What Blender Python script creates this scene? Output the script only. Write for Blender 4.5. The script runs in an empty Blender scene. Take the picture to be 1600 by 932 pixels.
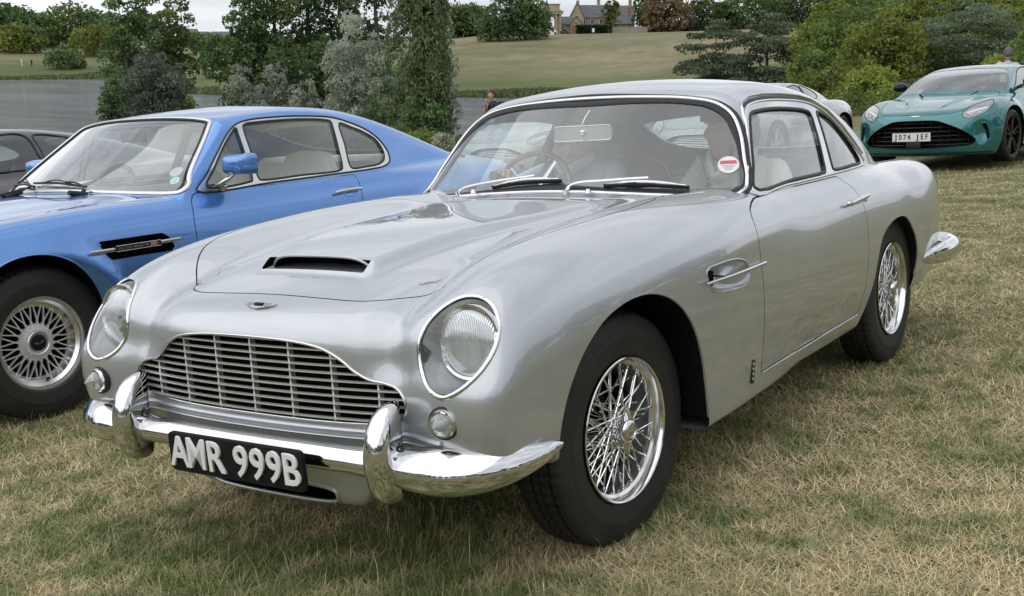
import bpy, bmesh, math, random
import numpy as np
from mathutils import Matrix, Vector
random.seed(7); RNG=np.random.default_rng(7)
R=math.radians; PI=math.pi
S=bpy.context.scene; COL=S.collection
# ---------------------------------------------------------------- camera, world, sun, exposure
FPX=1882.64                                   # focal length in pixels of a 1600 px wide picture
YAW,PITCH=R(34.577),R(-12.02)                 # in the level (gravity) frame
def cam_axes(yaw,pitch,roll):
    f=np.array([-math.sin(yaw)*math.cos(pitch),math.cos(yaw)*math.cos(pitch),math.sin(pitch)])
    r=np.array([math.cos(yaw),math.sin(yaw),0.]);u=np.cross(r,f)
    return f,r*math.cos(roll)+u*math.sin(roll),-r*math.sin(roll)+u*math.cos(roll)
# the field slopes a few degrees down towards the lake: FIELD turns field coordinates (z off the turf) into level ones
fw,rw,uw=cam_axes(YAW,PITCH,0.0)
fc,rc,uc=cam_axes(R(34.57732),R(-9.30101),R(-3.43804))
MF=np.stack([rw,uw,fw],1)@np.stack([rc,uc,fc],1).T
FIELD=Matrix([list(r_)+[0] for r_ in MF]+[[0,0,0,1]])
CAMF=np.array([2.35688,-2.88221,1.26917]); CAMW=MF@CAMF
cam=bpy.data.objects.new('camera',bpy.data.cameras.new('camera')); COL.objects.link(cam); S.camera=cam
cam.data.sensor_width=36; cam.data.lens=FPX/1600*36; cam.data.clip_start=.05; cam.data.clip_end=5000
cam.matrix_world=Matrix([[rw[0],uw[0],-fw[0],CAMW[0]],[rw[1],uw[1],-fw[1],CAMW[1]],[rw[2],uw[2],-fw[2],CAMW[2]],[0,0,0,1]])
S.view_settings.view_transform='Standard'; S.view_settings.look='None'; S.view_settings.gamma=1; S.view_settings.exposure=0.07
SUN_EL,SUN_AZ=R(52),R(200)
W=bpy.data.worlds.new('World'); S.world=W; W.use_nodes=True
nt=W.node_tree; nt.nodes.clear()
def wn(t,**k):
    n=nt.nodes.new(t)
    for a,b in k.items(): setattr(n,a,b)
    return n
out=wn('ShaderNodeOutputWorld'); bg=wn('ShaderNodeBackground'); sky=wn('ShaderNodeTexSky')
sky.sky_type='NISHITA'; sky.sun_disc=False; sky.sun_elevation=SUN_EL; sky.sun_rotation=SUN_AZ
tc=wn('ShaderNodeTexCoord'); mp=wn('ShaderNodeMapping'); mp.inputs['Scale'].default_value=(1.0,1.0,4.2)
n1=wn('ShaderNodeTexNoise'); n1.inputs['Scale'].default_value=2.1; n1.inputs['Detail'].default_value=7; n1.inputs['Roughness'].default_value=.55; n1.inputs['Distortion'].default_value=.25
cr=wn('ShaderNodeValToRGB'); cr.color_ramp.elements[0].position=.38; cr.color_ramp.elements[0].color=(4.7,4.95,5.4,1); cr.color_ramp.elements[1].position=.60; cr.color_ramp.elements[1].color=(8.2,8.4,8.7,1)
mx=wn('ShaderNodeMixRGB'); mx.inputs[0].default_value=.93
L=nt.links.new
L(tc.outputs['Generated'],mp.inputs[0]); L(mp.outputs[0],n1.inputs[0]); L(n1.outputs[0],cr.inputs[0]); L(sky.outputs[0],mx.inputs[1]); L(cr.outputs[0],mx.inputs[2]); L(mx.outputs[0],bg.inputs[0]); bg.inputs[1].default_value=.130; L(bg.outputs[0],out.inputs[0])
sun=bpy.data.objects.new('sun',bpy.data.lights.new('sun','SUN')); COL.objects.link(sun)
sun.data.energy=1.4; sun.data.angle=R(110); sun.data.color=(1,.98,.95)
sun.rotation_euler=(R(90)-SUN_EL,0,PI-SUN_AZ)   # sky rotation is clockwise from +Y
# ---------------------------------------------------------------- tagging
def tag(o,label=None,cat=None,group=None,kind=None):
    if label: o['label']=label
    if cat: o['category']=cat
    if group: o['group']=group
    if kind: o['kind']=kind
    return o
def empty(name,M,label,cat,group=None):
    o=bpy.data.objects.new(name,None); COL.objects.link(o); o.matrix_world=M; o.empty_display_size=.2
    return tag(o,label,cat,group)
def link(name,me,mat=None,parent=None,M=None):
    o=bpy.data.objects.new(name,me); COL.objects.link(o)
    if mat is not None and len(me.materials)==0: me.materials.append(mat)
    if parent is not None: o.parent=parent
    if M is not None:
        if parent is None: o.matrix_world=M
        else: o.matrix_basis=M
    return o
def copy_tree(o,parent=None):
    c=o.copy(); COL.objects.link(c); c.parent=parent
    for ch in o.children: copy_tree(ch,c)
    return c
# ---------------------------------------------------------------- mesh helpers
def mesh(V,F,smooth=True,N=None,name='m',col=None):
    """V (n,3); F: list of polys or an int array of equal-size polys"""
    V=np.asarray(V,np.float32); me=bpy.data.meshes.new(name)
    if isinstance(F,np.ndarray):
        k=F.shape[1]; n=len(F); me.vertices.add(len(V)); me.vertices.foreach_set('co',V.ravel())
        me.loops.add(n*k); me.loops.foreach_set('vertex_index',F.astype(np.int32).ravel())
        me.polygons.add(n); me.polygons.foreach_set('loop_start',np.arange(n,dtype=np.int32)*k)
        me.update(calc_edges=True); me.validate()
    else:
        me.from_pydata([tuple(map(float,v)) for v in V],[],[tuple(int(i) for i in f) for f in F]); me.update()
    me.polygons.foreach_set('use_smooth',np.full(len(me.polygons),bool(smooth)))
    if N is not None and len(me.vertices)==len(N): me.normals_split_custom_set_from_vertices(np.asarray(N,float).tolist())
    if col is not None:
        a=me.color_attributes.new('tint','FLOAT_COLOR','POINT'); c=np.ones((len(V),4),np.float32); c[:,:3]=col; a.data.foreach_set('color',c.ravel())
    return me
class MB:
    """collects simple solids into one mesh"""
    def __init__(s): s.V=[];s.F=[];s.sm=[]
    def add(s,V,F,smooth=False):
        b=len(s.V); s.V+= [tuple(v) for v in V]; s.F+=[tuple(i+b for i in f) for f in F]; s.sm+=[smooth]*len(F); return s
    def box(s,c,d,M=None,bev=0):
        x,y,z=[a/2 for a in d]; 
        if bev>0:
            b=min(bev,x*.9,y*.9,z*.9); bm=bmesh.new(); bmesh.ops.create_cube(bm,size=1)
            for v in bm.verts: v.co=Vector((v.co.x*2*x,v.co.y*2*y,v.co.z*2*z))
            bmesh.ops.bevel(bm,geom=bm.edges[:],offset=b,segments=2,profile=.5,affect='EDGES')
            V=[v.co.copy() for v in bm.verts]; bm.verts.index_update(); F=[[v.index for v in f.verts] for f in bm.faces]; bm.free()
        else:
            V=[Vector((i*x,j*y,k*z)) for i in(-1,1) for j in(-1,1) for k in(-1,1)]
            F=[(0,1,3,2),(4,6,7,5),(0,4,5,1),(2,3,7,6),(0,2,6,4),(1,5,7,3)]
        if M is not None: V=[M@v for v in V]
        return s.add([v+Vector(c) for v in V],F,bev>0)
    def tube(s,pts,r,seg=8,closed=False,cap=True,flat=1.0,up=None):
        V,F=sweep_vf(pts,r,seg,closed,cap,flat,up); return s.add(V,F,True)
    def lathe(s,prof,seg=32,axis='x',c=(0,0,0),a0=0,a1=2*PI):
        V,F=lathe_vf(prof,seg,axis,a0,a1); return s.add([Vector(v)+Vector(c) for v in V],F,True)
    def mesh(s,auto=35):
        me=bpy.data.meshes.new('m'); me.from_pydata([tuple(v) for v in s.V],[],s.F); me.polygons.foreach_set('use_smooth',s.sm); me.update()
        if auto and any(s.sm):
            me.polygons.foreach_set('use_smooth',[True]*len(s.F)); me.set_sharp_from_angle(angle=R(auto))
        return me
    def build(s,name,mat,parent=None,M=None,auto=35): return link(name,s.mesh(auto),mat,parent,M)
def sweep_vf(pts,r,seg=8,closed=False,cap=True,flat=1.0,up=None):
    """r scalar or list; flat: second radius factor (list allowed); up: list of normals (the 'flat' direction)"""
    P=[Vector(p) for p in pts]; n=len(P); rr=r if hasattr(r,'__len__') else [r]*n; ff=flat if hasattr(flat,'__len__') else [flat]*n
    V=[];F=[]; last=None
    for i in range(n):
        a=P[(i-1)%n] if (closed or i>0) else P[i]; b=P[(i+1)%n] if (closed or i<n-1) else P[i]
        t=(b-a); t=t.normalized() if t.length>1e-9 else Vector((0,0,1))
        if up is not None: u=Vector(up[i]) if hasattr(up[0],'__len__') else Vector(up)
        elif last is not None: u=last
        else: u=Vector((0,0,1)) if abs(t.z)<.9 else Vector((1,0,0))
        u=(u-t*u.dot(t)); u=u.normalized() if u.length>1e-6 else t.orthogonal().normalized(); last=u; w=t.cross(u)
        for k in range(seg):
            A=2*PI*k/seg; V.append(P[i]+w*math.cos(A)*rr[i]+u*math.sin(A)*rr[i]*ff[i])
    m=n if closed else n-1
    for i in range(m):
        j=(i+1)%n
        for k in range(seg):
            l=(k+1)%seg; F.append((i*seg+k,i*seg+l,j*seg+l,j*seg+k))
    if cap and not closed: F.append(tuple(range(seg))[::-1]); F.append(tuple((n-1)*seg+k for k in range(seg)))
    return V,F
def lathe_vf(prof,seg=32,axis='x',a0=0,a1=2*PI):
    """prof: (axial, radius) list"""
    V=[];F=[];n=len(prof);full=abs(a1-a0-2*PI)<1e-6;m=seg if full else seg+1
    for k in range(m):
        A=a0+(a1-a0)*k/seg;c,s_=math.cos(A),math.sin(A)
        for h,r in prof:
            V.append({'x':(h,r*c,r*s_),'y':(r*s_,h,r*c),'z':(r*c,r*s_,h)}[axis])
    for k in range(seg):
        l=(k+1)%m
        for i in range(n-1):
            q=(k*n+i,l*n+i,l*n+i+1,k*n+i+1)
            if prof[i][1]<1e-6: q=(k*n+i,l*n+i+1,k*n+i+1)
            elif prof[i+1][1]<1e-6: q=(k*n+i,l*n+i,k*n+i+1)
            F.append(q)
    return V,F
def tube(name,pts,r,mat,parent,seg=8,closed=False,flat=1.0,up=None,M=None):
    V,F=sweep_vf(pts,r,seg,closed,True,flat,up); me=bpy.data.meshes.new(name); me.from_pydata([tuple(v) for v in V],[],F); me.polygons.foreach_set('use_smooth',[True]*len(F)); me.set_sharp_from_angle(angle=R(60)); return link(name,me,mat,parent,M)
def catmull(pts,n=8,closed=True):
    P=np.asarray(pts,float);m=len(P);out=[]
    for i in range(m if closed else m-1):
        p0=P[(i-1)%m] if closed or i>0 else P[i];p1=P[i];p2=P[(i+1)%m];p3=P[(i+2)%m] if closed or i<m-2 else P[(i+1)%m]
        d1=max(np.linalg.norm(p2-p1)**.5,1e-6);d0=max(np.linalg.norm(p1-p0)**.5,1e-6) if not np.allclose(p0,p1) else d1;d2=max(np.linalg.norm(p3-p2)**.5,1e-6) if not np.allclose(p3,p2) else d1
        m1=d1*((p1-p0)/d0-(p2-p0)/(d0+d1)+(p2-p1)/d1) if not np.allclose(p0,p1) else (p2-p1)
        m2=d1*((p2-p1)/d1-(p3-p1)/(d1+d2)+(p3-p2)/d2) if not np.allclose(p3,p2) else (p2-p1)
        for k in range(n):
            t=k/n; out.append(p1*(1+2*t)*(1-t)**2+m1*t*(1-t)**2+p2*t*t*(3-2*t)+m2*t*t*(t-1))
    if not closed: out.append(P[-1])
    return np.array(out)
def ell(cx,cz,rx,rz,n=48,p=2.0,tilt=0):
    a=np.linspace(0,2*PI,n,endpoint=False);c=np.cos(a);s=np.sin(a)
    x=rx*np.sign(c)*np.abs(c)**(2/p);z=rz*np.sign(s)*np.abs(s)**(2/p);ct,st=math.cos(tilt),math.sin(tilt)
    return np.stack([cx+x*ct-z*st,cz+x*st+z*ct],1)
def sd_poly(A,B,poly):
    """signed distance (negative inside) from points (A,B) to a closed polygon; far points get a coarse value"""
    P=np.asarray(poly,float);A=np.asarray(A,float);B=np.asarray(B,float);d=np.full(len(A),.5);
    lo=P.min(0)-.03;hi=P.max(0)+.03;m=(A>lo[0])&(A<hi[0])&(B>lo[1])&(B<hi[1])
    if not m.any(): return d
    a=A[m];b=B[m];dd=np.full(len(a),9.);ins=np.zeros(len(a),bool)
    for i in range(len(P)):
        x0,y0=P[i];x1,y1=P[(i+1)%len(P)];ex,ey=x1-x0,y1-y0;L2=ex*ex+ey*ey
        if L2<1e-14: continue
        t=np.clip(((a-x0)*ex+(b-y0)*ey)/L2,0,1);dd=np.minimum(dd,(a-x0-t*ex)**2+(b-y0-t*ey)**2)
        c=((y0>b)!=(y1>b)); xs=np.where(c,x0+(b-y0)*ex/(ey if abs(ey)>1e-12 else 1e-12),0);ins^=c&(a<xs)
    dd=np.sqrt(dd);d[m]=np.where(ins,-dd,dd);return d
def clip(V,T,N,g):
    """cut triangles by the per-vertex field g; returns V,N (with cut vertices), T_in (g<0), T_out"""
    g=np.where(np.abs(g)<1e-7,1e-7,g);s=g<0;st=s[T];k=st.sum(1)
    Tin=[T[k==3]];Tout=[T[k==0]];mix=T[(k==1)|(k==2)]
    if len(mix)==0: return V,N,Tin[0],Tout[0]
    sm=s[mix];one=sm.sum(1)==1;odd=np.where(one[:,None],sm,~sm).argmax(1);r_=np.arange(len(mix))
    a=mix[r_,odd];b=mix[r_,(odd+1)%3];c=mix[r_,(odd+2)%3]
    E=np.concatenate([np.stack([a,b],1),np.stack([a,c],1)]);Es=np.sort(E,1);key=Es[:,0].astype(np.int64)*len(V)+Es[:,1]
    uk,inv=np.unique(key,return_inverse=True);i0=(uk//len(V)).astype(int);i1=(uk%len(V)).astype(int);t=(g[i0]/(g[i0]-g[i1]))[:,None]
    NV=V[i0]*(1-t)+V[i1]*t;NN=N[i0]*(1-t)+N[i1]*t;NN/=np.maximum(np.linalg.norm(NN,axis=1,keepdims=True),1e-9)
    base=len(V);m=len(mix);ab=base+inv[:m];ac=base+inv[m:]
    tip=np.stack([a,ab,ac],1);q1=np.stack([ab,b,c],1);q2=np.stack([ab,c,ac],1)
    Tin+=[tip[one],q1[~one],q2[~one]];Tout+=[tip[~one],q1[one],q2[one]]
    return np.concatenate([V,NV]),np.concatenate([N,NN]),np.concatenate(Tin),np.concatenate(Tout)
class Shell:
    def __init__(s,V,T,N): s.V,s.T,s.N=V,T,N
    def cut(s,gf,gap=0.0):
        """removes the region gf<0 from the shell and returns it as a new Shell; with gap, a strip 2*gap wide is dropped"""
        g=gf(s.V[:,0],s.V[:,1],s.V[:,2])
        V,N,Ti,To=clip(s.V,s.T,s.N,g+gap); piece=Shell(V,Ti,N)
        if gap>0:
            g2=gf(V[:,0],V[:,1],V[:,2]); V2,N2,_,To=clip(V,To,N,g2-gap); s.V,s.N,s.T=V2,N2,To
        else: s.V,s.N,s.T=V,N,To
        return piece
    def compact(s):
        u,inv=np.unique(s.T,return_inverse=True); return s.V[u],inv.reshape(-1,3),s.N[u]
    def build(s,name,mat,parent=None,off=0.0,M=None):
        V,T,N=s.compact()
        A=V[T];ar=np.linalg.norm(np.cross(A[:,1]-A[:,0],A[:,2]-A[:,0]),axis=1);T=T[ar>1e-10]
        me=mesh(V+N*off,T,True,N,name); return link(name,me,mat,parent,M)
def car_shell(F,ya,yb,zc,nfront=100,nmid=260,nback=50,nth=150,tmax=1.5):
    """grid of rays from a spine (0,ya..yb,zc) to the surface of F; right half, then mirrored"""
    th=np.linspace(-PI/2,PI/2,nth)
    rows=[]
    for k in range(nfront): rows.append((ya,PI/2*(1-(k/nfront))))
    for k in range(nmid+1): rows.append((ya+(yb-ya)*k/nmid,0.))
    for k in range(1,nback+1): rows.append((yb,-PI/2*k/nback))
    y=np.repeat([r_[0] for r_ in rows],nth);ph=np.repeat([r_[1] for r_ in rows],nth);t_=np.tile(th,len(rows))
    P=np.stack([np.zeros_like(y),y,np.full_like(y,zc)],1);D=np.stack([np.cos(ph)*np.cos(t_),-np.sin(ph),np.cos(ph)*np.sin(t_)],1)
    t=root(F,P,D,0.02,tmax,70,18); t=np.where(np.isnan(t),.02,t); V=P+D*t[:,None]
    V[:,0]=np.maximum(V[:,0],0)
    nr=len(rows);I=np.arange(nr*nth).reshape(nr,nth);V[I[:,0],0]=0;V[I[:,-1],0]=0
    q=np.stack([I[:-1,:-1],I[:-1,1:],I[1:,1:],I[1:,:-1]],-1).reshape(-1,4)
    T=np.concatenate([q[:,[0,1,2]],q[:,[0,2,3]]])
    VL=V*[-1,1,1];mp=np.arange(len(V))+len(V);mp[I[:,0]]=I[:,0];mp[I[:,-1]]=I[:,-1]
    TL=mp[T][:,[0,2,1]];V=np.concatenate([V,VL]);T=np.concatenate([T,TL])[:,[0,2,1]];N=grad(F,V)
    return Shell(V,T,N)
def onto(F,pts,axis,sgn=1,start=None,off=0.0,normals=False):
    """drops 2-D points onto the body along an axis: 'x' side view (y,z), 'y' front view (x,z), 'z' top view (x,y)"""
    p=np.asarray(pts,float);n=len(p)
    if axis=='x': P=np.stack([np.full(n,1.3*sgn),p[:,0],p[:,1]],1);D=np.tile([-1.*sgn,0,0],(n,1))
    elif axis=='y': P=np.stack([p[:,0],np.full(n,-1.4 if start is None else start),p[:,1]],1);D=np.tile([0,1.,0],(n,1))
    else: P=np.stack([p[:,0],p[:,1],np.full(n,1.7)],1);D=np.tile([0,0,-1.],(n,1))
    if axis=='y' and sgn<0: D=-D
    t=root(F,P,D,0,2.4,240,18); V=P+D*np.nan_to_num(t,nan=1.0)[:,None]; N=grad(F,V); V=V+N*off
    return (V,N) if normals else V
def ribbon(name,V,N,w,h,mat,parent,closed=True,seg=8,off=0.0):
    """trim strip lying on the surface: w half width in the surface, h half height out of it"""
    return tube(name,V+N*off,w,mat,parent,seg,closed,flat=h/w,up=[tuple(n) for n in N])
def text_mesh(s,size,ext=.002,bev=.0,off=0.,spacing=1.0):
    cu=bpy.data.curves.new('t','FONT');cu.body=s;cu.size=size;cu.extrude=ext;cu.bevel_depth=bev;cu.offset=off;cu.align_x='CENTER';cu.align_y='CENTER';cu.space_character=spacing;cu.resolution_u=3
    o=bpy.data.objects.new('t',cu);COL.objects.link(o);dg=bpy.context.evaluated_depsgraph_get();dg.update()
    me=bpy.data.meshes.new_from_object(o.evaluated_get(dg));bpy.data.objects.remove(o);bpy.data.curves.remove(cu);return me
def prism(poly,d,bev=0.0):
    """flat outline (x,z) extruded along +y by d (front face at y=0)"""
    bm=bmesh.new();vs=[bm.verts.new((p[0],0,p[1])) for p in poly];f=bm.faces.new(vs)
    r=bmesh.ops.extrude_face_region(bm,geom=[f]);bmesh.ops.translate(bm,verts=[v for v in r['geom'] if isinstance(v,bmesh.types.BMVert)],vec=(0,d,0))
    bmesh.ops.recalc_face_normals(bm,faces=bm.faces[:])
    if bev>0: bmesh.ops.bevel(bm,geom=[e for e in bm.edges if all(v.co.y<1e-6 for v in e.verts)],offset=bev,segments=2,affect='EDGES',profile=.5)
    me=bpy.data.meshes.new('p');bm.to_mesh(me);bm.free();return me
def loft(rows,closed_u=False,closed_v=False):
    rows=np.asarray(rows,float);m,n=rows.shape[:2];I=np.arange(m*n).reshape(m,n);F=[]
    for i in range(m if closed_u else m-1):
        for j in range(n if closed_v else n-1):
            F.append((I[i,j],I[i,(j+1)%n],I[(i+1)%m,(j+1)%n],I[(i+1)%m,j]))
    return rows.reshape(-1,3),F
# ---------------------------------------------------------------- materials
def mat(name,base=(.5,.5,.5),rough=.5,metal=0.,coat=0.,spec=.5,**k):
    m=bpy.data.materials.new(name);m.use_nodes=True;b=m.node_tree.nodes['Principled BSDF']
    b.inputs['Base Color'].default_value=(*base,1);b.inputs['Roughness'].default_value=rough;b.inputs['Metallic'].default_value=metal
    b.inputs['Coat Weight'].default_value=coat;b.inputs['Coat Roughness'].default_value=.02;b.inputs['Coat IOR'].default_value=1.75;b.inputs['Specular IOR Level'].default_value=spec
    for a,v in k.items(): b.inputs[a.replace('_',' ')].default_value=v
    return m
class NB:
    def __init__(s,m): s.m=m;s.t=m.node_tree;s.b=s.t.nodes.get('Principled BSDF')
    def n(s,typ,ins=None,**k):
        o=s.t.nodes.new(typ)
        for a,b in k.items(): setattr(o,a,b)
        for a,b in (ins or {}).items():
            if isinstance(b,bpy.types.NodeSocket): s.t.links.new(b,o.inputs[a])
            else: o.inputs[a].default_value=b
        return o
    def link(s,a,b): s.t.links.new(a,b)
    def noise(s,scale,detail=4,rough=.55,vec=None,coord='Object',dist=0,mapscale=None):
        c=vec
        if c is None:
            t=s.n('ShaderNodeTexCoord');c=t.outputs[coord]
        if mapscale: c=s.n('ShaderNodeMapping',{0:c,'Scale':mapscale}).outputs[0]
        return s.n('ShaderNodeTexNoise',{'Vector':c,'Scale':scale,'Detail':detail,'Roughness':rough,'Distortion':dist}).outputs[0]
    def ramp(s,fac,stops):
        r=s.n('ShaderNodeValToRGB',{0:fac});e=r.color_ramp.elements
        while len(e)<len(stops): e.new(.5)
        for i,(p,c) in enumerate(stops): e[i].position=p;e[i].color=(*c,1) if len(c)==3 else c
        return r.outputs[0]
    def bump(s,h,strength=.2,dist=.01):
        b=s.n('ShaderNodeBump',{'Height':h,'Strength':strength,'Distance':dist});s.link(b.outputs[0],s.b.inputs['Normal'])
def varied(name,c0,c1,scale=8,rough=.7,bump=0.,bd=.01,metal=0,coat=0,detail=5,coord='Object',r0=None,mapscale=None):
    m=mat(name,c0,rough,metal,coat);q=NB(m);f=q.noise(scale,detail,coord=coord,mapscale=mapscale);q.link(q.ramp(f,[(.35,c0),(.65,c1)]),q.b.inputs['Base Color'])
    if bump: q.bump(q.noise(scale*3,6,coord=coord,mapscale=mapscale),bump,bd)
    return m
def paint(name,c,metal=.75,rough=.32,flake=.03):
    m=mat(name,c,rough,metal,1.0);q=NB(m);f=q.noise(5,3);v=q.ramp(f,[(.3,tuple(a*.97 for a in c)),(.7,tuple(min(1,a*1.03) for a in c))]);q.link(v,q.b.inputs['Base Color'])
    d=q.noise(3,3,.5);q.link(q.ramp(d,[(.3,(rough*.92,)*3),(.75,(rough*1.12,)*3)]),q.b.inputs['Roughness'])
    # thin film of field dust
    return m
def glass(name,tint=(.82,.9,.88),refl=1.0,dust_glare=.0):
    m=bpy.data.materials.new(name);m.use_nodes=True;t=m.node_tree;t.nodes.clear();q=NB(m)
    o=q.n('ShaderNodeOutputMaterial');tr=q.n('ShaderNodeBsdfTransparent',{0:(*tint,1)});gl=q.n('ShaderNodeBsdfGlossy',{'Color':(1,1,1,1),'Roughness':.01})
    ge=q.n('ShaderNodeNewGeometry');io=q.n('ShaderNodeMapRange',{0:ge.outputs['Backfacing'],3:1.52,4:1/1.52});fr=q.n('ShaderNodeFresnel',{'IOR':io.outputs[0]});f2=q.n('ShaderNodeMath',{0:fr.outputs[0],1:1.75*refl},operation='MULTIPLY',use_clamp=True)
    mx=q.n('ShaderNodeMixShader',{0:f2.outputs[0],1:tr.outputs[0],2:gl.outputs[0]})
    last=mx.outputs[0]
    if dust_glare>0:
        df=q.n('ShaderNodeBsdfDiffuse',{0:(.55,.6,.6,1)});last=q.n('ShaderNodeMixShader',{0:dust_glare,1:last,2:df.outputs[0]}).outputs[0]  # even diffuse veil: some dust, plus sky reflection put in as colour
    q.link(last,o.inputs[0]);return m
M_silver=paint('silver_paint',(.47,.49,.52),.68,.38)
M_blue=paint('blue_paint',(.085,.25,.61),.70,.31)
M_teal=paint('teal_paint',(.003,.155,.16),.6,.27)
M_grey=paint('grey_silver_paint',(.36,.37,.38),.6,.38)
M_dark=paint('charcoal_paint',(.045,.042,.05),.5,.3)
M_chrome=mat('chrome',(.70,.70,.71),.045,1.)
M_chrome2=mat('satin_metal',(.62,.62,.61),.24,1.)
M_rubber=varied('rubber',(.012,.012,.013),(.022,.021,.021),14,.62,.15,.002)
M_tyre=varied('tyre_rubber',(.010,.010,.010),(.020,.019,.018),9,.62,.25,.002)
M_black=mat('black_trim',(.006,.006,.007),.45)
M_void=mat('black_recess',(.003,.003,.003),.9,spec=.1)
M_glass=glass('window_glass',(.92,.98,.96),1.15,.06)
M_screen=glass('windscreen_glass',(.92,.98,.96),1.35,.055)
M_lens=glass('clear_lens',(.95,.97,.97),1.2,.0)
M_leather=varied('black_leather',(.026,.027,.03),(.045,.045,.047),12,.42,.2,.003)
M_cream=varied('cream_leather',(.62,.60,.50),(.70,.68,.58),6,.5,.2,.003)
M_head=mat('headlining',(.48,.50,.49),.9)
M_alu=mat('aluminium',(.80,.80,.79),.28,1.)
def pchip(xs,ys,x):
    xs=np.asarray(xs,float);ys=np.asarray(ys,float);h=np.diff(xs);d=np.diff(ys)/h
    m=np.zeros(len(xs));m[0]=d[0];m[-1]=d[-1]
    for i in range(1,len(xs)-1):
        if d[i-1]*d[i]>0:
            w1=2*h[i]+h[i-1];w2=h[i]+2*h[i-1];m[i]=(w1+w2)/(w1/d[i-1]+w2/d[i])
    x=np.clip(x,xs[0],xs[-1]);i=np.clip(np.searchsorted(xs,x)-1,0,len(h)-1);t=(x-xs[i])/h[i]
    return ys[i]*(1+2*t)*(1-t)**2+h[i]*m[i]*t*(1-t)**2+ys[i+1]*t*t*(3-2*t)+h[i]*m[i+1]*t*t*(t-1)
class Tab:
    def __init__(s,pts,sig=.05):
        xs=[p[0] for p in pts];ys=[p[1] for p in pts];s.a=xs[0]-.5;s.b=xs[-1]+.5;n=int((s.b-s.a)/.004)
        s.g=np.linspace(s.a,s.b,n);v=pchip(xs,ys,s.g)
        lo=s.g<xs[0];hi=s.g>xs[-1]
        v[lo]=ys[0]+(ys[1]-ys[0])/(xs[1]-xs[0])*(s.g[lo]-xs[0]);v[hi]=ys[-1]+(ys[-1]-ys[-2])/(xs[-1]-xs[-2])*(s.g[hi]-xs[-1])
        if sig>0:
            k=np.exp(-.5*(np.arange(-int(3*sig/.004),int(3*sig/.004)+1)*.004/sig)**2);k/=k.sum();m=len(k)//2
            v=np.convolve(np.pad(v,m,mode='reflect',reflect_type='odd'),k,mode='valid')
        s.v=v
    def __call__(s,x): return np.interp(x,s.g,s.v)
def smax(a,b,k):
    h=np.maximum(k-np.abs(a-b),0)/k; return np.maximum(a,b)+h*h*h*k/6
def smin(a,b,k): return -smax(-a,-b,k)
def sst(a,b,x):
    t=np.clip((x-a)/(b-a),0,1); return t*t*(3-2*t)
def field(c):
    T={k:(Tab(*v) if isinstance(v,tuple) else Tab(v)) for k,v in c.items() if isinstance(v,(list,tuple)) and k[0]!='_'}
    def F(x,y,z):
        x=np.abs(x)
        side=x-(T['W'](y)+T['sec'](z))
        xr=sst(c['_x0'],c['_x1'],x); zc=T['Zc'](y)
        top=z-(zc-c.get('_crown',.06)*x*x+(T['Zf'](y)-zc+c.get('_crown',.06)*x*x)*xr)
        if '_top' in c: top=top-c['_top'](x,y)
        f=smax(side,top,T['k'](y))
        f=smax(f,(T['N'](z)+c['_na']*x**c['_np'])-y,c['_kn'])
        f=smax(f,y-(T['R'](z)-c['_ra']*x**3),c['_kr'])
        if 'fc' in T:
            zc_=T['Zf'](y)-T['frz'](y)
            t=(np.sqrt(((x-T['fc'](y))/T['frx'](y))**2+(np.maximum(z-zc_,0)/T['frz'](y))**2+1e-6)-1)*.2
            t=smax(t,(T['fy'](z)+c['_fk']*(x-c.get('_fx',.60))**2)-y,c['_fks'])
            t=smax(t,(y-1.25)*.4,.2)
            f=smin(f,t,c['_fb'])
        f=smax(f,T['zb'](y)+c.get('_zf',0)*sst(.28,.46,x)*(1-sst(-.5,-.3,y))-z,.04)
        g=smax(x-T['Wg'](y)+c['_tumble']*(z-.9)+c.get('_tum2',0)*(z-.9)**2,z-(T['Zr'](y)-c['_rc']*x*x),c['_kg'])
        g=smax(g,(T['ws'](z)+c['_wc']*x*x-y)*.75,c['_kw'])
        if '_rw' in c: g=smax(g,(y-(T['rw'](z)-c['_rwc']*x*x))*.7,c['_rw'])
        g=smax(g,.7-z,.05);f=smin(f,g,c.get('_kj',.03))
        if '_mod' in c: f=c['_mod'](x,y,z,f)
        return f
    return F
def root(F,P,D,t0=0.,t1=2.,n=60,it=16):
    """first sign change from inside (F<0) to outside along P+tD (or reverse); returns t (nan when none)"""
    P=np.asarray(P,float);D=np.asarray(D,float);ev=lambda t:F(P[:,0]+t*D[:,0],P[:,1]+t*D[:,1],P[:,2]+t*D[:,2])
    N=len(P);s0=ev(np.full(N,t0))<0;lo=np.full(N,t0);hi=np.full(N,np.nan);done=np.zeros(N,bool);prev=np.full(N,t0)
    for i in range(1,n+1):
        t=t0+(t1-t0)*i/n;s=ev(np.full(N,t))<0;new=(~done)&(s!=s0);hi[new]=t;lo[new]=prev[new];done|=new;prev[~done]=t
        if done.all(): break
    for _ in range(it):
        m=.5*(lo+hi);s=ev(np.where(np.isnan(m),0,m))<0;a=s==s0;lo=np.where(a,m,lo);hi=np.where(a,hi,m)
    return .5*(lo+hi)
def grad(F,V,e=.006):
    G=np.stack([F(V[:,0]+e,V[:,1],V[:,2])-F(V[:,0]-e,V[:,1],V[:,2]),F(V[:,0],V[:,1]+e,V[:,2])-F(V[:,0],V[:,1]-e,V[:,2]),F(V[:,0],V[:,1],V[:,2]+e)-F(V[:,0],V[:,1],V[:,2]-e)],1)
    return G/np.maximum(np.linalg.norm(G,axis=1,keepdims=True),1e-9)

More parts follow.
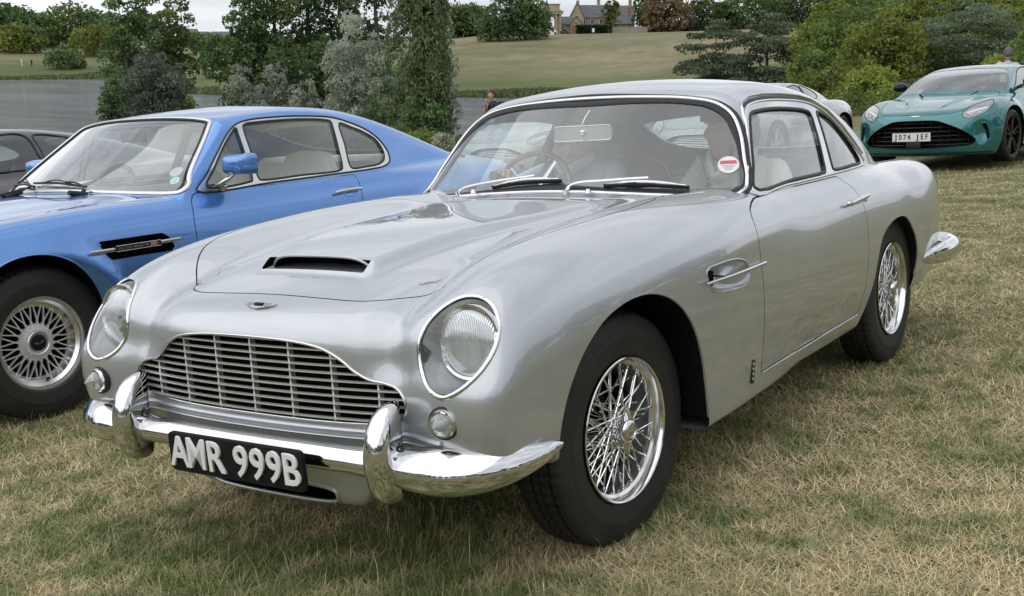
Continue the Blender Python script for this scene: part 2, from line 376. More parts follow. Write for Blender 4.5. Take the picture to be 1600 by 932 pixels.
def db5_top(x,y):
    # broad bonnet bulge growing out of the intake
    w=.212+.10*np.clip((y+.42)/.8,0,1.2)
    h=.031*sst(-.47,-.40,y)+.0*y
    h=h*(1-.35*sst(-.3,.4,y))*(1-sst(.5,.82,y))
    return h*(1-sst(w-.022,w+.018,x))
def db5_mod(x,y,z,f):
    # hollow between the mouth and the headlamps
    g=.028*np.exp(-((x-.452)/.062)**2)*sst(.56,.66,z)*(1-sst(-.52,-.25,y))
    return f+g
DB5=dict(
 W=([(-.9,.69),(-.6,.74),(-.3,.775),(0,.795),(.4,.807),(.8,.815),(1.5,.812),(2.,.803),(2.5,.793),(2.7,.778),(2.9,.785),(3.05,.772),(3.2,.752),(3.35,.718),(3.5,.65)],.06),
 sec=([(.05,-.12),(.2,-.075),(.28,-.045),(.4,-.018),(.5,-.004),(.6,0),(.7,-.006),(.8,-.025),(.9,-.075),(1.,-.15)],.03),
 Zc=([(-.9,.70),(-.76,.735),(-.68,.765),(-.6,.79),(-.5,.815),(-.42,.835),(-.2,.868),(0,.887),(.4,.905),(.8,.925),(1.2,.93),(2.4,.92),(2.9,.885),(3.2,.865),(3.5,.80),(3.8,.70)],.06),
 Zf=([(-.9,.72),(-.7,.77),(-.56,.812),(-.48,.838),(-.32,.873),(-.04,.903),(.27,.920),(.6,.924),(.9,.917),(1.3,.912),(1.8,.912),(2.3,.900),(2.6,.884),(2.9,.877),(3.15,.872),(3.35,.855),(3.5,.80),(3.7,.70)],.05),
 _x0=.34,_x1=.60,_crown=.10,_top=db5_top,
 k=([(-.9,.22),(-.3,.24),(.5,.22),(1.,.18),(2.,.18),(2.6,.22),(3.2,.20),(3.8,.20)],.08),
 N=([(.2,-.63),(.26,-.665),(.35,-.682),(.42,-.69),(.5,-.705),(.6,-.72),(.7,-.722),(.76,-.705),(.82,-.64),(.9,-.5)],.02),_na=.22,_np=2.2,_kn=.12,
 R=([(.2,3.38),(.4,3.50),(.6,3.53),(.75,3.52),(.85,3.47)],.03),_ra=.25,_kr=.16,
 fc=([(-.7,.615),(-.4,.605),(0,.595),(.5,.60),(.9,.6)],.05),frx=([(-.7,.165),(-.4,.19),(0,.215),(.5,.225),(.9,.20)],.05),frz=([(-.7,.20),(-.3,.22),(.2,.2),(.9,.15)],.05),
 fy=([(.2,-.58),(.35,-.655),(.43,-.685),(.528,-.708),(.588,-.708),(.65,-.672),(.7,-.636),(.75,-.597),(.804,-.552),(.85,-.49),(.95,-.33)],.018),_fk=2.4,_fx=.655,_fks=.08,_fb=.085,_zf=.16,_mod=db5_mod,
 zb=([(-.9,.243),(-.5,.243),(0,.2),(.4,.25),(1.9,.25),(2.8,.28),(3.2,.32),(3.8,.42)],.08),
 Wg=([(.5,.70),(1.,.705),(1.5,.71),(2.,.70),(2.3,.675),(2.6,.615),(3.0,.50)],.08),_tumble=.36,_tum2=.15,
 Zr=([(.6,1.06),(.9,1.21),(1.15,1.285),(1.4,1.315),(1.6,1.320),(1.9,1.297),(2.15,1.246),(2.4,1.158),(2.6,1.068),(2.8,.97),(3.,.89),(3.4,.70)],.08),_rc=.16,_kg=.14,
 ws=([(.8,.68),(.93,.80),(1.27,1.14),(1.4,1.28)],.02),_wc=.36,_kw=.05,_kj=.022,
)
def v8_mod(x,y,z,f):
    # flared lips round the wheels and the step along the rear shoulder
    r0=np.sqrt((y+.02)**2+(z-.335)**2);r1=np.sqrt((y-2.61)**2+(z-.335)**2)
    g=.022*np.exp(-((r0-.40)/.05)**2)+.018*np.exp(-((r1-.40)/.05)**2)
    return f-g*sst(.6,.75,x)*(1-sst(.78,.86,z))
V8=dict(
 W=([(-.9,.80),(-.5,.86),(0,.885),(.6,.892),(1.5,.893),(2.3,.893),(2.8,.885),(3.3,.84),(3.7,.74)],.08),
 sec=([(.1,-.13),(.2,-.09),(.35,-.04),(.5,-.010),(.62,0),(.72,-.008),(.82,-.035),(.9,-.075),(1.,-.15)],.03),
 Zc=([(-.9,.76),(-.5,.84),(0,.895),(.4,.925),(.7,.935),(1.2,.94),(2.6,.95),(3.2,.96),(3.5,.93),(3.8,.86)],.06),
 Zf=([(-.9,.76),(-.5,.84),(0,.885),(.4,.903),(.8,.908),(1.3,.915),(1.8,.925),(2.3,.935),(2.8,.935),(3.2,.92),(3.6,.87),(3.8,.82)],.06),
 _x0=.40,_x1=.74,_crown=.05,
 k=([(-.9,.16),(-.3,.16),(.5,.15),(1.,.13),(2.,.14),(2.8,.2),(3.8,.25)],.08),
 N=([(.2,-.70),(.5,-.82),(.7,-.84),(.85,-.80)],.03),_na=.12,_np=2.2,_kn=.12,
 R=([(.2,3.5),(.6,3.75),(.85,3.72)],.03),_ra=.2,_kr=.2,
 zb=([(-.9,.25),(0,.22),(1.9,.22),(3.8,.3)],.08),
 Wg=([(.5,.80),(1.,.805),(1.5,.81),(2.,.795),(2.4,.765),(2.8,.715),(3.3,.62),(3.6,.55)],.08),_tumble=.40,_tum2=.15,
 Zr=([(.6,1.10),(.9,1.215),(1.15,1.29),(1.4,1.322),(1.7,1.335),(2.,1.320),(2.3,1.262),(2.6,1.165),(2.9,1.055),(3.2,.955),(3.5,.87),(3.7,.80)],.08),_rc=.10,_kg=.10,
 ws=([(.8,.50),(.93,.64),(1.28,1.13),(1.4,1.28)],.02),_wc=.30,_kw=.04,_kj=.02,_mod=v8_mod,
)

def gt_mod(x,y,z,f):
    r0=np.sqrt((y+.0)**2+(z-.345)**2);r1=np.sqrt((y-2.705)**2+(z-.345)**2)
    g=.03*np.exp(-((r0-.42)/.09)**2)+.035*np.exp(-((r1-.42)/.10)**2)
    f=f-g*sst(.6,.8,x)*(1-sst(.80,.9,z))
    # power-dome creases on the bonnet and the scalloped flank behind the front wheel
    cr=np.exp(-((x-(.22+.22*np.clip((y+.7)/1.1,0,1)))/.045)**2)*(1-sst(.25,.45,y))*sst(-.75,-.5,y)*sst(.7,.8,z)
    f=f-.016*cr
    f=f+.030*np.exp(-((z-.50)/.13)**2)*sst(.45,.8,y)*(1-sst(1.9,2.2,y))*sst(.8,.9,x)
    # brow over the mouth, hollow cheeks
    f=f+.045*np.exp(-(((x-.80)/.07)**2+((z-.42)/.14)**2))*(1-sst(-.6,-.3,y))
    return f
GT=dict(
 W=([(-1.,.84),(-.7,.925),(-.4,.965),(0,.975),(.5,.955),(1.2,.94),(1.9,.95),(2.5,.98),(2.9,.975),(3.3,.92),(3.6,.83)],.08),
 sec=([(.1,-.06),(.2,-.03),(.35,-.008),(.5,0),(.62,-.005),(.72,-.018),(.8,-.045),(.88,-.10),(1.,-.2)],.03),
 Zc=([(-1.,.64),(-.9,.68),(-.75,.735),(-.4,.815),(0,.87),(.4,.915),(1.2,.94),(2.6,.96),(3.,.97),(3.4,.97),(3.7,.93)],.06),
 Zf=([(-1.,.62),(-.85,.68),(-.65,.755),(-.4,.83),(-.1,.875),(.2,.885),(.6,.90),(1.3,.925),(2.0,.95),(2.6,.97),(3.0,.965),(3.4,.95),(3.7,.93)],.06),
 _x0=.42,_x1=.78,_crown=.05,
 k=([(-1.,.18),(-.3,.20),(.5,.18),(1.2,.14),(2.,.16),(2.8,.24),(3.6,.2)],.08),
 N=([(.1,-.88),(.2,-.95),(.3,-.965),(.45,-.955),(.6,-.935),(.7,-.90),(.8,-.80)],.03),_na=.42,_np=2.4,_kn=.16,
 R=([(.2,3.5),(.6,3.66),(.9,3.66)],.03),_ra=.2,_kr=.12,
 zb=([(-1.,.14),(0,.13),(2.5,.14),(3.6,.25)],.08),
 Wg=([(.2,.78),(.8,.80),(1.3,.80),(1.8,.79),(2.3,.74),(2.8,.66),(3.2,.56)],.08),_tumble=.52,_tum2=.25,
 Zr=([(.2,.98),(.6,1.14),(.9,1.235),(1.15,1.285),(1.4,1.303),(1.7,1.295),(2.,1.265),(2.4,1.195),(2.8,1.10),(3.1,1.02),(3.4,.95),(3.6,.90)],.08),_rc=.09,_kg=.11,
 ws=([(.8,-.02),(.95,.26),(1.25,.86),(1.4,1.2)],.02),_wc=.26,_kw=.05,_kj=.03,_mod=gt_mod,
)
# ================================================================= wheels
def tyre_mesh(ro,ri,w,name='tyre',blocks=True):
    """tyre about the x axis; outer face at +w/2"""
    h=w/2;b=.012
    prof=[(h*.80,ri-.006),(h*.93,ri+.006),(h*.965,ri+.012),(h*.962,ri+.015),(h*.985,ri+.022),(h*1.0,ri+(ro-ri)*.42),(h*1.008,ri+(ro-ri)*.46),(h*1.008,ri+(ro-ri)*.49),(h*.992,ri+(ro-ri)*.52),(h*.985,ri+(ro-ri)*.62),(h*.955,ro-.032),(h*.93,ro-.027),(h*.925,ro-.022),(h*.87,ro-.010),(h*.80,ro-.004),(h*.62,ro)]
    P=prof+[(h*.60,ro-.005),(h*.52,ro-.005),(h*.50,ro+.001),(h*.2,ro+.002),(h*.18,ro-.005),(h*.10,ro-.005),(h*.08,ro+.002)]
    P=P+[(-a,r) for a,r in reversed(P)]
    seg=189;V,F=lathe_vf(P,seg,'x');V=np.array(V);n=len(P)
    # zig-zag the tread: shift ribs along the tyre and drop cross sipes
    for k in range(seg):
        for i in range(14,n-14):
            v=V[k*n+i];
            if (k%2)==0 and i in (15,18,21,n-16,n-19,n-22): v[0]+= .0035*(1 if v[0]>0 else -1)
    if blocks:
        for k in range(0,seg,3):
            for i in range(9,n-9):
                v=V[k*n+i];rr_=math.hypot(v[1],v[2])
                if rr_>ro-.014: f_=(rr_-.0055)/rr_;v[1]*=f_;v[2]*=f_
    me=mesh(V,[tuple(f) for f in F],True,name=name);me.set_sharp_from_angle(angle=R(40));return me
def raised_ring(mb,r,x,n=90,gap=6):
    for k in range(n):
        if (k//gap)%2: continue
def wire_wheel(parent,M,side=1,steer=0):
    """wire wheel with its hub at the origin of M, outer face towards +x"""
    w=bpy.data.objects.new('wheel',None);COL.objects.link(w);w.parent=parent;w.matrix_basis=M
    link('tyre',SH['tyre'],M_tyre,w)
    link('rim',SH['rim'],M_rimc,w);link('rim_barrel',SH['barrel'],M_barrel,w);link('hub',SH['hub'],M_chrome,w);link('brake_disc',SH['disc'],M_discdark,w);link('knock_off_cap',SH['cap'],M_chrome,w)
    for Mx in SH['spokeM']: link('spoke',SH['spoke'],M_spoke,w,Mx)
    link('spoke_nipples',SH['nip'],M_chrome,w)['kind']='stuff'
    return w
SH={}
M_discdark=mat('brake_drum',(.05,.05,.05),.5,.6);M_spoke=mat('spoke_chrome',(.86,.86,.85),.16,1.);M_rimc=mat('rim_chrome',(.75,.75,.74),.14,1.);M_barrel=mat('rim_barrel',(.30,.30,.30),.35,1.)
def build_wire_meshes():
    SH['tyre']=tyre_mesh(.335,.206,.168)
    xo=.0745  # outer lip
    rim=MB().lathe([(xo-.004,.2015),(xo+.004,.206),(xo+.010,.2085),(xo+.0125,.2055),(xo+.010,.2015),(xo+.002,.1975),(xo-.012,.1945),(xo-.018,.1865),(xo-.030,.1835)],96)
    SH['barrel']=MB().lathe([(xo-.030,.1835),(.02,.180),(.0,.172),(-.02,.170),(-.05,.182),(-.062,.1835),(-.075,.195)],64).mesh(30)
    SH['rim']=rim.mesh(30)
    hub=MB().lathe([(.075,.0),(.075,.026),(.070,.031),(.055,.033),(.052,.039),(.044,.040),(.040,.034),(.0,.036),(-.03,.042),(-.045,.056),(-.05,.072),(-.056,.072),(-.060,.055),(-.10,.05)],40)
    SH['hub']=hub.mesh(30)
    SH['disc']=MB().lathe([(-.062,.0),(-.062,.05),(-.058,.06),(-.058,.085),(-.066,.098),(-.075,.1),(-.075,.14),(-.085,.14),(-.085,.0)],48).mesh(30)
    cap=MB().lathe([(.070,.034),(.082,.036),(.094,.033),(.101,.027),(.103,.020),(.100,.0175),(.101,.010),(.1035,.0)],36)
    # three swept ears
    for k in range(2):
        A0=PI*k+R(62);pts=[];rr=[]
        for j in range(9):
            t=j/8;r=.022+.052*t;a=A0+.25*t*t;pts.append((.088-.004*t,r*math.cos(a),r*math.sin(a)));rr.append(.021*(1-t)**.7+.003)
        cap.tube(pts,rr,10,flat=.38,up=(1,0,0))
    SH['cap']=cap.mesh(40)
    sp=MB().tube([(0,0,0),(0,0,.5),(0,0,1)],.0025,6).mesh(50);SH['spoke']=sp
    Ms=[];nip=MB()
    def add(p,q):
        p=Vector(p);q=Vector(q);d=q-p;Z=d.normalized();X=Z.orthogonal().normalized();Y=Z.cross(X);L_=d.length
        Ms.append(Matrix([[X.x,Y.x,Z.x*L_,p.x],[X.y,Y.y,Z.y*L_,p.y],[X.z,Y.z,Z.z*L_,p.z],[0,0,0,1]]))
        nip.tube([q-Z*.016,q-Z*.001],[.0033,.0042],6)
    pol=lambda r,a,x:(x,r*math.cos(a),r*math.sin(a))
    for k in range(24):      # outer rows, crossing, from the outer flange to the rim
        a=2*PI*(k+.25)/24
        s=1 if k%2 else -1
        add(pol(.038,a+s*R(58),.055),pol(.1875,a,.050))
    for k in range(24):
        a=2*PI*(k+.75)/24;s=1 if k%2 else -1
        add(pol(.039,a-s*R(62),.049),pol(.184,a,.030))
    for k in range(24):      # inner rows from the rear flange
        a=2*PI*(k+.5)/24;s=1 if k%2 else -1
        add(pol(.066,a+s*R(42),-.052),pol(.1815,a,.014))
    SH['spokeM']=Ms;SH['nip']=nip.mesh(None)
build_wire_meshes()
# ================================================================= the silver sports coupe
F5=field(DB5)
def rnd(poly,n=6): return catmull(poly,n)
ws_right=[(0,1.256),(.234,1.250),(.404,1.236),(.505,1.213),(.571,1.171),(.615,1.110),(.657,1.017),(.684,.950),(.690,.918),(.668,.903),(.60,.903),(.40,.916),(.2,.928),(0,.933)]
WS=catmull(ws_right+[(-x,z) for x,z in ws_right[-2:0:-1]],6)
win_out=catmull([(.985,.907),(1.066,.990),(1.143,1.087),(1.212,1.164),(1.250,1.190),(1.33,1.206),(1.46,1.212),(1.643,1.207),(1.818,1.195),(1.929,1.176),(2.05,1.129),(2.15,1.058),(2.262,.977),(2.328,.918),(2.31,.909),(2.2,.906),(1.77,.905),(1.32,.906)],5)
glass_door=catmull([(1.042,.922),(1.10,.995),(1.175,1.09),(1.238,1.155),(1.275,1.172),(1.34,1.178),(1.461,1.181),(1.645,1.174),(1.80,1.160),(1.838,1.148),(1.820,1.08),(1.765,.960),(1.742,.922),(1.70,.918),(1.40,.918)],5)
glass_q=catmull([(1.925,1.146),(1.89,1.06),(1.848,.95),(1.843,.924),(1.87,.918),(2.1,.918),(2.24,.92),(2.245,.935),(2.18,1.012),(2.08,1.09),(1.98,1.14)],4)
bon=[(0,-.592),(.189,-.592),(.30,-.584),(.357,-.560),(.42,-.495),(.50,-.415),(.555,-.32),(.59,-.17),(.612,.03),(.622,.2),(.615,.36),(.59,.50),(.54,.60),(.44,.665),(.25,.70),(0,.71)]
BON=catmull(bon+[(-x,y) for x,y in bon[-2:0:-1]],6)
gr=[(0,.7005),(.195,.6935),(.272,.680),(.325,.655),(.362,.626),(.40,.606),(.44,.598),(.478,.586),(.500,.558),(.494,.524),(.458,.497),(.36,.489),(0,.4875)]
GR=catmull(gr+[(-x,z) for x,z in gr[-2:0:-1]],6)
door=[(.958,.893),(.90,.884),(.838,.868),(.803,.845),(.785,.807),(.784,.72),(.795,.62),(.80,.545),(.797,.43),(.785,.36),(.778,.334),(1.3,.326),(1.87,.330),(1.905,.345),(1.935,.43),(1.945,.54),(1.949,.62),(1.95,.713),(1.942,.766),(1.925,.806),(1.905,.845),(1.875,.872),(1.845,.893),(1.6,.894),(1.2,.896)]
def poly_round(p,r=.012,n=4):
    P=[Vector(a) for a in p];out=[];m=len(P)
    for i in range(m):
        a,b,c=P[i-1],P[i],P[(i+1)%m];u=(a-b);v=(c-b);k=min(r,u.length*.4,v.length*.4);p0=b+u.normalized()*k;p2=b+v.normalized()*k
        for j in range(n+1):
            t=j/n;q=p0*(1-t)**2+b*2*t*(1-t)+p2*t*t;out.append(tuple(q))
    return np.array(out)
DOOR=poly_round(door,.01)
VENT=catmull([(.365,.735),(.45,.745),(.60,.738),(.66,.716),(.675,.683),(.65,.655),(.55,.650),(.43,.660),(.385,.674),(.37,.70)],5)
farch=catmull([(-.44,.20),(-.445,.42),(-.425,.486),(-.385,.557),(-.318,.630),(-.225,.688),(-.125,.717),(-.025,.726),(.065,.716),(.15,.685),(.22,.636),(.275,.569),(.313,.486),(.338,.39),(.355,.288),(.36,.20),(.36,.05),(-.44,.05)],4)
rarch=catmull([(1.885,.20),(1.925,.262),(1.995,.345),(2.045,.42),(2.085,.532),(2.145,.610),(2.26,.652),(2.391,.668),(2.511,.658),(2.635,.600),(2.715,.533),(2.76,.452),(2.765,.375),(2.745,.31),(2.70,.2),(2.6,.05),(2.0,.05)],4)
HL=catmull([(.636,.806),(.668,.801),(.700,.784),(.726,.752),(.738,.716),(.738,.685),(.726,.651),(.703,.621),(.677,.601),(.646,.588),(.610,.593),(.576,.613),(.551,.648),(.543,.69),(.548,.73),(.560,.763),(.580,.788),(.605,.802)],4)
def side_g(poly,xmin=.45): return lambda x,y,z: np.maximum(sd_poly(y,z,poly),xmin-np.abs(x))
def silver_coupe():
    car=empty('sports_coupe',FIELD.copy(),'silver classic coupe with wire wheels and a black number plate, nearest car on the grass','car')
    sh=car_shell(F5,-.05,3.35,.60,90,260,30,150)
    # ---- openings
    sh.cut(side_g(farch)); sh.cut(side_g(rarch))
    wsurf=lambda x,z: .80+(z-.93)*1.0+.36*x*x
    glass_ws=sh.cut(lambda x,y,z: np.maximum(sd_poly(x,z,WS),np.maximum(wsurf(x,z)-.035-y,y-1.6)))
    rw=ell(0,1.075,.47,.118,60,3.2)
    glass_rw=sh.cut(lambda x,y,z: np.maximum(sd_poly(x,z,rw),2.1-y))
    inner_door=sh.cut(side_g(DOOR,.5),.0019)
    frame=sh.cut(side_g(win_out,.4))
    gd=frame.cut(side_g(glass_door,.4)); gq=frame.cut(side_g(glass_q,.4))
    vent=inner_door and sh.cut(side_g(VENT,.5))
    bonnet=sh.cut(lambda x,y,z: np.maximum(sd_poly(x,y,BON),.70-z),.0019)
    grille=sh.cut(lambda x,y,z: np.maximum(sd_poly(x,z,GR),y+.4))
    hl=sh.cut(lambda x,y,z: np.maximum(sd_poly(np.abs(x),z,HL),y+.2))
    intake=ell(0,.276,.235,.028,48,3.5)
    sh.cut(lambda x,y,z: np.maximum(sd_poly(x,z,intake),y+.3))
    # bonnet air intake mouth
    def mouth(x,y,z):
        return np.maximum.reduce([np.abs(x)-.196,-(y+.478),y+.395,.858-.0-z+ (y+.42)*.0-.016])
    bonnet.cut(lambda x,y,z: np.maximum.reduce([np.abs(x)-.194,-(y+.446),y+.408+0*x,.70-z]))
    sh.build('body',M_silver,car)
    bn=bonnet.build('bonnet',M_silver,car)
    for s_ in (1,-1):
        d=Shell(inner_door.V,inner_door.T[(inner_door.V[inner_door.T][:,:,0].mean(1)*s_)>0],inner_door.N).build('door',M_silver,car)
        # handle
        a=onto(F5,catmull([(1.735,.787),(1.80,.790),(1.90,.7925),(1.975,.795)],6,False),'x',s_,off=.022)
        n=len(a);rr=[.0065+.006*math.sin(PI*min(1,k/(n-1)*1.05))**.6 for k in range(n)]
        tube('door_handle',a,rr,M_chrome,d,10,flat=.75,up=(1,0,0))
        for yy in (1.765,1.93):
            b=onto(F5,[(yy,.791)],'x',s_)[0];tube('door_handle_base',[b,b+np.array([.022*s_,0,0])],.009,M_chrome,d,12)
        Shell(gd.V,gd.T[(gd.V[gd.T][:,:,0].mean(1)*s_)>0],gd.N).build('door_window',M_glass,car,-.006)
        Shell(gq.V,gq.T[(gq.V[gq.T][:,:,0].mean(1)*s_)>0],gq.N).build('quarter_window',M_glass,car,-.006)
        Shell(frame.V,frame.T[(frame.V[frame.T][:,:,0].mean(1)*s_)>0],frame.N).build('window_frame',M_chrome,car,.001)
        for nm,pl,w,o in (('window_trim',win_out,.0055,.0015),):
            V,N=onto(F5,pl,'x',s_,normals=True);ribbon(nm,V,N,w,.005,M_chrome,car,off=o)
        for pl in (glass_door,glass_q):
            V,N=onto(F5,pl,'x',s_,normals=True);ribbon('window_seal',V,N,.0075,.004,M_black,car,off=.001)
        # gutter above the window
        V,N=onto(F5,[(.99,.93),(1.08,1.025),(1.155,1.115),(1.215,1.19),(1.25,1.212),(1.33,1.228),(1.46,1.234),(1.643,1.229),(1.818,1.217),(1.94,1.196),(2.07,1.149),(2.18,1.075),(2.27,1.00),(2.325,.950)],'x',s_,normals=True)
        ribbon('gutter',V,N,.004,.007,M_chrome,car,closed=False,off=.003)
        V,N=onto(F5,[(1.24,1.200),(1.33,1.217),(1.46,1.223),(1.643,1.218),(1.818,1.206),(1.93,1.186)],'x',s_,normals=True)
        ribbon('window_seal',V,N,.0075,.003,M_black,car,closed=False,off=.002)
        # sill strip
        V,N=onto(F5,[(.79,.329),(1.1,.322),(1.5,.321),(1.88,.325)],'x',s_,normals=True);ribbon('sill_strip',V,N,.0022,.003,M_chrome,car,False,6,off=.002)
        # wheel arch lips and wells
        for ar,yc in ((farch,0.),(rarch,2.45)):
            m_=ar[:,1]>(.275 if yc<1 else .345); q=ar[m_]; i0=int(np.argmax(np.diff(np.r_[q[:,0],q[0,0]])>9)) if False else 0
            o=np.argsort(np.arctan2(q[:,1]-.2,-(q[:,0]-q[:,0].mean())));q=q[o]
            V,N=onto(F5,q,'x',s_,normals=True);rows=[]
            for dx,ins in ((0,0),(.004,.0),(.012,-.006),(.05,-.012),(.42,-.012)):
                W_=V.copy();W_[:,0]-=dx*s_
                cen=np.array([q[:,0].mean(),.35]);dd=W_[:,1:]-cen;ln=np.linalg.norm(dd,axis=1,keepdims=True);W_[:,1:]+=dd/ln*(-ins if dx>.02 else 0);rows.append(W_)
            if s_<0: rows=rows[::-1]
            VV,FF=loft(rows);link('wheel_arch_liner',mesh(VV,FF,True),M_black,car)
            tube('arch_lip',V-np.array([.0035*s_,0,0]),.0025,M_silver,car,6)
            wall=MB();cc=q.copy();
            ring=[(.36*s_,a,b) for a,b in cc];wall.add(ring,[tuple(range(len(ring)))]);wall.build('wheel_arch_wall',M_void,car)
        # side vent: recess bowl and bar
        V,N=onto(F5,VENT,'x',s_,normals=True);cen=V.mean(0);rows=[V,V-np.array([.006*s_,0,0])]
        for k,dp in ((.96,.018),(.86,.030),(.55,.036),(.05,.037)):
            W_=cen+(V-cen)*k;W_[:,0]=cen[0]-(dp+.02*np.clip((.52-V[:,1])/.15,-1,1)*dp/.037)*s_;rows.append(W_)
        if s_<0: rows=rows[::-1]
        VV,FF=loft(rows,False,True);vt=link('side_vent',mesh(VV,FF,True),M_silver,car);tube('vent_edge',V,.0025,M_silver,vt,6,True)
        bx=MB().box((.803*s_,.415,.70),(.012,.075,.048),bev=.004);bx.build('vent_shade',M_void,vt)  # black block put in for the shade at the front of the recess
        a=onto(F5,[(.33,.700),(.5,.699),(.65,.6985),(.795,.698)],'x',s_,off=.013)
        tube('vent_strip',a,.0055,M_chrome,vt,8,flat=.8,up=(1,0,0))
        # maker's plate low on the front wing
        a=onto(F5,[(.695,.355)],'x',s_,off=.002)[0];b=MB().box(a,(.005,.022,.075),bev=.002);
        Mx=Matrix.Rotation(R(-12),4,'X');b=MB().box((0,0,0),(.005,.024,.078),bev=.002);sp_=b.build('maker_plate',M_black,car,Matrix.Translation(a)@Mx)
        for kk,zz in enumerate((-.024,-.008,.008,.024)):
            MB().box((.003*s_,0,zz),(.002,.014,.010),bev=.0008).build('maker_plate_emblem',M_chrome2,sp_)
    # ---- windscreen
    glass_ws.build('windscreen',M_screen,car,-.004)
    sp=catmull(ws_right+[(-x,z) for x,z in ws_right[-2:0:-1]],4)
    def onws(pl):
        p=np.asarray(pl);P=np.stack([p[:,0],np.full(len(p),-1.),p[:,1]],1);D=np.tile([0,1.,0],(len(p),1))
        # start just ahead of the screen so that the bonnet is skipped
        y0=wsurf(p[:,0],p[:,1])-.09;P[:,1]=y0
        t=root(F5,P,D,0,.6,200,18);t=np.where(np.isnan(t),.09,t);V=P+D*t[:,None];return V,grad(F5,V)
    # the screen surface itself (analytic) keeps the trim out of the cowl fillet
    V=np.stack([sp[:,0],wsurf(sp[:,0],sp[:,1])+.002,sp[:,1]],1);N=np.stack([.72*sp[:,0],-np.ones(len(sp)),np.ones(len(sp))*.98],1);N/=np.linalg.norm(N,axis=1,keepdims=True)
    Vs,Ns=onws(sp);bad=np.abs(Vs[:,1]-V[:,1])>.04;V=np.where(bad[:,None],V,Vs)
    ribbon('windscreen_frame',V,N,.0075,.006,M_chrome,car,off=.004)
    c0=np.array([0,0,1.09]);ins=V.copy();dirv=(c0-V)*[1,0,1];dirv/=np.linalg.norm(dirv,axis=1,keepdims=True)
    ins=V+dirv*.017;ins[:,1]=V[:,1]+(ins[:,2]-V[:,2])*1.0+.36*(ins[:,0]**2-V[:,0]**2)
    ribbon('windscreen_seal',ins,N,.0135,.004,M_black,car,off=.001)
    outw=V-dirv*.013;outw[:,1]=V[:,1]+(outw[:,2]-V[:,2])*1.0+.36*(outw[:,0]**2-V[:,0]**2)
    ribbon('windscreen_seal',outw,N,.007,.003,M_black,car,off=.0005)
    glass_rw.build('rear_window',M_glass,car,-.004)
    V,N=onto(F5,rw,'y',-1,start=4.2,normals=True);ribbon('rear_window_frame',V,N,.012,.005,M_chrome,car)
    # ---- grille
    gl=bpy.data.objects.new('grille',None);COL.objects.link(gl);gl.parent=car
    V,N=onto(F5,GR,'y',normals=True)
    tube('grille_surround',V+N*.001,.0036,M_chrome,gl,10,True)
    rows=[V,V+np.array([0,.02,0]),V*[.985,1,1]+np.array([0,.07,.000])];VV,FF=loft(rows,False,True);link('grille_throat',mesh(VV,FF,True),M_chrome2,gl)
    gx=np.linspace(-.5,.5,33);gz=np.linspace(.47,.72,9);rows=[[(x,-.60+.22*abs(x)**2.2,z) for x in gx] for z in gz];VV,FF=loft(rows);link('radiator',mesh(VV,FF),M_void,gl)
    fy=lambda x,z: onto(F5,[(x,z)],'y')[0][1]
    zs=[.4885+.0196*(k+.5) for k in range(11)]
    yline=np.interp
    cx=np.linspace(-.52,.52,53)
    surf=onto(F5,np.stack([cx,np.full(53,.58)],1),'y')[:,1]; ysm=lambda x: np.interp(x,cx,-.716+.215*np.abs(cx)**2.2)
    for k,z in enumerate(zs):
        xs=[]
        P=GR;m=len(P)
        for i in range(m):
            a,b=P[i],P[(i+1)%m]
            if (a[1]-z)*(b[1]-z)<0: xs.append(a[0]+(z-a[1])/(b[1]-a[1])*(b[0]-a[0]))
        if len(xs)<2: continue
        x0,x1=min(xs),max(xs);n=24
        pts=[(x,ysm(x)+.014,z) for x in np.linspace(x0,x1,n)]
        tube('slat',pts,.0033,M_slat,gl,6,flat=2.4,up=(0,1,0))
    for x in [-.411,-.274,-.137,0,.137,.274,.411]:
        zz=[]
        P=GR;m=len(P)
        for i in range(m):
            a,b=P[i],P[(i+1)%m]
            if (a[0]-x)*(b[0]-x)<=0 and a[0]!=b[0]: zz.append(a[1]+(x-a[0])/(b[0]-a[0])*(b[1]-a[1]))
        b=MB().box((x,ysm(x)+.026,(min(zz)+max(zz))/2),(.0050,.018,max(zz)-min(zz)-.004));b.build('grille_bar',M_slat,gl)
    # ---- headlights
    for s_ in (1,-1):
        h=Shell(hl.V,hl.T[(hl.V[hl.T][:,:,0].mean(1)*s_)>0],hl.N);ho=bpy.data.objects.new('headlight',None);COL.objects.link(ho);ho.parent=car
        h.build('headlight_cover',M_lens,ho,-.002)
        pl=HL*[s_,1];V,N=onto(F5,pl,'y',normals=True);ribbon('headlight_rim',V,N,.0062,.0042,M_chrome,ho,off=.001)
        for a in (-60,20,100,200):   # screws
            i=int((a%360)/360*len(V));p=V[i]+N[i]*.005;tube('screw',[p,p+N[i]*.0015],.003,M_chrome2,ho,8)
        c=np.array([.628*s_,-.50,.690]);rows=[V+np.array([0,.004,0])]
        for k,dp in ((.985,.03),(.95,.07),(.86,.11),(.6,.14),(.02,.15)):
            W_=c+(V-c)*k;W_[:,1]=np.maximum(V[:,1]+dp,-.60+.0*dp) if k>.9 else V[:,1]*(.5*k)+(-.60*(1-.5*k))+dp;rows.append(W_)
        if s_>0: rows=rows[::-1]
        VV,FF=loft(rows,False,True);link('headlight_bowl',mesh(VV,FF,True),M_bowl,ho)
        L0=Matrix.Translation((.650*s_,-.590,.700))@Matrix.Rotation(R(-8),4,'X')@Matrix.Scale(.97,4)
        MB().lathe([(.045,.0),(.045,.07),(.01,.094),(-.004,.097),(-.013,.094),(-.012,.087),(-.002,.084)],40,'y').build('lamp_ring',M_chrome,ho,L0)
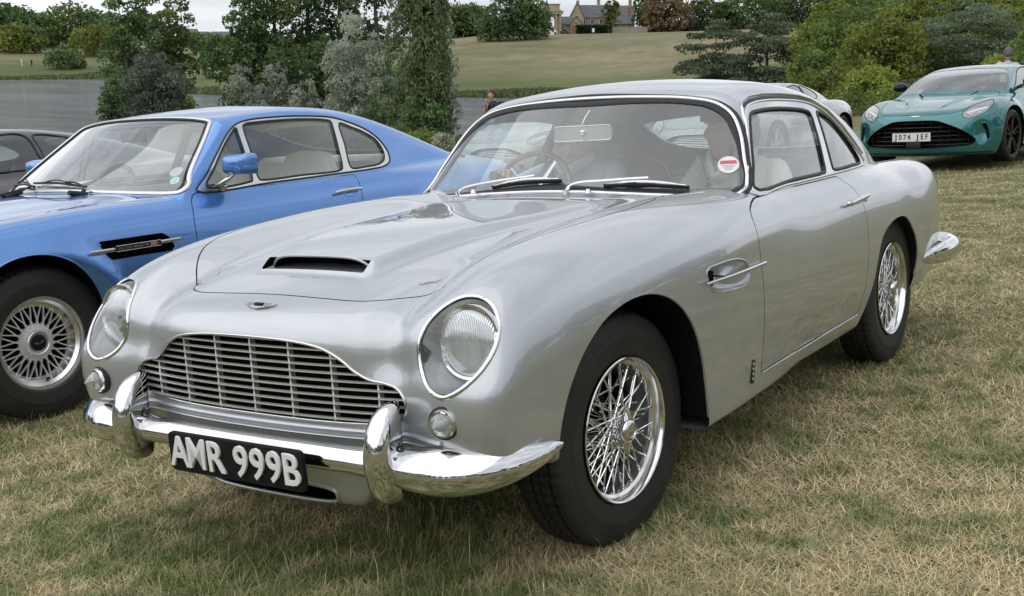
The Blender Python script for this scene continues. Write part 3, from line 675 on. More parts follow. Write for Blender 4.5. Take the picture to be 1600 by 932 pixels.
        lens=MB().lathe([(-.002,.086),(-.012,.078),(-.020,.055),(-.024,.025),(-.025,0)],40,'y').build('lamp_lens',M_flute,ho,L0)
        MB().lathe([(-.001,.084),(.03,.06),(.05,.02),(.052,0)],32,'y').build('lamp_reflector',M_chrome2,ho,L0)
        # front indicator
        p=onto(F5,[(.640*s_,.526)],'y',off=0)[0];I0=Matrix.Translation(p)@Matrix.Rotation(R(8*s_),4,'Z')
        io=bpy.data.objects.new('indicator',None);COL.objects.link(io);io.parent=car;io.matrix_basis=I0
        MB().lathe([(.012,.036),(-.006,.036),(-.013,.033),(-.014,.029),(-.008,.027),(.01,.026)],32,'y').build('indicator_rim',M_chrome,io)
        MB().lathe([(.012,.041),(-.002,.041),(-.004,.036)],32,'y').build('indicator_gasket',M_rubber,io)
        pr=[(-.006,.0285)]
        for k in range(8): t=k/8;r0=.0275*(1-t)**.75;pr+= [(-.012-.034*t,r0+.0015),(-.014-.034*t,r0-.0008)]
        pr+=[(-.050,.0)]
        MB().lathe(pr,32,'y').build('indicator_lens',M_ribbed,io);MB().lathe([(-.004,.0),(-.004,.026)],24,'y').build('indicator_reflector',M_chrome2,io)
        MB().lathe([(-.028,.0),(-.026,.007),(-.014,.009),(-.004,.006)],12,'y').build('indicator_bulb',M_lampglass,io)
    # ---- bumper with overriders and plate
    bp=bpy.data.objects.new('front_bumper',None);COL.objects.link(bp);bp.parent=car
    key=[(0,-.735,.408,.034,.030),(.20,-.732,.408,.034,.030),(.38,-.722,.406,.036,.033),(.47,-.716,.404,.045,.040),(.56,-.715,.403,.054,.046),(.64,-.708,.405,.058,.048),(.71,-.675,.409,.054,.043),(.765,-.615,.415,.043,.034),(.80,-.545,.423,.028,.022),(.815,-.49,.431,.014,.010),(.818,-.468,.433,.004,.003)]
    full=[(-a[0],)+a[1:] for a in key[:0:-1]]+key;K=catmull(full,5,False)
    sec=36;rows=[]
    for i,(x,y,z,hz,hy) in enumerate(K):
        a=K[max(i-1,0)];b=K[min(i+1,len(K)-1)];t=np.array([b[0]-a[0],b[1]-a[1]]);t/=np.linalg.norm(t);nx,ny=t[1],-t[0]
        r_=[]
        for k in range(sec):
            A=2*PI*k/sec;c_,s__=math.cos(A),math.sin(A)
            u=np.sign(c_)*abs(c_)**.8;v=np.sign(s__)*abs(s__)**.9
            up=1.25 if (v>0) else 1.0
            o=hy*u if u>0 else hy*.5*u
            lean=.35*max(v,0)*hy
            r_.append((x+nx*(o-lean),y+ny*(o-lean),z+hz*v))
        rows.append(r_)
    VV,FF=loft(rows,False,True);me=mesh(VV,[f[::-1] for f in FF],True);link('bumper_bar',me,M_chrome,bp)
    for s_ in (1,-1):
        key=[(a+.002,b+.056,c_,d_) for a,b,c_,d_ in [(.308,-.760,.004,.006),(.314,-.775,.026,.020),(.333,-.786,.038,.030),(.375,-.796,.044,.036),(.42,-.800,.045,.038),(.47,-.797,.043,.036),(.51,-.787,.038,.031),(.54,-.772,.028,.024),(.554,-.756,.015,.015),(.559,-.745,.003,.004)]]
        K=catmull(key,4,False);rows=[]
        for i,(z,y,hx,hy) in enumerate(K):
            rows.append([(s_*.472+.90*hx*math.cos(A),y-hy*max(math.sin(A),0)**.8*1.35+hy*1.8*max(-math.sin(A),0),z+.10*0) for A in np.linspace(0,2*PI,32,endpoint=False)])
        VV,FF=loft(rows,False,True);ov=link('overrider',mesh(VV,[f if True else f for f in FF],True),M_chrome,bp)
        # saddle between overrider and bar
        pts=[(s_*.472+.060*k_,-.736+.018*abs(k_)**2-.04*(1-abs(k_)),.430+.012*math.cos(k_*1.5)) for k_ in np.linspace(-1.15,1.15,13)]
        tube('overrider_band',[(p_[0],p_[1]-.004,p_[2]) for p_ in pts],[.002+.007*math.cos(PI*.5*min(1,abs(k_)/1.2)) for k_ in np.linspace(-1.15,1.15,13)],M_chrome,bp,8,flat=.6,up=(0,-1,0))
        Vg=[(s_*(.472)+ .056*math.cos(A)*(1),-.720,.415+.062*math.sin(A)) for A in np.linspace(0,2*PI,28,endpoint=False)]
        tube('overrider_gasket',Vg,.004,M_rubber,bp,6,True)
    pl=bpy.data.objects.new('number_plate',None);COL.objects.link(pl);pl.parent=car;pl.matrix_basis=Matrix.Translation((.006,-.798,.382))@Matrix.Rotation(R(3),4,'X')
    link('plate_board',prism(poly_round([(-.250,-.055),(.250,-.055),(.250,.055),(-.250,.055)],.018,5),.012,.002),M_black_gloss,pl)
    for ch,x in zip('AMR999B',(-.203,-.135,-.063,.034,.094,.154,.213)):
        me=text_mesh(ch,.118,.0026,.0013,.0007)
        o=link('letter',me,M_letter,pl,Matrix.Translation((x,-.005,.000))@Matrix.Rotation(R(90),4,'X')@Matrix.Diagonal((.92,1.0,1,1)))
        if ch=='M': o.matrix_basis=Matrix.Translation((x-.001,-.005,.001))@Matrix.Rotation(R(90),4,'X')@Matrix.Diagonal((.84,1.0,1,1))
    # apron ledge between the grille and the bumper
    for zz,w_,dy in ((.470,.006,.006),(.452,.004,.010)):
        V,N=onto(F5,[(x,zz) for x in np.linspace(-.62,.62,41)],'y',normals=True);ribbon('apron_ledge',V,N,w_,.012,M_silver,car,False,8,off=-.006+dy*.5)
    # low air intake
    V,N=onto(F5,intake,'y',normals=True);rows=[V,V+np.array([0,.05,0]),V*[.9,1,1]+np.array([0,.14,0])];VV,FF=loft(rows,False,True);link('lower_intake',mesh(VV,FF),M_void,car);MB().add([(x,y+.14,z) for x,y,z in V*[.9,1,1]],[tuple(range(len(V)))]).build('lower_intake_back',M_void,car);tube('intake_lip',V,.006,M_silver,car,8,True)
    # ---- bonnet intake mouth: a dark slot under the raised lip, with a ramp
    xs=np.linspace(-.192,.192,33);lip=[];base=[];deep=[]
    for x in xs:
        e=(abs(x)/.192)**7
        pt=onto(F5,[(x*1.0,-.385)],'z')[0];pb=onto(F5,[(x*1.03,-.455)],'z')[0]
        lip.append((x,-.414+.016*e,(pt[2]-.001)*(1-e)+e*(pb[2]+.008)));base.append((x*1.035,-.446+.010*e,pb[2]+.002));deep.append((x,-.345,pb[2]+.010))
    VV,FF=loft([base,deep]);link('bonnet_intake_ramp',mesh(VV,FF,True),M_silver,bn)
    VV,FF=loft([deep,[(a[0],a[1]+.05,a[2]-.001) for a in lip],[(a[0],a[1]+.001,a[2]-.003) for a in lip]]);link('bonnet_intake_throat',mesh(VV,FF,True),M_void,bn)
    tube('bonnet_intake_lip',[(base[0][0],base[0][1],base[0][2]-.002)]+lip+[(base[-1][0],base[-1][1],base[-1][2]-.002)],.0042,M_silver,bn,8)
    # scripts on the bonnet edge, badge on the nose
    for s_ in (1,-1):
        me=text_mesh('Superleggera',.016,.0008,.0004,.0,.85)
        p,N=onto(F5,[(.405*s_,-.42)],'z',normals=True);p=p[0];n=Vector(N[0]);t=Vector((.052*s_,.062,0)) if s_>0 else Vector((.052,-.062,0));t=(t-n*t.dot(n)).normalized();b=n.cross(t)
        link('script_badge',me,M_chrome,bn,Matrix([[t.x,b.x,n.x,p[0]+n.x*.002],[t.y,b.y,n.y,p[1]+n.y*.002],[t.z,b.z,n.z,p[2]+n.z*.002],[0,0,0,1]]))
    wing=[(-.062,.011),(-.04,.0115),(-.012,.0125),(.012,.0125),(.04,.0115),(.062,.011),(.050,.004),(.036,-.002),(.022,-.007),(.010,-.010),(0,-.012),(-.010,-.010),(-.022,-.007),(-.036,-.002),(-.050,.004)]
    p,N=onto(F5,[(0,-.652)],'z',normals=True);n=Vector(N[0]);Mb=Matrix.Translation(Vector(p[0])+n*.004)@n.to_track_quat('-Y','Z').to_matrix().to_4x4()
    wb=link('wing_badge',prism(wing,.004,.0012),M_chrome,bn if False else car,Mb@Matrix.Translation((0,-.002,0)))
    MB().box((0,-.001,.004),(.030,.004,.009),bev=.001).build('badge_centre',M_black_gloss,wb)
    for k in range(5):
        for s_ in (1,-1): MB().box((s_*.030,-.0008,.008-k*.0035),(.030-.006*k,.002,.0012)).build('badge_feather',M_chrome2,wb)
    # ---- rear bumper ends, exhaust side
    for s_ in (1,-1):
        key=[(.762,2.86,.415,.003,.003),(.775,2.92,.415,.030,.014),(.790,3.04,.415,.046,.026),(.795,3.20,.413,.052,.036),(.775,3.36,.412,.054,.042),(.70,3.50,.412,.052,.040),(.50,3.60,.412,.044,.032),(.2,3.63,.412,.04,.03),(0,3.63,.412,.04,.03)]
        K=catmull(key,5,False);rows=[]
        for i,(x,y,z,hz,hy) in enumerate(K):
            a=K[max(i-1,0)];b=K[min(i+1,len(K)-1)];t=np.array([b[0]-a[0],b[1]-a[1]]);t/=np.linalg.norm(t);nx,ny=t[1],-t[0]
            rows.append([(s_*(x+nx*hy*math.cos(A)),y+ny*hy*math.cos(A),z+hz*math.sin(A)) for A in np.linspace(0,2*PI,24,endpoint=False)])
        VV,FF=loft(rows,False,True);link('rear_bumper',mesh(VV,FF if s_<0 else [f[::-1] for f in FF],True),M_chrome,car)
    # ---- wheels
    for (x,y,s_) in ((.655,0,1),(.65,2.489,1),(-.655,0,-1),(-.65,2.489,-1)):
        Mx=Matrix.Translation((x,y,.335))
        if s_<0: Mx=Mx@Matrix.Rotation(PI,4,'Z')
        if y==0: Mx=Matrix.Translation((x,y,.335))@Matrix.Rotation(R(-3.5),4,'Z')@(Matrix.Rotation(PI,4,'Z') if s_<0 else Matrix.Identity(4))
        Mx=Mx@Matrix.Rotation(R(17 if y==0 else 40),4,'X')
        wire_wheel(car,Mx)
    # ---- wipers
    def onscreen(x,z,off=0):
        y=wsurf(x,z);return np.array([x,y,z])+np.array([.72*x,-1,.98])/1.5*off
    for (px,pz),(ex,ez),(b0,b1) in (((-.435,.922),(-.07,.978),((-.262,.945),(.045,.966))),((.085,.930),(.375,.962),((.222,.946),(.520,.932)))):
        a=[onscreen(px,pz,.012),onscreen(px+.02,pz+.010,.02),onscreen((px+ex)/2,(pz+ez)/2+.006,.026),onscreen(ex,ez,.022)]
        if px>0: a=[onscreen(.085,.930,.012),onscreen(.10,.945,.022),onscreen(.24,.955,.026),onscreen(.375,.962,.022)]
        w=bpy.data.objects.new('wiper',None);COL.objects.link(w);w.parent=car
        tube('wiper_arm',catmull(a,5,False),[.0095]*4+[.006]*12,M_chrome,w,8,flat=.6,up=(0,-.7,.7))
        m_=((b0[0]+b1[0])/2,(b0[1]+b1[1])/2+.004)
        tube('wiper_blade',catmull([onscreen(b0[0],b0[1],.008),onscreen(m_[0],m_[1],.012),onscreen(b1[0],b1[1],.008)],5,False),.0055,M_rubber,w,6,flat=1.6,up=(0,-.7,.7))
        tube('blade_holder',catmull([onscreen(b0[0]+.01,b0[1]+.003,.016),onscreen(m_[0],m_[1]+.006,.022),onscreen(b1[0]-.01,b1[1]+.003,.016)],5,False),[.003]*2+[.0055]*7+[.003]*2,M_chrome,w,6)
        tube('wiper_base',[onscreen(px,pz-.012,-.005),onscreen(px,pz,.02)],[.013,.010],M_chrome,w,12)
        tube('washer_jet',[(px+.10,wsurf(px+.1,.918)-.02,.932),(px+.10,wsurf(px+.1,.918)-.02,.946)],[.012,.007],M_chrome,car,10)
    # ---- sticker on the screen
    p=onscreen(.617,1.005,-.004);n=Vector((.72*.617,-1,.98)).normalized();Ms=Matrix.Translation(p)@n.to_track_quat('-Y','Z').to_matrix().to_4x4()
    st=link('windscreen_sticker',prism(ell(0,0,.037,.037,32),.0006),M_paper,car,Ms@Matrix.Translation((0,-.004,0)))
    link('sticker_band',prism([(-.030,.003),(.030,.003),(.027,.018),(-.027,.018)],.0004),M_redprint,st,Matrix.Translation((0,-.0008,0)))
    for k in range(4): MB().box((0,-.0008,-.004-.006*k),(.045-.008*k,.0004,.0016)).build('sticker_line',M_greyprint,st)
    # ---- cabin
    tubm=Shell(sh.V,sh.T,sh.N)
    flo=MB();flo.box((0,1.65,.29),(1.30,2.3,.02));flo.build('floor_pan',M_void,car)
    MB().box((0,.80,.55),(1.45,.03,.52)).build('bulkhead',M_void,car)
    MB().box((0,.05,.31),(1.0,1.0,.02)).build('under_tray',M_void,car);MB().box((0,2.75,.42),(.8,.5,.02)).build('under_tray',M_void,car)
    for s_ in (1,-1):
        MB().box((s_*.690,1.55,.57),(.02,1.4,.54),bev=.01).build('door_card',M_leather,car)
        MB().box((s_*.662,1.5,.862),(.05,1.05,.03),bev=.012).build('door_capping',M_leather,car)
    K=[(x,1.0+.22*x*x+.03,.872) for x in np.linspace(-.66,.66,25)]
    rows=[[(x,.845+.36*x*x,.905) for x in np.linspace(-.66,.66,25)],[(x,.96+.30*x*x,.922) for x in np.linspace(-.66,.66,25)],[(x,1.08+.2*x*x,.905) for x in np.linspace(-.67,.67,25)],[(x,1.13+.2*x*x,.86) for x in np.linspace(-.68,.68,25)],[(x,1.12+.2*x*x,.66) for x in np.linspace(-.68,.68,25)]]
    VV,FF=loft(rows);link('dashboard',mesh(VV,FF,True),M_leather,car)
    for s_ in (1,-1):
        seat=bpy.data.objects.new('seat',None);COL.objects.link(seat);seat.parent=car;seat.matrix_basis=Matrix.Translation((.36*s_,0,0))
        MB().box((0,1.62,.46),(.50,.52,.16),bev=.06).build('seat_cushion',M_leather,seat)
        rows=[]
        for z,y,w_,t_ in ((.42,1.90,.22,.05),(.50,1.91,.245,.065),(.65,1.96,.25,.07),(.80,2.02,.245,.065),(.90,2.06,.22,.055),(.955,2.085,.17,.04),(.97,2.09,.08,.015)):
            rows.append([(w_*np.sign(math.cos(A))*abs(math.cos(A))**.6,y+t_*math.sin(A)*(1-.25*math.cos(A)**2),z) for A in np.linspace(0,2*PI,28,endpoint=False)])
        VV,FF=loft(rows,False,True);FF.append(tuple(range(len(VV)-28,len(VV))));link('seat_back',mesh(VV,[f[::-1] for f in FF],True),M_leather,seat)
    MB().box((0,2.50,.62),(1.15,.22,.46),bev=.08).build('rear_seat',M_leather,car)
    MB().box((0,2.66,.86),(1.05,.26,.03),bev=.01).build('parcel_shelf',M_leather,car)
    # headlining just inside the roof
    xs=np.linspace(-.52,.52,17);ys=np.linspace(1.22,2.35,14)
    hp=onto(F5,[(x,y) for y in ys for x in xs],'z');hp[:,2]-=.03;V_=hp.reshape(14,17,3);VV,FF=loft(V_);link('headlining',mesh(VV,FF,True),M_head,car)
    # rear pillars lining
    for s_ in (1,-1):
        q=onto(F5,[(2.30,.93),(2.22,1.02),(2.13,1.11),(2.25,1.10),(2.42,.98),(2.46,.93)],'x',s_);q[:,0]-=.03*s_
        MB().add(q,[(0,1,2,3,4,5)]).build('pillar_lining',M_head,car)
    # steering wheel: wood rim, three spokes
    sw=bpy.data.objects.new('steering_wheel',None);COL.objects.link(sw);sw.parent=car
    SWM=Matrix.Translation((-.385,1.27,.868))@Matrix.Rotation(R(-24),4,'X');sw.matrix_basis=SWM
    c=[(.195*math.cos(a),0,.195*math.sin(a)) for a in np.linspace(0,2*PI,48,endpoint=False)]
    tube('steering_rim',c,.0115,M_wood,sw,10,True)
    for a in (90,210,330): tube('steering_spoke',[(0,.01,0),(.19*math.cos(R(a+90)),0,.19*math.sin(R(a+90)))],.010,M_alu,sw,8,flat=.3,up=(0,1,0))
    MB().lathe([(-.02,0),(-.02,.03),(.0,.04),(.03,.035)],24,'y').build('steering_boss',M_black,sw);tube('steering_column',[(0,.02,0),(0,-.28,.0)],.02,M_black,sw,12)
    # mirror on a stalk
    mr=bpy.data.objects.new('rear_view_mirror',None);COL.objects.link(mr);mr.parent=car;mr.matrix_basis=Matrix.Translation((.0,1.075,1.128))@Matrix.Rotation(R(16),4,'Z')
    link('mirror_back',prism(poly_round([(-.115,-.026),(.108,-.026),(.115,.0),(.108,.030),(-.112,.030)],.014,4),.016,.004),M_mirrorback,mr)
    tube('mirror_frame',[(a,-.001,b) for a,b in poly_round([(-.115,-.026),(.108,-.026),(.115,.0),(.108,.030),(-.112,.030)],.014,4)],.003,M_chrome,mr,6,True)
    tube('mirror_stalk',[(-.005,-.006,.006),(.0,-.012,.03),(.012,-.004,.06),(.028,.012,.086)],.003,M_chrome,mr,8);MB().lathe([(-.012,0),(-.010,.010),(0,.014)],16,'y').build('mirror_swivel',M_chrome,mr,Matrix.Translation((0,0,.006)))
    return car
M_slat=mat('grille_slat',(.86,.86,.85),.38,.75)
M_bowl=mat('headlight_bowl',(.17,.175,.18),.28,.7)
M_lampglass=glass('lamp_glass',(.9,.92,.93),1.6,.16)
M_flute=mat('fluted_lens',(.80,.82,.83),.10,.92,coat=1.);q=NB(M_flute);_t=q.n('ShaderNodeTexCoord');_w=q.n('ShaderNodeTexWave',{0:_t.outputs['Object'],'Scale':58.},bands_direction='X');_b=q.n('ShaderNodeBump',{'Height':_w.outputs[1],'Strength':1.,'Distance':.0022});q.link(_b.outputs[0],q.b.inputs['Normal'])
M_ribbed=glass('ribbed_glass',(.86,.88,.88),1.9,.16)
M_black_gloss=mat('black_plate',(.006,.006,.007),.55,spec=.25)
M_letter=mat('letter_silver',(.82,.82,.82),.45,.1)
M_paper=mat('white_paper',(.75,.75,.72),.7);M_redprint=mat('red_print',(.62,.12,.14),.7);M_greyprint=mat('grey_print',(.4,.4,.4),.7)
M_wood=varied('wood_rim',(.16,.07,.03),(.26,.13,.06),20,.3,coat=.6)
M_mirrorback=mat('mirror_back',(.48,.52,.52),.25,.7)
CAR=silver_coupe()
# ================================================================= helpers shared by the other cars
def side_piece(p,s_): return Shell(p.V,p.T[(p.V[p.T][:,:,0].mean(1)*s_)>0],p.N)
def sweep_arch(F,car,ar,s_,zmin,paintm,depth=.42,lip=.004):
    q=ar[ar[:,1]>zmin];o=np.argsort(np.arctan2(q[:,1]-zmin+.06,-(q[:,0]-q[:,0].mean())));q=q[o]
    V,N=onto(F,q,'x',s_,normals=True);rows=[]
    for dx in (0,.004,.02,.06,depth):
        W_=V.copy();W_[:,0]-=dx*s_
        if dx>.01:
            cen=np.array([q[:,0].mean(),.36]);dd=W_[:,1:]-cen;dd/=np.linalg.norm(dd,axis=1,keepdims=True);W_[:,1:]+=dd*.010
        rows.append(W_)
    if s_<0: rows=rows[::-1]
    VV,FF=loft(rows);link('wheel_arch_liner',mesh(VV,FF,True),M_black,car);tube('arch_lip',V-np.array([.002*s_,0,0]),lip,paintm,car,6)
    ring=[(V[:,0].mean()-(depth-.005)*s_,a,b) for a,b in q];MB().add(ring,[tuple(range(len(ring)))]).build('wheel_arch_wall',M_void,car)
def empty_part(name,parent,M=None):
    o=bpy.data.objects.new(name,None);COL.objects.link(o);o.parent=parent
    if M is not None: o.matrix_basis=M
    return o
def seat_part(car,x,y,zc,m,w=.25,back=.50,ribs=True):
    seat=empty_part('seat',car,Matrix.Translation((x,y,zc)))
    MB().box((0,-.25,.04),(w*2,.52,.15),bev=.06).build('seat_cushion',m,seat)
    rows=[]
    for z,yy,w_,t_ in ((0,0,.88,.05),(.08,.01,.98,.065),(.25,.06,1.,.07),(.38,.11,.98,.065),(.46,.14,.88,.055),(back,.155,.66,.04),(back+.02,.16,.3,.015)):
        rows.append([(w*w_*np.sign(math.cos(A))*abs(math.cos(A))**.6,yy+t_*math.sin(A)*(1-.25*math.cos(A)**2)+(.006*math.cos(12*w*w_*math.cos(A)/w*2) if ribs and math.sin(A)<0 else 0),z) for A in np.linspace(0,2*PI,56,endpoint=False)])
    VV,FF=loft(rows,False,True);FF.append(tuple(range(len(VV)-56,len(VV))));link('seat_back',mesh(VV,[f[::-1] for f in FF],True),m,seat)
    return seat
# ================================================================= the blue coupe
FV=field(V8)
v_arf=catmull([(-.45,.10),(-.445,.35),(-.42,.47),(-.37,.58),(-.29,.665),(-.18,.722),(-.07,.738),(.04,.722),(.135,.672),(.21,.590),(.255,.50),(.28,.39),(.285,.28),(.285,.10)],5)
v_arr=catmull([(2.24,.10),(2.24,.35),(2.27,.50),(2.32,.60),(2.40,.685),(2.50,.730),(2.61,.738),(2.73,.715),(2.83,.65),(2.90,.56),(2.94,.45),(2.95,.30),(2.95,.10)],5)
v_ws_r=[(0,1.290),(.3,1.284),(.50,1.268),(.575,1.252),(.600,1.225),(.66,1.14),(.735,1.02),(.782,.945),(.775,.928),(.74,.922),(.60,.926),(.40,.936),(.2,.944),(0,.947)]
V_WS=catmull(v_ws_r+[(-x,z) for x,z in v_ws_r[-2:0:-1]],6)
v_win=catmull([(.90,.921),(.99,.995),(1.11,1.10),(1.22,1.19),(1.30,1.232),(1.40,1.250),(1.55,1.256),(1.74,1.254),(2.0,1.234),(2.12,1.200),(2.24,1.150),(2.32,1.085),(2.352,1.01),(2.335,.960),(2.28,.938),(2.15,.929),(1.9,.926),(1.4,.921)],5)
v_g1=catmull([(.965,.936),(1.05,1.02),(1.15,1.115),(1.245,1.19),(1.285,1.212),(1.282,1.18),(1.272,1.06),(1.258,.943),(1.235,.936)],5)
v_g2=catmull([(1.305,.945),(1.318,1.08),(1.335,1.215),(1.355,1.229),(1.45,1.236),(1.74,1.237),(1.93,1.224),(1.975,1.212),(1.972,1.18),(1.945,1.05),(1.92,.955),(1.90,.943),(1.6,.940),(1.33,.938)],5)
v_g3=catmull([(2.035,1.197),(2.01,1.08),(1.985,.965),(1.995,.947),(2.1,.945),(2.24,.954),(2.295,.978),(2.312,1.02),(2.29,1.085),(2.21,1.138),(2.12,1.173)],5)
v_door=poly_round([(.872,.912),(.835,.865),(.812,.795),(.800,.68),(.80,.50),(.79,.36),(1.1,.33),(1.9,.33),(1.945,.40),(1.955,.60),(1.957,.71),(1.965,.78),(1.985,.86),(1.995,.912),(1.5,.910)],.02)
v_slot=poly_round([(.262,.752),(.615,.752),(.655,.722),(.672,.675),(.655,.660),(.325,.660),(.300,.680)],.014)
v_bon=[(0,-.70),(.40,-.69),(.55,-.60),(.60,-.3),(.63,0),(.635,.3),(.625,.50),(.60,.615),(.585,.63),(.4,.60),(0,.575)]
V_BON=catmull(v_bon+[(-x,y) for x,y in v_bon[-2:0:-1]],6)
def lace_wheel(car,M):
    w=empty_part('wheel',car,M)
    link('tyre',SH['tyre2'],M_tyre,w);link('rim',SH['rim2'],M_alu,w);link('wheel_centre',SH['cen2'],M_alu2,w);link('wheel_back',SH['bk2'],M_void,w)
    for Mx in SH['lace']: link('spoke',SH['lsp'],M_alu2,w,Mx)
    link('centre_cap',SH['ccap'],M_black_gloss,w);link('cap_emblem',SH['emb'],M_chrome2,w)
    tube('valve',[(.045,.0,-.172),(.062,.004,-.168)],.006,M_black,w,8)
    return w
def build_lace():
    SH['tyre2']=tyre_mesh(.338,.206,.215)
    SH['rim2']=MB().lathe([(.070,.2065),(.086,.209),(.094,.2065),(.094,.199),(.085,.195),(.075,.193),(.060,.180),(.040,.176),(.030,.1705),(.028,.158),(.012,.156),(-.06,.17),(-.09,.2)],96).mesh(25)
    SH['cen2']=MB().lathe([(.045,.0),(.050,.044),(.060,.046),(.064,.050),(.058,.056),(.045,.060),(.040,.082),(.034,.084),(.02,.08)],64).mesh(30)
    SH['bk2']=MB().lathe([(-.03,.0),(-.03,.165)],48).mesh()
    SH['lsp']=MB().box((0,0,.5),(.010,.0056,1.0)).mesh(None)
    Ms=[]
    for k in range(20):
        a=2*PI*k/20
        for s in (1,-1):
            for lay,(r0,r1,x0,x1,tw) in enumerate(((.050,.168,.041,.026,R(25)),)):
                p=Vector((x0,r0*math.cos(a),r0*math.sin(a)));b=a+s*tw;q_=Vector((x1,r1*math.cos(b),r1*math.sin(b)));d=q_-p;Z=d.normalized();X=(Vector((1,0,0))-Z*Z.x).normalized();Y=Z.cross(X);L_=d.length
                Ms.append(Matrix([[X.x,Y.x,Z.x*L_,p.x],[X.y,Y.y,Z.y*L_,p.y],[X.z,Y.z,Z.z*L_,p.z],[0,0,0,1]]))
    SH['lace']=Ms
    SH['ccap']=MB().lathe([(.058,.0365),(.062,.036),(.064,.030),(.065,.0)],32).mesh(30)
    e=MB()
    for s in (1,-1): e.add([(.0665,s*.002,0),(.0665,s*.024,.008),(.0665,s*.022,.002),(.0665,s*.012,-.004),(.0665,s*.002,-.006)],[(0,1,2,3,4)])
    SH['emb']=e.mesh(None)
M_alu2=mat('cast_alloy',(.78,.78,.77),.42,.7)
build_lace()
def on2d(F,x,z): return onto(F,[(x,z)],'y')[0]
def blue_coupe():
    M=FIELD@Matrix.Translation((-3.124,.313,0))@Matrix.Rotation(R(-3.6),4,'Z')
    car=empty('sports_coupe',M,'metallic blue coupe with lace alloy wheels parked to the left of the silver car','car')
    sh=car_shell(FV,-.1,3.3,.60,40,200,22,120)
    sh.cut(side_g(v_arf));sh.cut(side_g(v_arr))
    wy=lambda x,z: .64+(z-.93)*1.40+.30*x*x
    gws=sh.cut(lambda x,y,z: np.maximum(sd_poly(x,z,V_WS),np.maximum(wy(x,z)-.05-y,y-1.6)))
    rwin=ell(0,1.10,.56,.11,60,3.2);grw=sh.cut(lambda x,y,z: np.maximum(sd_poly(x,z,rwin),2.2-y))
    dr=sh.cut(side_g(v_door,.5),.0022)
    fr=sh.cut(side_g(v_win,.4));g1=fr.cut(side_g(v_g1,.4));g2=fr.cut(side_g(v_g2,.4));g3=fr.cut(side_g(v_g3,.4))
    sh.cut(side_g(v_slot,.5))
    bn=sh.cut(lambda x,y,z: np.maximum(sd_poly(x,y,V_BON),.72-z),.002)
    sh.build('body',M_blue,car);bn.build('bonnet',M_blue,car);gws.build('windscreen',M_screen,car,-.004);grw.build('rear_window',M_glass,car,-.004)
    for s_ in (1,-1):
        d=side_piece(dr,s_).build('door',M_blue,car)
        side_piece(fr,s_).build('window_frame',M_chrome2,car,.001)
        for g_,nm in ((g1,'quarter_light'),(g2,'door_window'),(g3,'quarter_window')): side_piece(g_,s_).build(nm,M_glass,car,-.008)
        V,N=onto(FV,v_win,'x',s_,normals=True);ribbon('window_trim',V,N,.005,.005,M_black,car,off=.001)
        for pl in (v_g1,v_g2,v_g3):
            V,N=onto(FV,pl,'x',s_,normals=True);ribbon('window_seal',V,N,.006,.003,M_black,car,off=.001)
        for ar in (v_arf,v_arr): sweep_arch(FV,car,ar,s_,.24,M_blue)
        V,N=onto(FV,v_slot,'x',s_,normals=True);rows=[V,V-np.array([.05*s_,0,0])];rows=rows if s_>0 else rows[::-1];VV,FF=loft(rows,False,True);vt=link('side_vent',mesh(VV,FF),M_void,car)
        MB().add([(a-.045*s_,b,c_) for a,b,c_ in V],[tuple(range(len(V)))]).build('vent_back',M_void,vt);tube('vent_edge',V,.0022,M_blue,vt,6,True)
        a=onto(FV,[(.20,.7045),(.34,.706),(.50,.708),(.70,.711)],'x',s_,off=.012);tube('vent_strip',a,.0085,M_chrome2,vt,4,flat=.5,up=(s_,0,0))
        o=onto(FV,[(.462,.7075)],'x',s_,off=.018)[0];Mp=Matrix.Translation(o)@Matrix.Rotation(PI/2 if s_>0 else -PI/2,4,'Z')
        pb=link('vent_plate',prism(poly_round([(-.122,-.0125),(.122,-.0125),(.122,.0125),(-.122,.0125)],.003),.008,.001),M_black_gloss,vt,Mp)
        tube('plate_frame',[(x,-.001,z) for x,z in [(-.122,-.0125),(.122,-.0125),(.122,.0125),(-.122,.0125)]],.0014,M_chrome2,pb,4,True)
        link('plate_lettering',text_mesh('ASTON MARTIN',.0185,.0006,0,.0001,1.12),M_chrome2,pb,Matrix.Translation((-.028,-.0015,0))@Matrix.Rotation(R(90),4,'X')@Matrix.Diagonal((1.12,1,1,1)))
        MB().box((.079,-.0012,0),(.034,.001,.020)).build('plate_panel',M_chrome2,pb)
        link('plate_letter',prism([(.064,.008),(.072,.008),(.079,-.002),(.086,.008),(.094,.008),(.081,-.009),(.077,-.009)],.001),M_redprint,pb,Matrix.Translation((0,-.0028,0)))
        link('plate_letter',text_mesh('8',.017,.0005,0,.0002),M_redprint,pb,Matrix.Translation((.104,-.0015,0))@Matrix.Rotation(R(90),4,'X'))
        # door handle and lock
        a=onto(FV,catmull([(1.76,.822),(1.82,.826),(1.92,.828),(1.965,.826)],4,False),'x',s_,off=.020);tube('door_handle',a,[.006]+[.009]*(len(a)-2)+[.007],M_chrome,d,8,flat=.7,up=(s_,0,0))
        V,N=onto(FV,ell(1.885,.826,.045,.030,24,3),'x',s_,normals=True);cup=V.mean(0)-np.array([.018*s_,0,0]);rows=[V+N*.001,cup+(V-cup)*.8-np.array([.0*s_,0,0])];rows=rows if s_>0 else rows[::-1];tube('handle_cup_edge',V,.0016,M_blue,d,5,True)
        o=onto(FV,[(1.905,.752)],'x',s_)[0];tube('door_lock',[o,o+np.array([.006*s_,0,0])],.0115,M_chrome,d,16)
        # mirror
        b=onto(FV,[(1.05,.928)],'x',s_)[0];mi=empty_part('door_mirror',car,Matrix.Translation(b))
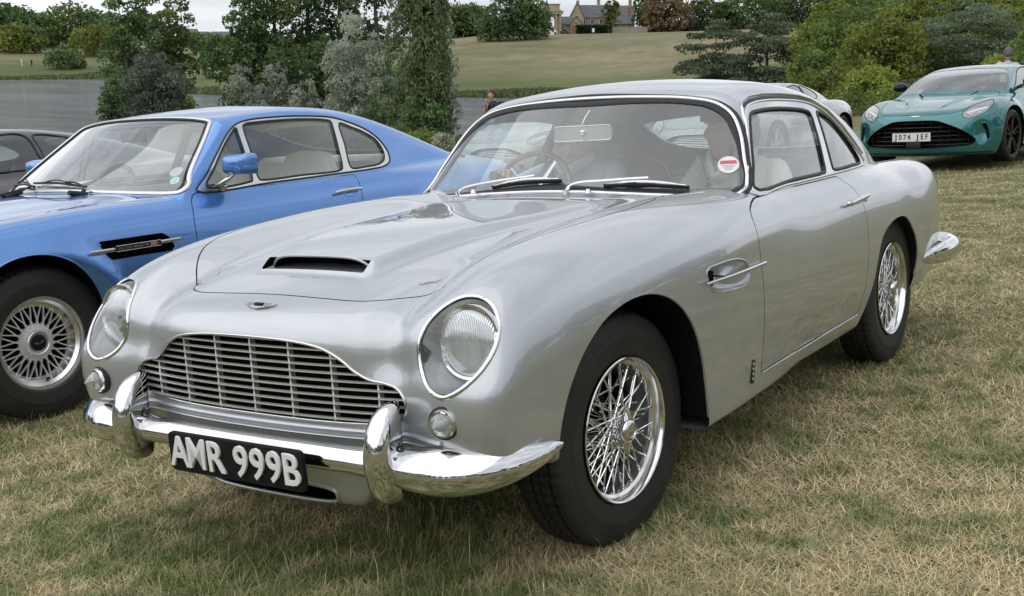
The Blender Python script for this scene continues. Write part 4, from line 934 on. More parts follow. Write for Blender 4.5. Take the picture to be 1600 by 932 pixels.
        tube('mirror_stem',catmull([(0,0,-.01),(.02*s_,-.01,.018),(.055*s_,.02,.045),(.075*s_,.04,.07)],4,False),[.036]+[.030]*3+[.022]*4+[.016]*5,M_chrome,mi,12,flat=.55,up=(0,0,1))
        rows=[]
        for t,yy,w_,h_ in ((0,-.050,.062,.030),(.15,-.040,.080,.042),(.5,-.01,.090,.050),(.85,.035,.092,.053),(1,.045,.092,.053)):
            rows.append([(.105*s_+w_*np.sign(math.cos(A))*abs(math.cos(A))**.38,yy+.04,.108+h_*np.sign(math.sin(A))*abs(math.sin(A))**.38) for A in np.linspace(0,2*PI,36,endpoint=False)])
        VV,FF=loft(rows,False,True);FF.append(tuple(range(36))[::-1]);link('mirror_housing',mesh(VV,FF,True),M_blue,mi)
        MB().add([(x,y-.002,z) for x,y,z in rows[-1]],[tuple(range(36))]).build('mirror_glass',M_chrome,mi)
    # windscreen trim
    sp=catmull(v_ws_r+[(-x,z) for x,z in v_ws_r[-2:0:-1]],4);V=np.stack([sp[:,0],wy(sp[:,0],sp[:,1]),sp[:,1]],1)
    P=V.copy();P[:,1]-=.10;t=root(FV,P,np.tile([0,1.,0],(len(P),1)),0,.35,120,18);t=np.where(np.isnan(t),.10,t);Vs=P+np.array([0,1,0])*t[:,None];N=grad(FV,Vs)
    ribbon('windscreen_frame',Vs,N,.012,.005,M_chrome2,car,off=.003)
    Q=Vs+(np.array([0,0,1.1])-Vs)*[1,0,1]*.03;P=Q.copy();P[:,1]-=.12;t=root(FV,P,np.tile([0,1.,0],(len(P),1)),0,.4,120,18);t=np.where(np.isnan(t),.12,t);Q=P+np.array([0,1,0])*t[:,None]
    ribbon('windscreen_seal',Q,grad(FV,Q),.0055,.003,M_black,car,off=.001)
    V,N=onto(FV,rwin,'y',-1,start=4.2,normals=True);ribbon('rear_window_frame',V,N,.012,.005,M_chrome2,car)
    # wipers (black, double-jointed)
    def ons(x,z,off=0):
        P=np.array([[x,wy(x,z)-.15,z]]);t=root(FV,P,np.array([[0,1.,0]]),0,.5,120,18);t=np.where(np.isnan(t),.15,t);v=P[0]+np.array([0,t[0],0]);return v+np.array([.2*x,-.8,.55])*off
    for (px,pz),mid,(b0,b1) in (((.235,.925),(.02,.972),((.20,.958),(-.36,.975))),((-.30,.925),(-.50,.968),((-.30,.958),(-.70,.955)))):
        w=empty_part('wiper',car)
        tube('wiper_arm',catmull([ons(px,pz,.02),ons(px-.01,pz+.018,.035),ons((px+mid[0])/2,.968,.032),ons(mid[0],mid[1]+.004,.026)],5,False),[.012]*4+[.005]*12,M_black,w,6)
        tube('wiper_blade',catmull([ons(b0[0],b0[1],.012),ons((b0[0]+b1[0])/2,(b0[1]+b1[1])/2+.010,.014),ons(b1[0],b1[1],.012)],5,False),.0065,M_black,w,6)
        tube('blade_bridge',catmull([ons(b0[0]*.8+b1[0]*.2,.966,.022),ons((b0[0]+b1[0])/2,.984,.03),ons(b0[0]*.2+b1[0]*.8,.968,.022)],4,False),.0035,M_black,w,5)
        tube('wiper_base',[ons(px,pz,-.0),ons(px,pz+.004,.03)],[.018,.013],M_black,w,12)
    # screen stickers and the paper on the dashboard
    for (x,z,r_,m_,nm) in ((.655,1.022,.036,M_frost,'screen_emblem'),(.690,.982,.026,M_bluepaper,'tax_disc')):
        P=ons(x,z,-.008);n=Vector(grad(FV,np.array([P]))[0]);Ms=Matrix.Translation(P)@n.to_track_quat('-Y','Z').to_matrix().to_4x4();st=link(nm,prism(ell(0,0,r_,r_,28),.0006),m_,car,Ms)
        if nm=='tax_disc':
            link('disc_lettering',text_mesh('2020',.015,.0002),M_greyprint,st,Matrix.Translation((0,-.0008,.006))@Matrix.Rotation(R(90),4,'X'));link('disc_spot',prism(ell(0,-.012,.007,.006,16),.0003),M_blueprint,st,Matrix.Translation((0,-.0008,0)))
        else:
            tube('emblem_ring',[(r_*.88*math.cos(a),-.0006,r_*.88*math.sin(a)) for a in np.linspace(0,2*PI,24,endpoint=False)],.0012,M_greyprint,st,4,True)
            for k in range(3): MB().box((0,-.0008,.012-.012*k),(.042-.008*abs(k-1),.0004,.005)).build('emblem_print',M_greyprint,st)
    MB().add([(-.60,.96,.952),(-.20,.99,.975),(-.26,.93,.955),(-.58,.88,.945)],[(0,1,2,3)]).build('dashboard_paper',M_paper,car)
    # cabin
    MB().box((0,1.7,.25),(1.55,3.0,.02)).build('floor_pan',M_void,car);MB().box((0,.72,.55),(1.55,.03,.58)).build('bulkhead',M_void,car)
    rows=[[(x,.70+.30*x*x,.915) for x in np.linspace(-.72,.72,21)],[(x,.98+.2*x*x,.940) for x in np.linspace(-.72,.72,21)],[(x,1.12+.1*x*x,.915) for x in np.linspace(-.73,.73,21)],[(x,1.14+.1*x*x,.68) for x in np.linspace(-.73,.73,21)]]
    VV,FF=loft(rows);link('dashboard',mesh(VV,FF,True),M_leather,car)
    for s_ in (1,-1):
        MB().box((s_*.77,1.6,.58),(.02,1.7,.6),bev=.01).build('door_card',M_cream,car)
        seat_part(car,.37*s_,1.90,.46,M_cream,.28,.57)
    MB().box((0,2.55,.76),(1.25,.34,.46),bev=.10).build('rear_seat',M_cream,car);MB().box((0,2.95,.93),(1.2,.5,.02)).build('parcel_shelf',M_leather,car)
    xs=np.linspace(-.5,.5,15);ys=np.linspace(1.25,2.45,12);hp=onto(FV,[(x,y) for y in ys for x in xs],'z');hp[:,2]-=.03;VV,FF=loft(hp.reshape(12,15,3));link('headlining',mesh(VV,FF,True),M_cream,car)
    sw=empty_part('steering_wheel',car,Matrix.Translation((-.37,1.20,.86))@Matrix.Rotation(R(-25),4,'X'));tube('steering_rim',[(.19*math.cos(a),0,.19*math.sin(a)) for a in np.linspace(0,2*PI,40,endpoint=False)],.014,M_leather,sw,8,True)
    for a in (0,180,270): tube('steering_spoke',[(0,.01,0),(.18*math.cos(R(a)),0,.18*math.sin(R(a)))],.014,M_alu,sw,6,flat=.3,up=(0,1,0))
    link('rear_view_mirror',prism(poly_round([(-.11,-.025),(.11,-.025),(.11,.03),(-.11,.03)],.012),.015,.003),M_black,car,Matrix.Translation((0,1.12,1.19)))
    for (x,y,s_) in ((.720,0,1),(.720,2.61,1),(-.720,0,-1),(-.720,2.61,-1)):
        Mx=Matrix.Translation((x,y-.02 if y==0 else y,.338));Mx=Mx@Matrix.Rotation(PI,4,'Z') if s_<0 else Mx;lace_wheel(car,Mx@Matrix.Rotation(R(8),4,'X'))
    # front end (out of frame but part of the car): grille and lamps
    gp=ell(0,.60,.36,.085,40,4);
    V,N=onto(FV,gp,'y',normals=True);tube('grille_surround',V+N*.003,.008,M_chrome,car,8,True);MB().add(V+N*.002,[tuple(range(len(V)))]).build('grille',M_void,car)
    for s_ in (1,-1): 
        V,N=onto(FV,ell(.62*s_,.62,.10,.10,32),'y',normals=True);tube('headlight_ring',V+N*.003,.008,M_chrome,car,8,True);MB().add(V+N*.003,[tuple(range(len(V)))]).build('headlight',M_lampglass,car)
    a=onto(FV,[(x,.42) for x in np.linspace(-.78,.78,31)],'y',off=.03);tube('front_bumper',a,.03,M_chrome,car,10,flat=1.6,up=(0,0,1))
    return car
M_frost=mat('frosted_emblem',(.48,.56,.56),.8);M_bluepaper=mat('pale_blue_paper',(.42,.66,.72),.7);M_blueprint=mat('blue_print',(.1,.35,.5),.7)
BLUE=blue_coupe()
# ================================================================= modern coupes
FG=field(GT)
g_arf=catmull([(-.46,.05),(-.455,.30),(-.43,.47),(-.36,.60),(-.25,.69),(-.12,.735),(0,.745),(.12,.735),(.25,.69),(.35,.60),(.41,.47),(.43,.30),(.43,.05)],4)
g_arr=g_arf+np.array([2.705,0])
g_ws_r=[(0,1.255),(.3,1.25),(.48,1.235),(.56,1.215),(.60,1.17),(.66,1.09),(.72,1.0),(.735,.968),(.70,.958),(.5,.962),(0,.985)]
G_WS=catmull(g_ws_r+[(-x,z) for x,z in g_ws_r[-2:0:-1]],5)
g_w1=catmull([(.66,.965),(.80,1.02),(1.0,1.12),(1.2,1.20),(1.42,1.235),(1.65,1.238),(1.70,1.20),(1.72,1.08),(1.73,.985),(1.5,.972),(1.1,.965)],4)
g_w2=catmull([(1.765,1.0),(1.755,1.12),(1.745,1.215),(1.80,1.228),(2.0,1.20),(2.2,1.145),(2.34,1.08),(2.37,1.045),(2.33,1.02),(2.1,1.0),(1.9,.990)],4)
g_gr_r=[(0,.607),(.30,.597),(.42,.555),(.58,.480),(.70,.392),(.745,.325),(.70,.285),(.45,.255),(0,.243)]
G_GR=catmull(g_gr_r+[(-x,z) for x,z in g_gr_r[-2:0:-1]],5)
g_gr2=[(0,.60),(.25,.595),(.36,.565),(.45,.53),(.52,.50),(.54,.46),(.48,.43),(.3,.415),(0,.41)]
G_GR2=catmull(g_gr2+[(-x,z) for x,z in g_gr2[-2:0:-1]],5)
g_hl=catmull([(.60,.640),(.585,.690),(.625,.755),(.72,.808),(.82,.832),(.868,.79),(.845,.70),(.75,.640),(.67,.620)],5)
g_door=poly_round([(.66,.955),(.60,.90),(.585,.70),(.60,.40),(.64,.24),(1.7,.24),(1.86,.40),(1.89,.70),(1.86,.90),(1.80,.97),(1.2,.955)],.03)
g_bon=[(0,-.86),(.35,-.83),(.52,-.76),(.60,-.60),(.66,-.30),(.70,0),(.71,.25),(.66,.33),(.4,.28),(0,.20)]
G_BON=catmull(g_bon+[(-x,y) for x,y in g_bon[-2:0:-1]],5)
def text_plate(car,F,txt,x,z,y,m_bg,size,w=.26,h=.056,chars=True,rot=0):
    p=empty_part('number_plate',car,Matrix.Translation((x,y,z))@Matrix.Rotation(R(rot),4,'X'))
    link('plate_board',prism(poly_round([(-w,-h),(w,-h),(w,h),(-w,h)],.008),.01,.001),m_bg,p)
    xs=np.linspace(-w*.80,w*.80,len(txt))
    for ch,xx in zip(txt,xs):
        if ch==' ': continue
        link('letter',text_mesh(ch,size,.0006,0,.0018),M_black,p,Matrix.Translation((xx,-.0012,.0))@Matrix.Rotation(R(90),4,'X')@Matrix.Diagonal((1.15 if ch=='J' else .82,1,1,1)))
    return p
def build_gt_wheel():
    SH['tyre3']=tyre_mesh(.347,.262,.27)
    SH['rim3']=MB().lathe([(.110,.262),(.122,.266),(.124,.262),(.116,.256),(.08,.252),(-.05,.25)],72).mesh(30)
    SH['hub3']=MB().lathe([(.105,0),(.105,.03),(.098,.045),(.08,.055),(.04,.06)],32).mesh(30)
    SH['bk3']=MB().lathe([(-.02,.0),(-.02,.25)],40).mesh();SH['cal3']=MB().box((.02,.13,.07),(.06,.06,.13),bev=.015).mesh();SH['dsk3']=MB().lathe([(.0,.0),(.0,.19)],40).mesh()
    sp=MB();sp.tube([(.098,0,.04),(.106,0,.14),(.118,0,.257)],[.016,.012,.010],6,flat=1.2);SH['sp3']=sp.mesh(30)
build_gt_wheel()
M_gloss_black=mat('gloss_black_alloy',(.014,.014,.015),.22,.6);M_red=mat('red_caliper',(.35,.01,.01),.4);M_disc=mat('brake_disc',(.22,.22,.22),.4,.9)
def gt_wheel(car,M,alloy):
    w=empty_part('wheel',car,M);link('tyre',SH['tyre3'],M_tyre,w);link('rim',SH['rim3'].copy(),alloy,w);link('hub',SH['hub3'].copy(),alloy,w);link('wheel_back',SH['bk3'],M_void,w);link('brake_disc',SH['dsk3'],M_disc,w);link('brake_caliper',SH['cal3'],M_red,w)
    me=SH['sp3'].copy()
    for k in range(10):
        a=2*PI*(k//2)/5+(R(13) if k%2 else -R(13));link('spoke',me,alloy,w,Matrix.Rotation(a,4,'X')@Matrix.Rotation(R(-4 if k%2 else 4),4,'X'))
def gt_car(M,pm,label,group=None,style='mesh',plate=None,alloy=None,front=True):
    car=empty('sports_coupe',M,label,'car',group)
    sh=car_shell(FG,-.25,3.1,.55,56,130,18,84)
    for a in (g_arf,g_arr): sh.cut(side_g(a,.5))
    wy=lambda x,z:.26+(z-.95)*2.0+.26*x*x
    ws=sh.cut(lambda x,y,z:np.maximum(sd_poly(x,z,G_WS),np.maximum(wy(x,z)-.10-y,y-1.35)))
    rw=ell(0,1.10,.50,.085,50,3);gr=sh.cut(lambda x,y,z:np.maximum(sd_poly(x,z,rw),2.1-y))
    dr=sh.cut(side_g(g_door,.5),.003)
    w1=sh.cut(side_g(g_w1,.35));w2=sh.cut(side_g(g_w2,.35))
    GP=G_GR if style=='mesh' else G_GR2
    sh.cut(lambda x,y,z:np.maximum(sd_poly(x,z,GP),y+.4))
    hl=sh.cut(lambda x,y,z:np.maximum(sd_poly(np.abs(x),z,g_hl),y+.1))
    bn=sh.cut(lambda x,y,z:np.maximum(sd_poly(x,y,G_BON),.6-z),.003)
    sh.build('body',pm,car);bn.build('bonnet',pm,car);ws.build('windscreen',M_screen,car,-.003);gr.build('rear_window',M_glass,car,-.003)
    for s_ in (1,-1):
        side_piece(dr,s_).build('door',pm,car);side_piece(w1,s_).build('door_window',M_glass,car,-.004);side_piece(w2,s_).build('quarter_window',M_glass,car,-.004)
        for pl in (g_w1,g_w2):
            V,N=onto(FG,pl,'x',s_,normals=True);ribbon('window_seal',V,N,.008,.004,M_black,car,off=.001)
        for a in (g_arf,g_arr): sweep_arch(FG,car,a,s_,.20,pm,.40,.005)
        h=empty_part('headlight',car);side_piece(hl,s_).build('headlight_cover',M_lens,h)
        V,N=onto(FG,g_hl*[s_,1],'y',normals=True);tube('headlight_rim',V,.005,M_black,h,6,True)
        c=V.mean(0)+np.array([0,.10,0]);rows=[V+N*-.003,c+(V-c)*.8+np.array([0,.03,0]),c+(V-c)*.05+np.array([0,.04,0])];rows=rows[::-1] if s_>0 else rows
        VV,FF=loft(rows,False,True);link('headlight_bowl',mesh(VV,FF,True),M_bowl2,h)
        a=onto(FG,[(.63*s_,.70),(.72*s_,.735),(.83*s_,.765)],'y',off=-.025);tube('light_bar',a,.011,M_lampwhite,h,6)
        for xx,zz in ((.68,.675),(.77,.70)): MB().lathe([(-.02,0),(-.018,.02),(-.005,.03),(.01,.032)],20,'y').build('lamp',M_chrome2,h,Matrix.Translation(onto(FG,[(xx*s_,zz)],'y',off=-.045)[0]))
        # mirror
        b=onto(FG,[(.80,.965)],'x',s_)[0];mi=empty_part('door_mirror',car,Matrix.Translation(b))
        tube('mirror_stem',[(0,0,0),(.07*s_,-.01,.03),(.12*s_,0,.05)],[.025,.015,.012],M_black,mi,8)
        rows=[]
        for yy,w_,h_ in ((-.075,.02,.015),(-.06,.07,.045),(-.02,.10,.065),(.03,.108,.07),(.05,.105,.068)): rows.append([(.17*s_+w_*math.cos(A),yy,.075+h_*math.sin(A)) for A in np.linspace(0,2*PI,24,endpoint=False)])
        VV,FF=loft(rows,False,True);FF+= [tuple(range(24))[::-1],tuple(range(96,120))];link('mirror_housing',mesh(VV,FF,True),M_gloss_black if style=='mesh' else pm,mi)
        # skirts and side strake
        a=onto(FG,[(y,.19) for y in np.linspace(.48,2.22,12)],'x',s_,off=.01);tube('side_skirt',a,.03,M_gloss_black,car,6,flat=.6,up=(0,0,1))
        a=onto(FG,[(.47,.60),(.60,.61),(.85,.60),(1.05,.585)],'x',s_,off=.006);tube('side_strake',a,[.012,.016,.012,.004],M_chrome2 if style!='mesh' else pm,car,6)
        if style=='mesh':
            pl=catmull([(.80,.545),(.845,.545),(.872,.46),(.885,.37),(.88,.32),(.855,.36),(.835,.44),(.81,.50)],3)*[s_,1]
            V=onto(FG,pl,'y',off=.003);MB().add(V,[tuple(range(len(V)))]).build('corner_intake',M_void,car);tube('intake_edge',V,.005,pm,car,5,True)
            sl=onto(FG,[(.30*s_,.12),(.36*s_,.18),(.43*s_,.26),(.40*s_,.26),(.33*s_,.18)],'z',off=.003);MB().add(sl,[(0,1,2,3,4)]).build('bonnet_vent',M_void,car)
        tl=onto(FG,[(.55*s_,.80),(.75*s_,.82),(.85*s_,.78)],'y',-1,start=4.6,off=.004);tube('tail_light',tl,.02,M_red,car,6)
    V,N=onto(FG,GP,'y',normals=True);g=empty_part('grille',car);tube('grille_surround',V+N*.002,.006,M_chrome if style!='mesh' else M_gloss_black,g,6,True)
    rows=[V,V+np.array([0,.08,0])];VV,FF=loft(rows,False,True);link('grille_throat',mesh(VV,FF),M_void,g);MB().add(V*[.99,1,1]+np.array([0,.07,0]),[tuple(range(len(V)))]).build('grille_back',M_void,g)
    def span(z,P=GP):
        xs=[]
        for i in range(len(P)):
            a,b=P[i],P[(i+1)%len(P)]
            if (a[1]-z)*(b[1]-z)<0: xs.append(a[0]+(z-a[1])/(b[1]-a[1])*(b[0]-a[0]))
        return (min(xs),max(xs)) if len(xs)>1 else None
    fyy=lambda x,z: onto(FG,[(x,z)],'y')[0][1]
    xg=np.linspace(-.8,.8,33);yg=np.interp
    nb=6 if style=='mesh' else 7
    z0,z1=GP[:,1].min(),GP[:,1].max()
    for k in range(nb):
        z=z0+(z1-z0)*(k+.7)/(nb+.3);sp_=span(z)
        if sp_ is None: continue
        pts=[(x,-.945+.42*abs(x)**2.4+.03,z) for x in np.linspace(sp_[0],sp_[1],14)];tube('slat',pts,.006 if style=='mesh' else .007,M_gloss_black if style=='mesh' else M_chrome2,g,4,flat=1.4,up=(0,0,1))
    if style=='mesh':
        for x in np.linspace(-.66,.66,13):
            zz=[a[1]+(x-a[0])/(b[0]-a[0])*(b[1]-a[1]) for a,b in zip(GP,np.roll(GP,-1,0)) if (a[0]-x)*(b[0]-x)<0]
            if len(zz)>1: MB().box((x,-.945+.42*abs(x)**2.4+.032,(min(zz)+max(zz))/2),(.009,.01,max(zz)-min(zz))).build('grille_bar',M_gloss_black,g)
        a=onto(FG,[(x,.165) for x in np.linspace(-.90,.90,31)],'y',off=.02);tube('front_splitter',a,.022,M_gloss_black,car,6,flat=.6,up=(0,0,1))
        MB().box((0,-.955,.29),(.20,.03,.10),bev=.01).build('radar_panel',M_black,car)
    else:
        low=ell(0,.27,.55,.06,30,3);V=onto(FG,low,'y',off=.003);MB().add(V,[tuple(range(len(V)))]).build('lower_intake',M_void,car)
    wing=[(-.085,.012),(-.03,.014),(.03,.014),(.085,.012),(.05,-.002),(.02,-.010),(-.02,-.010),(-.05,-.002)]
    p,N=onto(FG,[(0,-.885)],'z',normals=True);n=Vector(N[0]);link('wing_badge',prism(wing,.004,.001),M_chrome2,car,Matrix.Translation(Vector(p[0])+n*.006)@n.to_track_quat('-Y','Z').to_matrix().to_4x4())
    if plate: text_plate(car,FG,plate,-.02,.398 if style=='mesh' else .345,-.985,M_plate_white,.098)
    # cabin
    MB().box((0,1.6,.22),(1.6,2.8,.02)).build('floor_pan',M_void,car)
    rows=[[(x,.40+.2*x*x,.945) for x in np.linspace(-.7,.7,15)],[(x,.85,.955) for x in np.linspace(-.7,.7,15)],[(x,.98,.90) for x in np.linspace(-.7,.7,15)],[(x,1.0,.6) for x in np.linspace(-.7,.7,15)]];VV,FF=loft(rows);link('dashboard',mesh(VV,FF,True),M_leather,car)
    for s_ in (1,-1):
        seat_part(car,.37*s_,1.65,.42,M_leather,.26,.58,False);MB().box((.78*s_,1.5,.6),(.02,1.8,.6)).build('door_card',M_leather,car)
    MB().box((0,2.3,.75),(1.4,.05,.45)).build('rear_bulkhead',M_leather,car)
    xs=np.linspace(-.5,.5,9);ys=np.linspace(1.1,2.2,9);hp=onto(FG,[(x,y) for y in ys for x in xs],'z');hp[:,2]-=.03;VV,FF=loft(hp.reshape(9,9,3));link('headlining',mesh(VV,FF,True),M_leather,car)
    sw=empty_part('steering_wheel',car,Matrix.Translation((-.37,1.08,.90))@Matrix.Rotation(R(-25),4,'X'));tube('steering_rim',[(.18*math.cos(a),0,.18*math.sin(a)) for a in np.linspace(0,2*PI,28,endpoint=False)],.014,M_leather,sw,6,True)
    for (x,y,s_) in ((.845,0,1),(.845,2.705,1),(-.845,0,-1),(-.845,2.705,-1)):
        Mx=Matrix.Translation((x,y,.347));Mx=Mx@Matrix.Rotation(PI,4,'Z') if s_<0 else Mx;gt_wheel(car,Mx,alloy or M_gloss_black)
    return car
M_bowl2=mat('lamp_housing',(.45,.46,.47),.3,.5);M_lampwhite=mat('daylight_bar',(.8,.82,.85),.3);M_plate_white=mat('plate_white',(.74,.74,.72),.35)
def FM(x,y,th,z=0): return FIELD@Matrix.Translation((x,y,z))@Matrix.Rotation(R(th),4,'Z')
TEAL=gt_car(FM(-2.186,14.457,-6.8,.07),M_teal,'teal modern coupe with black mesh mouth and white number plate, at the right edge',None,'mesh','J074 JEF')
GREY_B=gt_car(FM(-9.72,15.05,8,-.12),M_grey,'silver modern coupe with slatted oval mouth, seen through the windscreen above the steering wheel','silver modern coupes behind','slats','W007 MPH',M_alu2)
GREY_A=copy_tree(GREY_B);GREY_A.matrix_world=FM(-5.62,14.65,-2,0.0);GREY_A['label']='silver modern coupe half hidden behind the rear roof of the nearest car'
for ch in list(GREY_A.children):
    if ch.name.startswith('number_plate'):
        for c2 in list(ch.children): bpy.data.objects.remove(c2)
        bpy.data.objects.remove(ch)
def recolour(root,a,b):
    for o in root.children_recursive:
        if o.type=='MESH' and any(m==a for m in o.data.materials):
            o.data=o.data.copy()
            for i,m in enumerate(o.data.materials):
                if m==a: o.data.materials[i]=b
BLACKCAR=copy_tree(GREY_A);BLACKCAR.matrix_world=FM(-6.58,1.05,-3,.0);BLACKCAR['label']='charcoal car with tinted side windows at the left edge beyond the blue coupe';del BLACKCAR['group']
recolour(BLACKCAR,M_grey,M_dark)
# ================================================================= the land, the lake
NRM=MF@np.array([0,0,1.]);FH=np.array([-math.sin(YAW),math.cos(YAW)]);RH=np.array([math.cos(YAW),math.sin(YAW)]);LAKE=CAMW[2]-7.0
def sdof(x,y):
    dx=np.asarray(x)-CAMW[0];dy=np.asarray(y)-CAMW[1];return dx*RH[0]+dy*RH[1],dx*FH[0]+dy*FH[1]
SH_PX=[-600,0,200,265,300,360,700,900,1050,1300,1700];SH_D=[255,249,247,240,174,168,158,155,140,95,80]
HH_PX=[-600,0,200,270,320,400,650,760,900,1250,1700];HH_H=[6,5.5,5.5,4.5,3.5,3.5,6.5,8.3,8.6,9.6,11]
HL_PX=[-600,260,330,650,1700];HL_L=[120,120,110,138,150]
def ground_z(x,y):
    a,d=sdof(x,y);dist=np.hypot(a,d);ds=np.maximum(d,1e-3);px=np.where(d>.5,800+1883*a/ds,np.where(a>0,1700,-600));px=np.clip(px,-600,1700)
    zp=-(NRM[0]*x+NRM[1]*y)/NRM[2]
    w=sst(1050,1350,px);fall=.0015*np.maximum(dist-24,0)**2*(1-w)
    back=sst(-5,-40,d) if False else np.clip((-d-5)/40,0,1)
    zn=zp-fall; zn=zn*(1-back)+np.clip(zp,-2,2)*back
    bed=LAKE-1.6+w*2.0; zn=np.maximum(zn,bed)
    D=np.interp(px,SH_PX,SH_D);H=np.interp(px,HH_PX,HH_H);Lr=np.interp(px,HL_PX,HL_L)
    t=np.clip((dist-D)/Lr,0,1);zf=LAKE+.15*sst(0,3,dist-D)+(-1.6*sst(6,-6,D-dist) if False else 0)+H*(.25*t+.75*t*t*(3-2*t))+np.maximum(dist-D-Lr,0)*.004
    zf=np.where(dist<D,LAKE-1.6*np.clip((D-dist)/4,0,1),zf)
    zf=np.where(d<.5,-99,zf)
    return np.maximum(zn,zf)
def at(px,d,z=None):
    """world point seen in column px of a 1600 px picture at ground distance d, on the ground"""
    a=(px-800)/1883*d;x=CAMW[0]+FH[0]*d+RH[0]*a;y=CAMW[1]+FH[1]*d+RH[1]*a
    return np.array([x,y,float(ground_z(np.array([x]),np.array([y]))[0]) if z is None else z])
def z_at(py,d): return CAMW[2]-(py-65)/1883*d     # height of a line of sight
# polar sheet round the camera, wide enough for the horizon
rr=np.concatenate([[0.0],np.geomspace(.8,30,70),np.geomspace(30.8,420,100),np.geomspace(440,2500,20)])
fa=YAW+np.concatenate([np.linspace(R(30),-R(30),150),np.linspace(-R(32),-R(328),60)]);na=len(fa)
X=CAMW[0]+np.outer(rr,-np.sin(fa));Y=CAMW[1]+np.outer(rr,np.cos(fa));Z=ground_z(X.ravel(),Y.ravel()).reshape(X.shape)
def vnoise(x,y,seed=0,oct=4,f0=1.0):
    r=np.random.default_rng(seed);v=0;amp=1;f=f0
    for o in range(oct):
        for k in range(4):
            a=r.uniform(0,2*PI);p=r.uniform(0,2*PI);q_=r.uniform(.7,1.4);v=v+amp*np.sin(f*q_*(x*math.cos(a)+y*math.sin(a))+p+1.3*np.sin(f*.6*(y*math.cos(a)-x*math.sin(a))+p*2))*.25
        amp*=.6;f*=2.1
    return v
Z+=vnoise(X,Y,3,3,1.1)*.010*np.clip(1-np.hypot(X-CAMW[0],Y-CAMW[1])/40,0,1)
V=np.stack([X,Y,Z],-1).reshape(-1,3);I=np.arange(len(rr)*na).reshape(len(rr),na);J=np.roll(I,-1,1)
Fq=np.stack([I[:-1],J[:-1],J[1:],I[1:]],-1).reshape(-1,4)
M_ground=mat('dry_grass_field',(.2,.17,.1),.95,spec=.15);q=NB(M_ground);b=q.b
tcn=q.n('ShaderNodeTexCoord').outputs['Object']
n_big=q.noise(.35,5,vec=tcn);n_mid=q.noise(2.6,7,.7,vec=tcn);n_fin=q.noise(38,5,.7,vec=tcn)
near=q.ramp(n_mid,[(.32,(.085,.105,.040)),(.46,(.15,.15,.070)),(.56,(.25,.22,.12)),(.70,(.37,.315,.19))])
fin=q.ramp(n_fin,[(.3,(.45,.45,.45)),(.7,(1.45,1.42,1.35))])
mul=q.n('ShaderNodeMixRGB',{0:1.,1:near,2:fin},blend_type='MULTIPLY')
# far meadow: tan and green bands that follow the slope
n_far=q.noise(.018,6,.6,vec=q.n('ShaderNodeMapping',{0:tcn,'Scale':(1.,1.,9.)}).outputs[0]);far=q.ramp(n_far,[(.36,(.115,.130,.060)),(.47,(.165,.160,.090)),(.58,(.215,.190,.120)),(.72,(.255,.215,.145))])
n_f2=q.noise(.16,8,.8,vec=tcn);far2=q.n('ShaderNodeMixRGB',{0:1.,1:far,2:q.ramp(n_f2,[(.32,(.66,.70,.66)),(.68,(1.32,1.28,1.22))])},blend_type='MULTIPLY')
cd=q.n('ShaderNodeVectorMath',{0:tcn,1:tuple(CAMW)},operation='DISTANCE').outputs['Value'];fm=q.n('ShaderNodeMapRange',{0:cd,1:18.,2:70.}).outputs[0]
mx2=q.n('ShaderNodeMixRGB',{0:fm,1:mul.outputs[0],2:far2.outputs[0]})
# greener strip along the foot of the far slope
sep=q.n('ShaderNodeSeparateXYZ',{0:tcn});hz=q.n('ShaderNodeMapRange',{0:sep.outputs[2],1:LAKE+3.6,2:LAKE+.6}).outputs[0];hm=q.n('ShaderNodeMath',{0:hz,1:fm},operation='MULTIPLY').outputs[0];hm=q.n('ShaderNodeMath',{0:hm,1:.75},operation='MULTIPLY').outputs[0]
mx3=q.n('ShaderNodeMixRGB',{0:hm,1:mx2.outputs[0],2:(.085,.115,.035,1)})
q.link(mx3.outputs[0],b.inputs['Base Color']);q.bump(n_fin,.6,.02)
gm=link('ground',mesh(V,Fq,True,name='ground'),M_ground);tag(gm,kind='structure')
M_water=mat('lake_water',(.030,.036,.038),.10,spec=.6);q=NB(M_water);tw_=q.n('ShaderNodeTexCoord').outputs['Object'];mw_=q.n('ShaderNodeMapping',{0:tw_,'Rotation':(0,0,-YAW),'Scale':(.22,1.,1.)}).outputs[0]
w1=q.noise(.55,7,.72,vec=mw_);w2=q.noise(.16,4,.6,vec=mw_);q.link(q.ramp(w2,[(.35,(.030,.038,.043)),(.65,(.062,.074,.082))]),q.b.inputs['Base Color']);q.link(q.ramp(w2,[(.35,(.08,)*3),(.65,(.17,)*3)]),q.b.inputs['Roughness'])  # colour streaks stand in for uneven reflection off the ripples
ad=q.n('ShaderNodeMath',{0:w1,1:w2},operation='ADD').outputs[0];bb=q.n('ShaderNodeBump',{'Height':ad,'Strength':1.,'Distance':.55});q.link(bb.outputs[0],q.b.inputs['Normal'])
c0=CAMW[:2]+FH*200
wm=link('lake_water',mesh(np.array([(c0[0]+i*380,c0[1]+j*380,LAKE) for i,j in((-1,-1),(1,-1),(1,1),(-1,1))],float),[(0,1,2,3)],False),M_water);tag(wm,kind='structure')
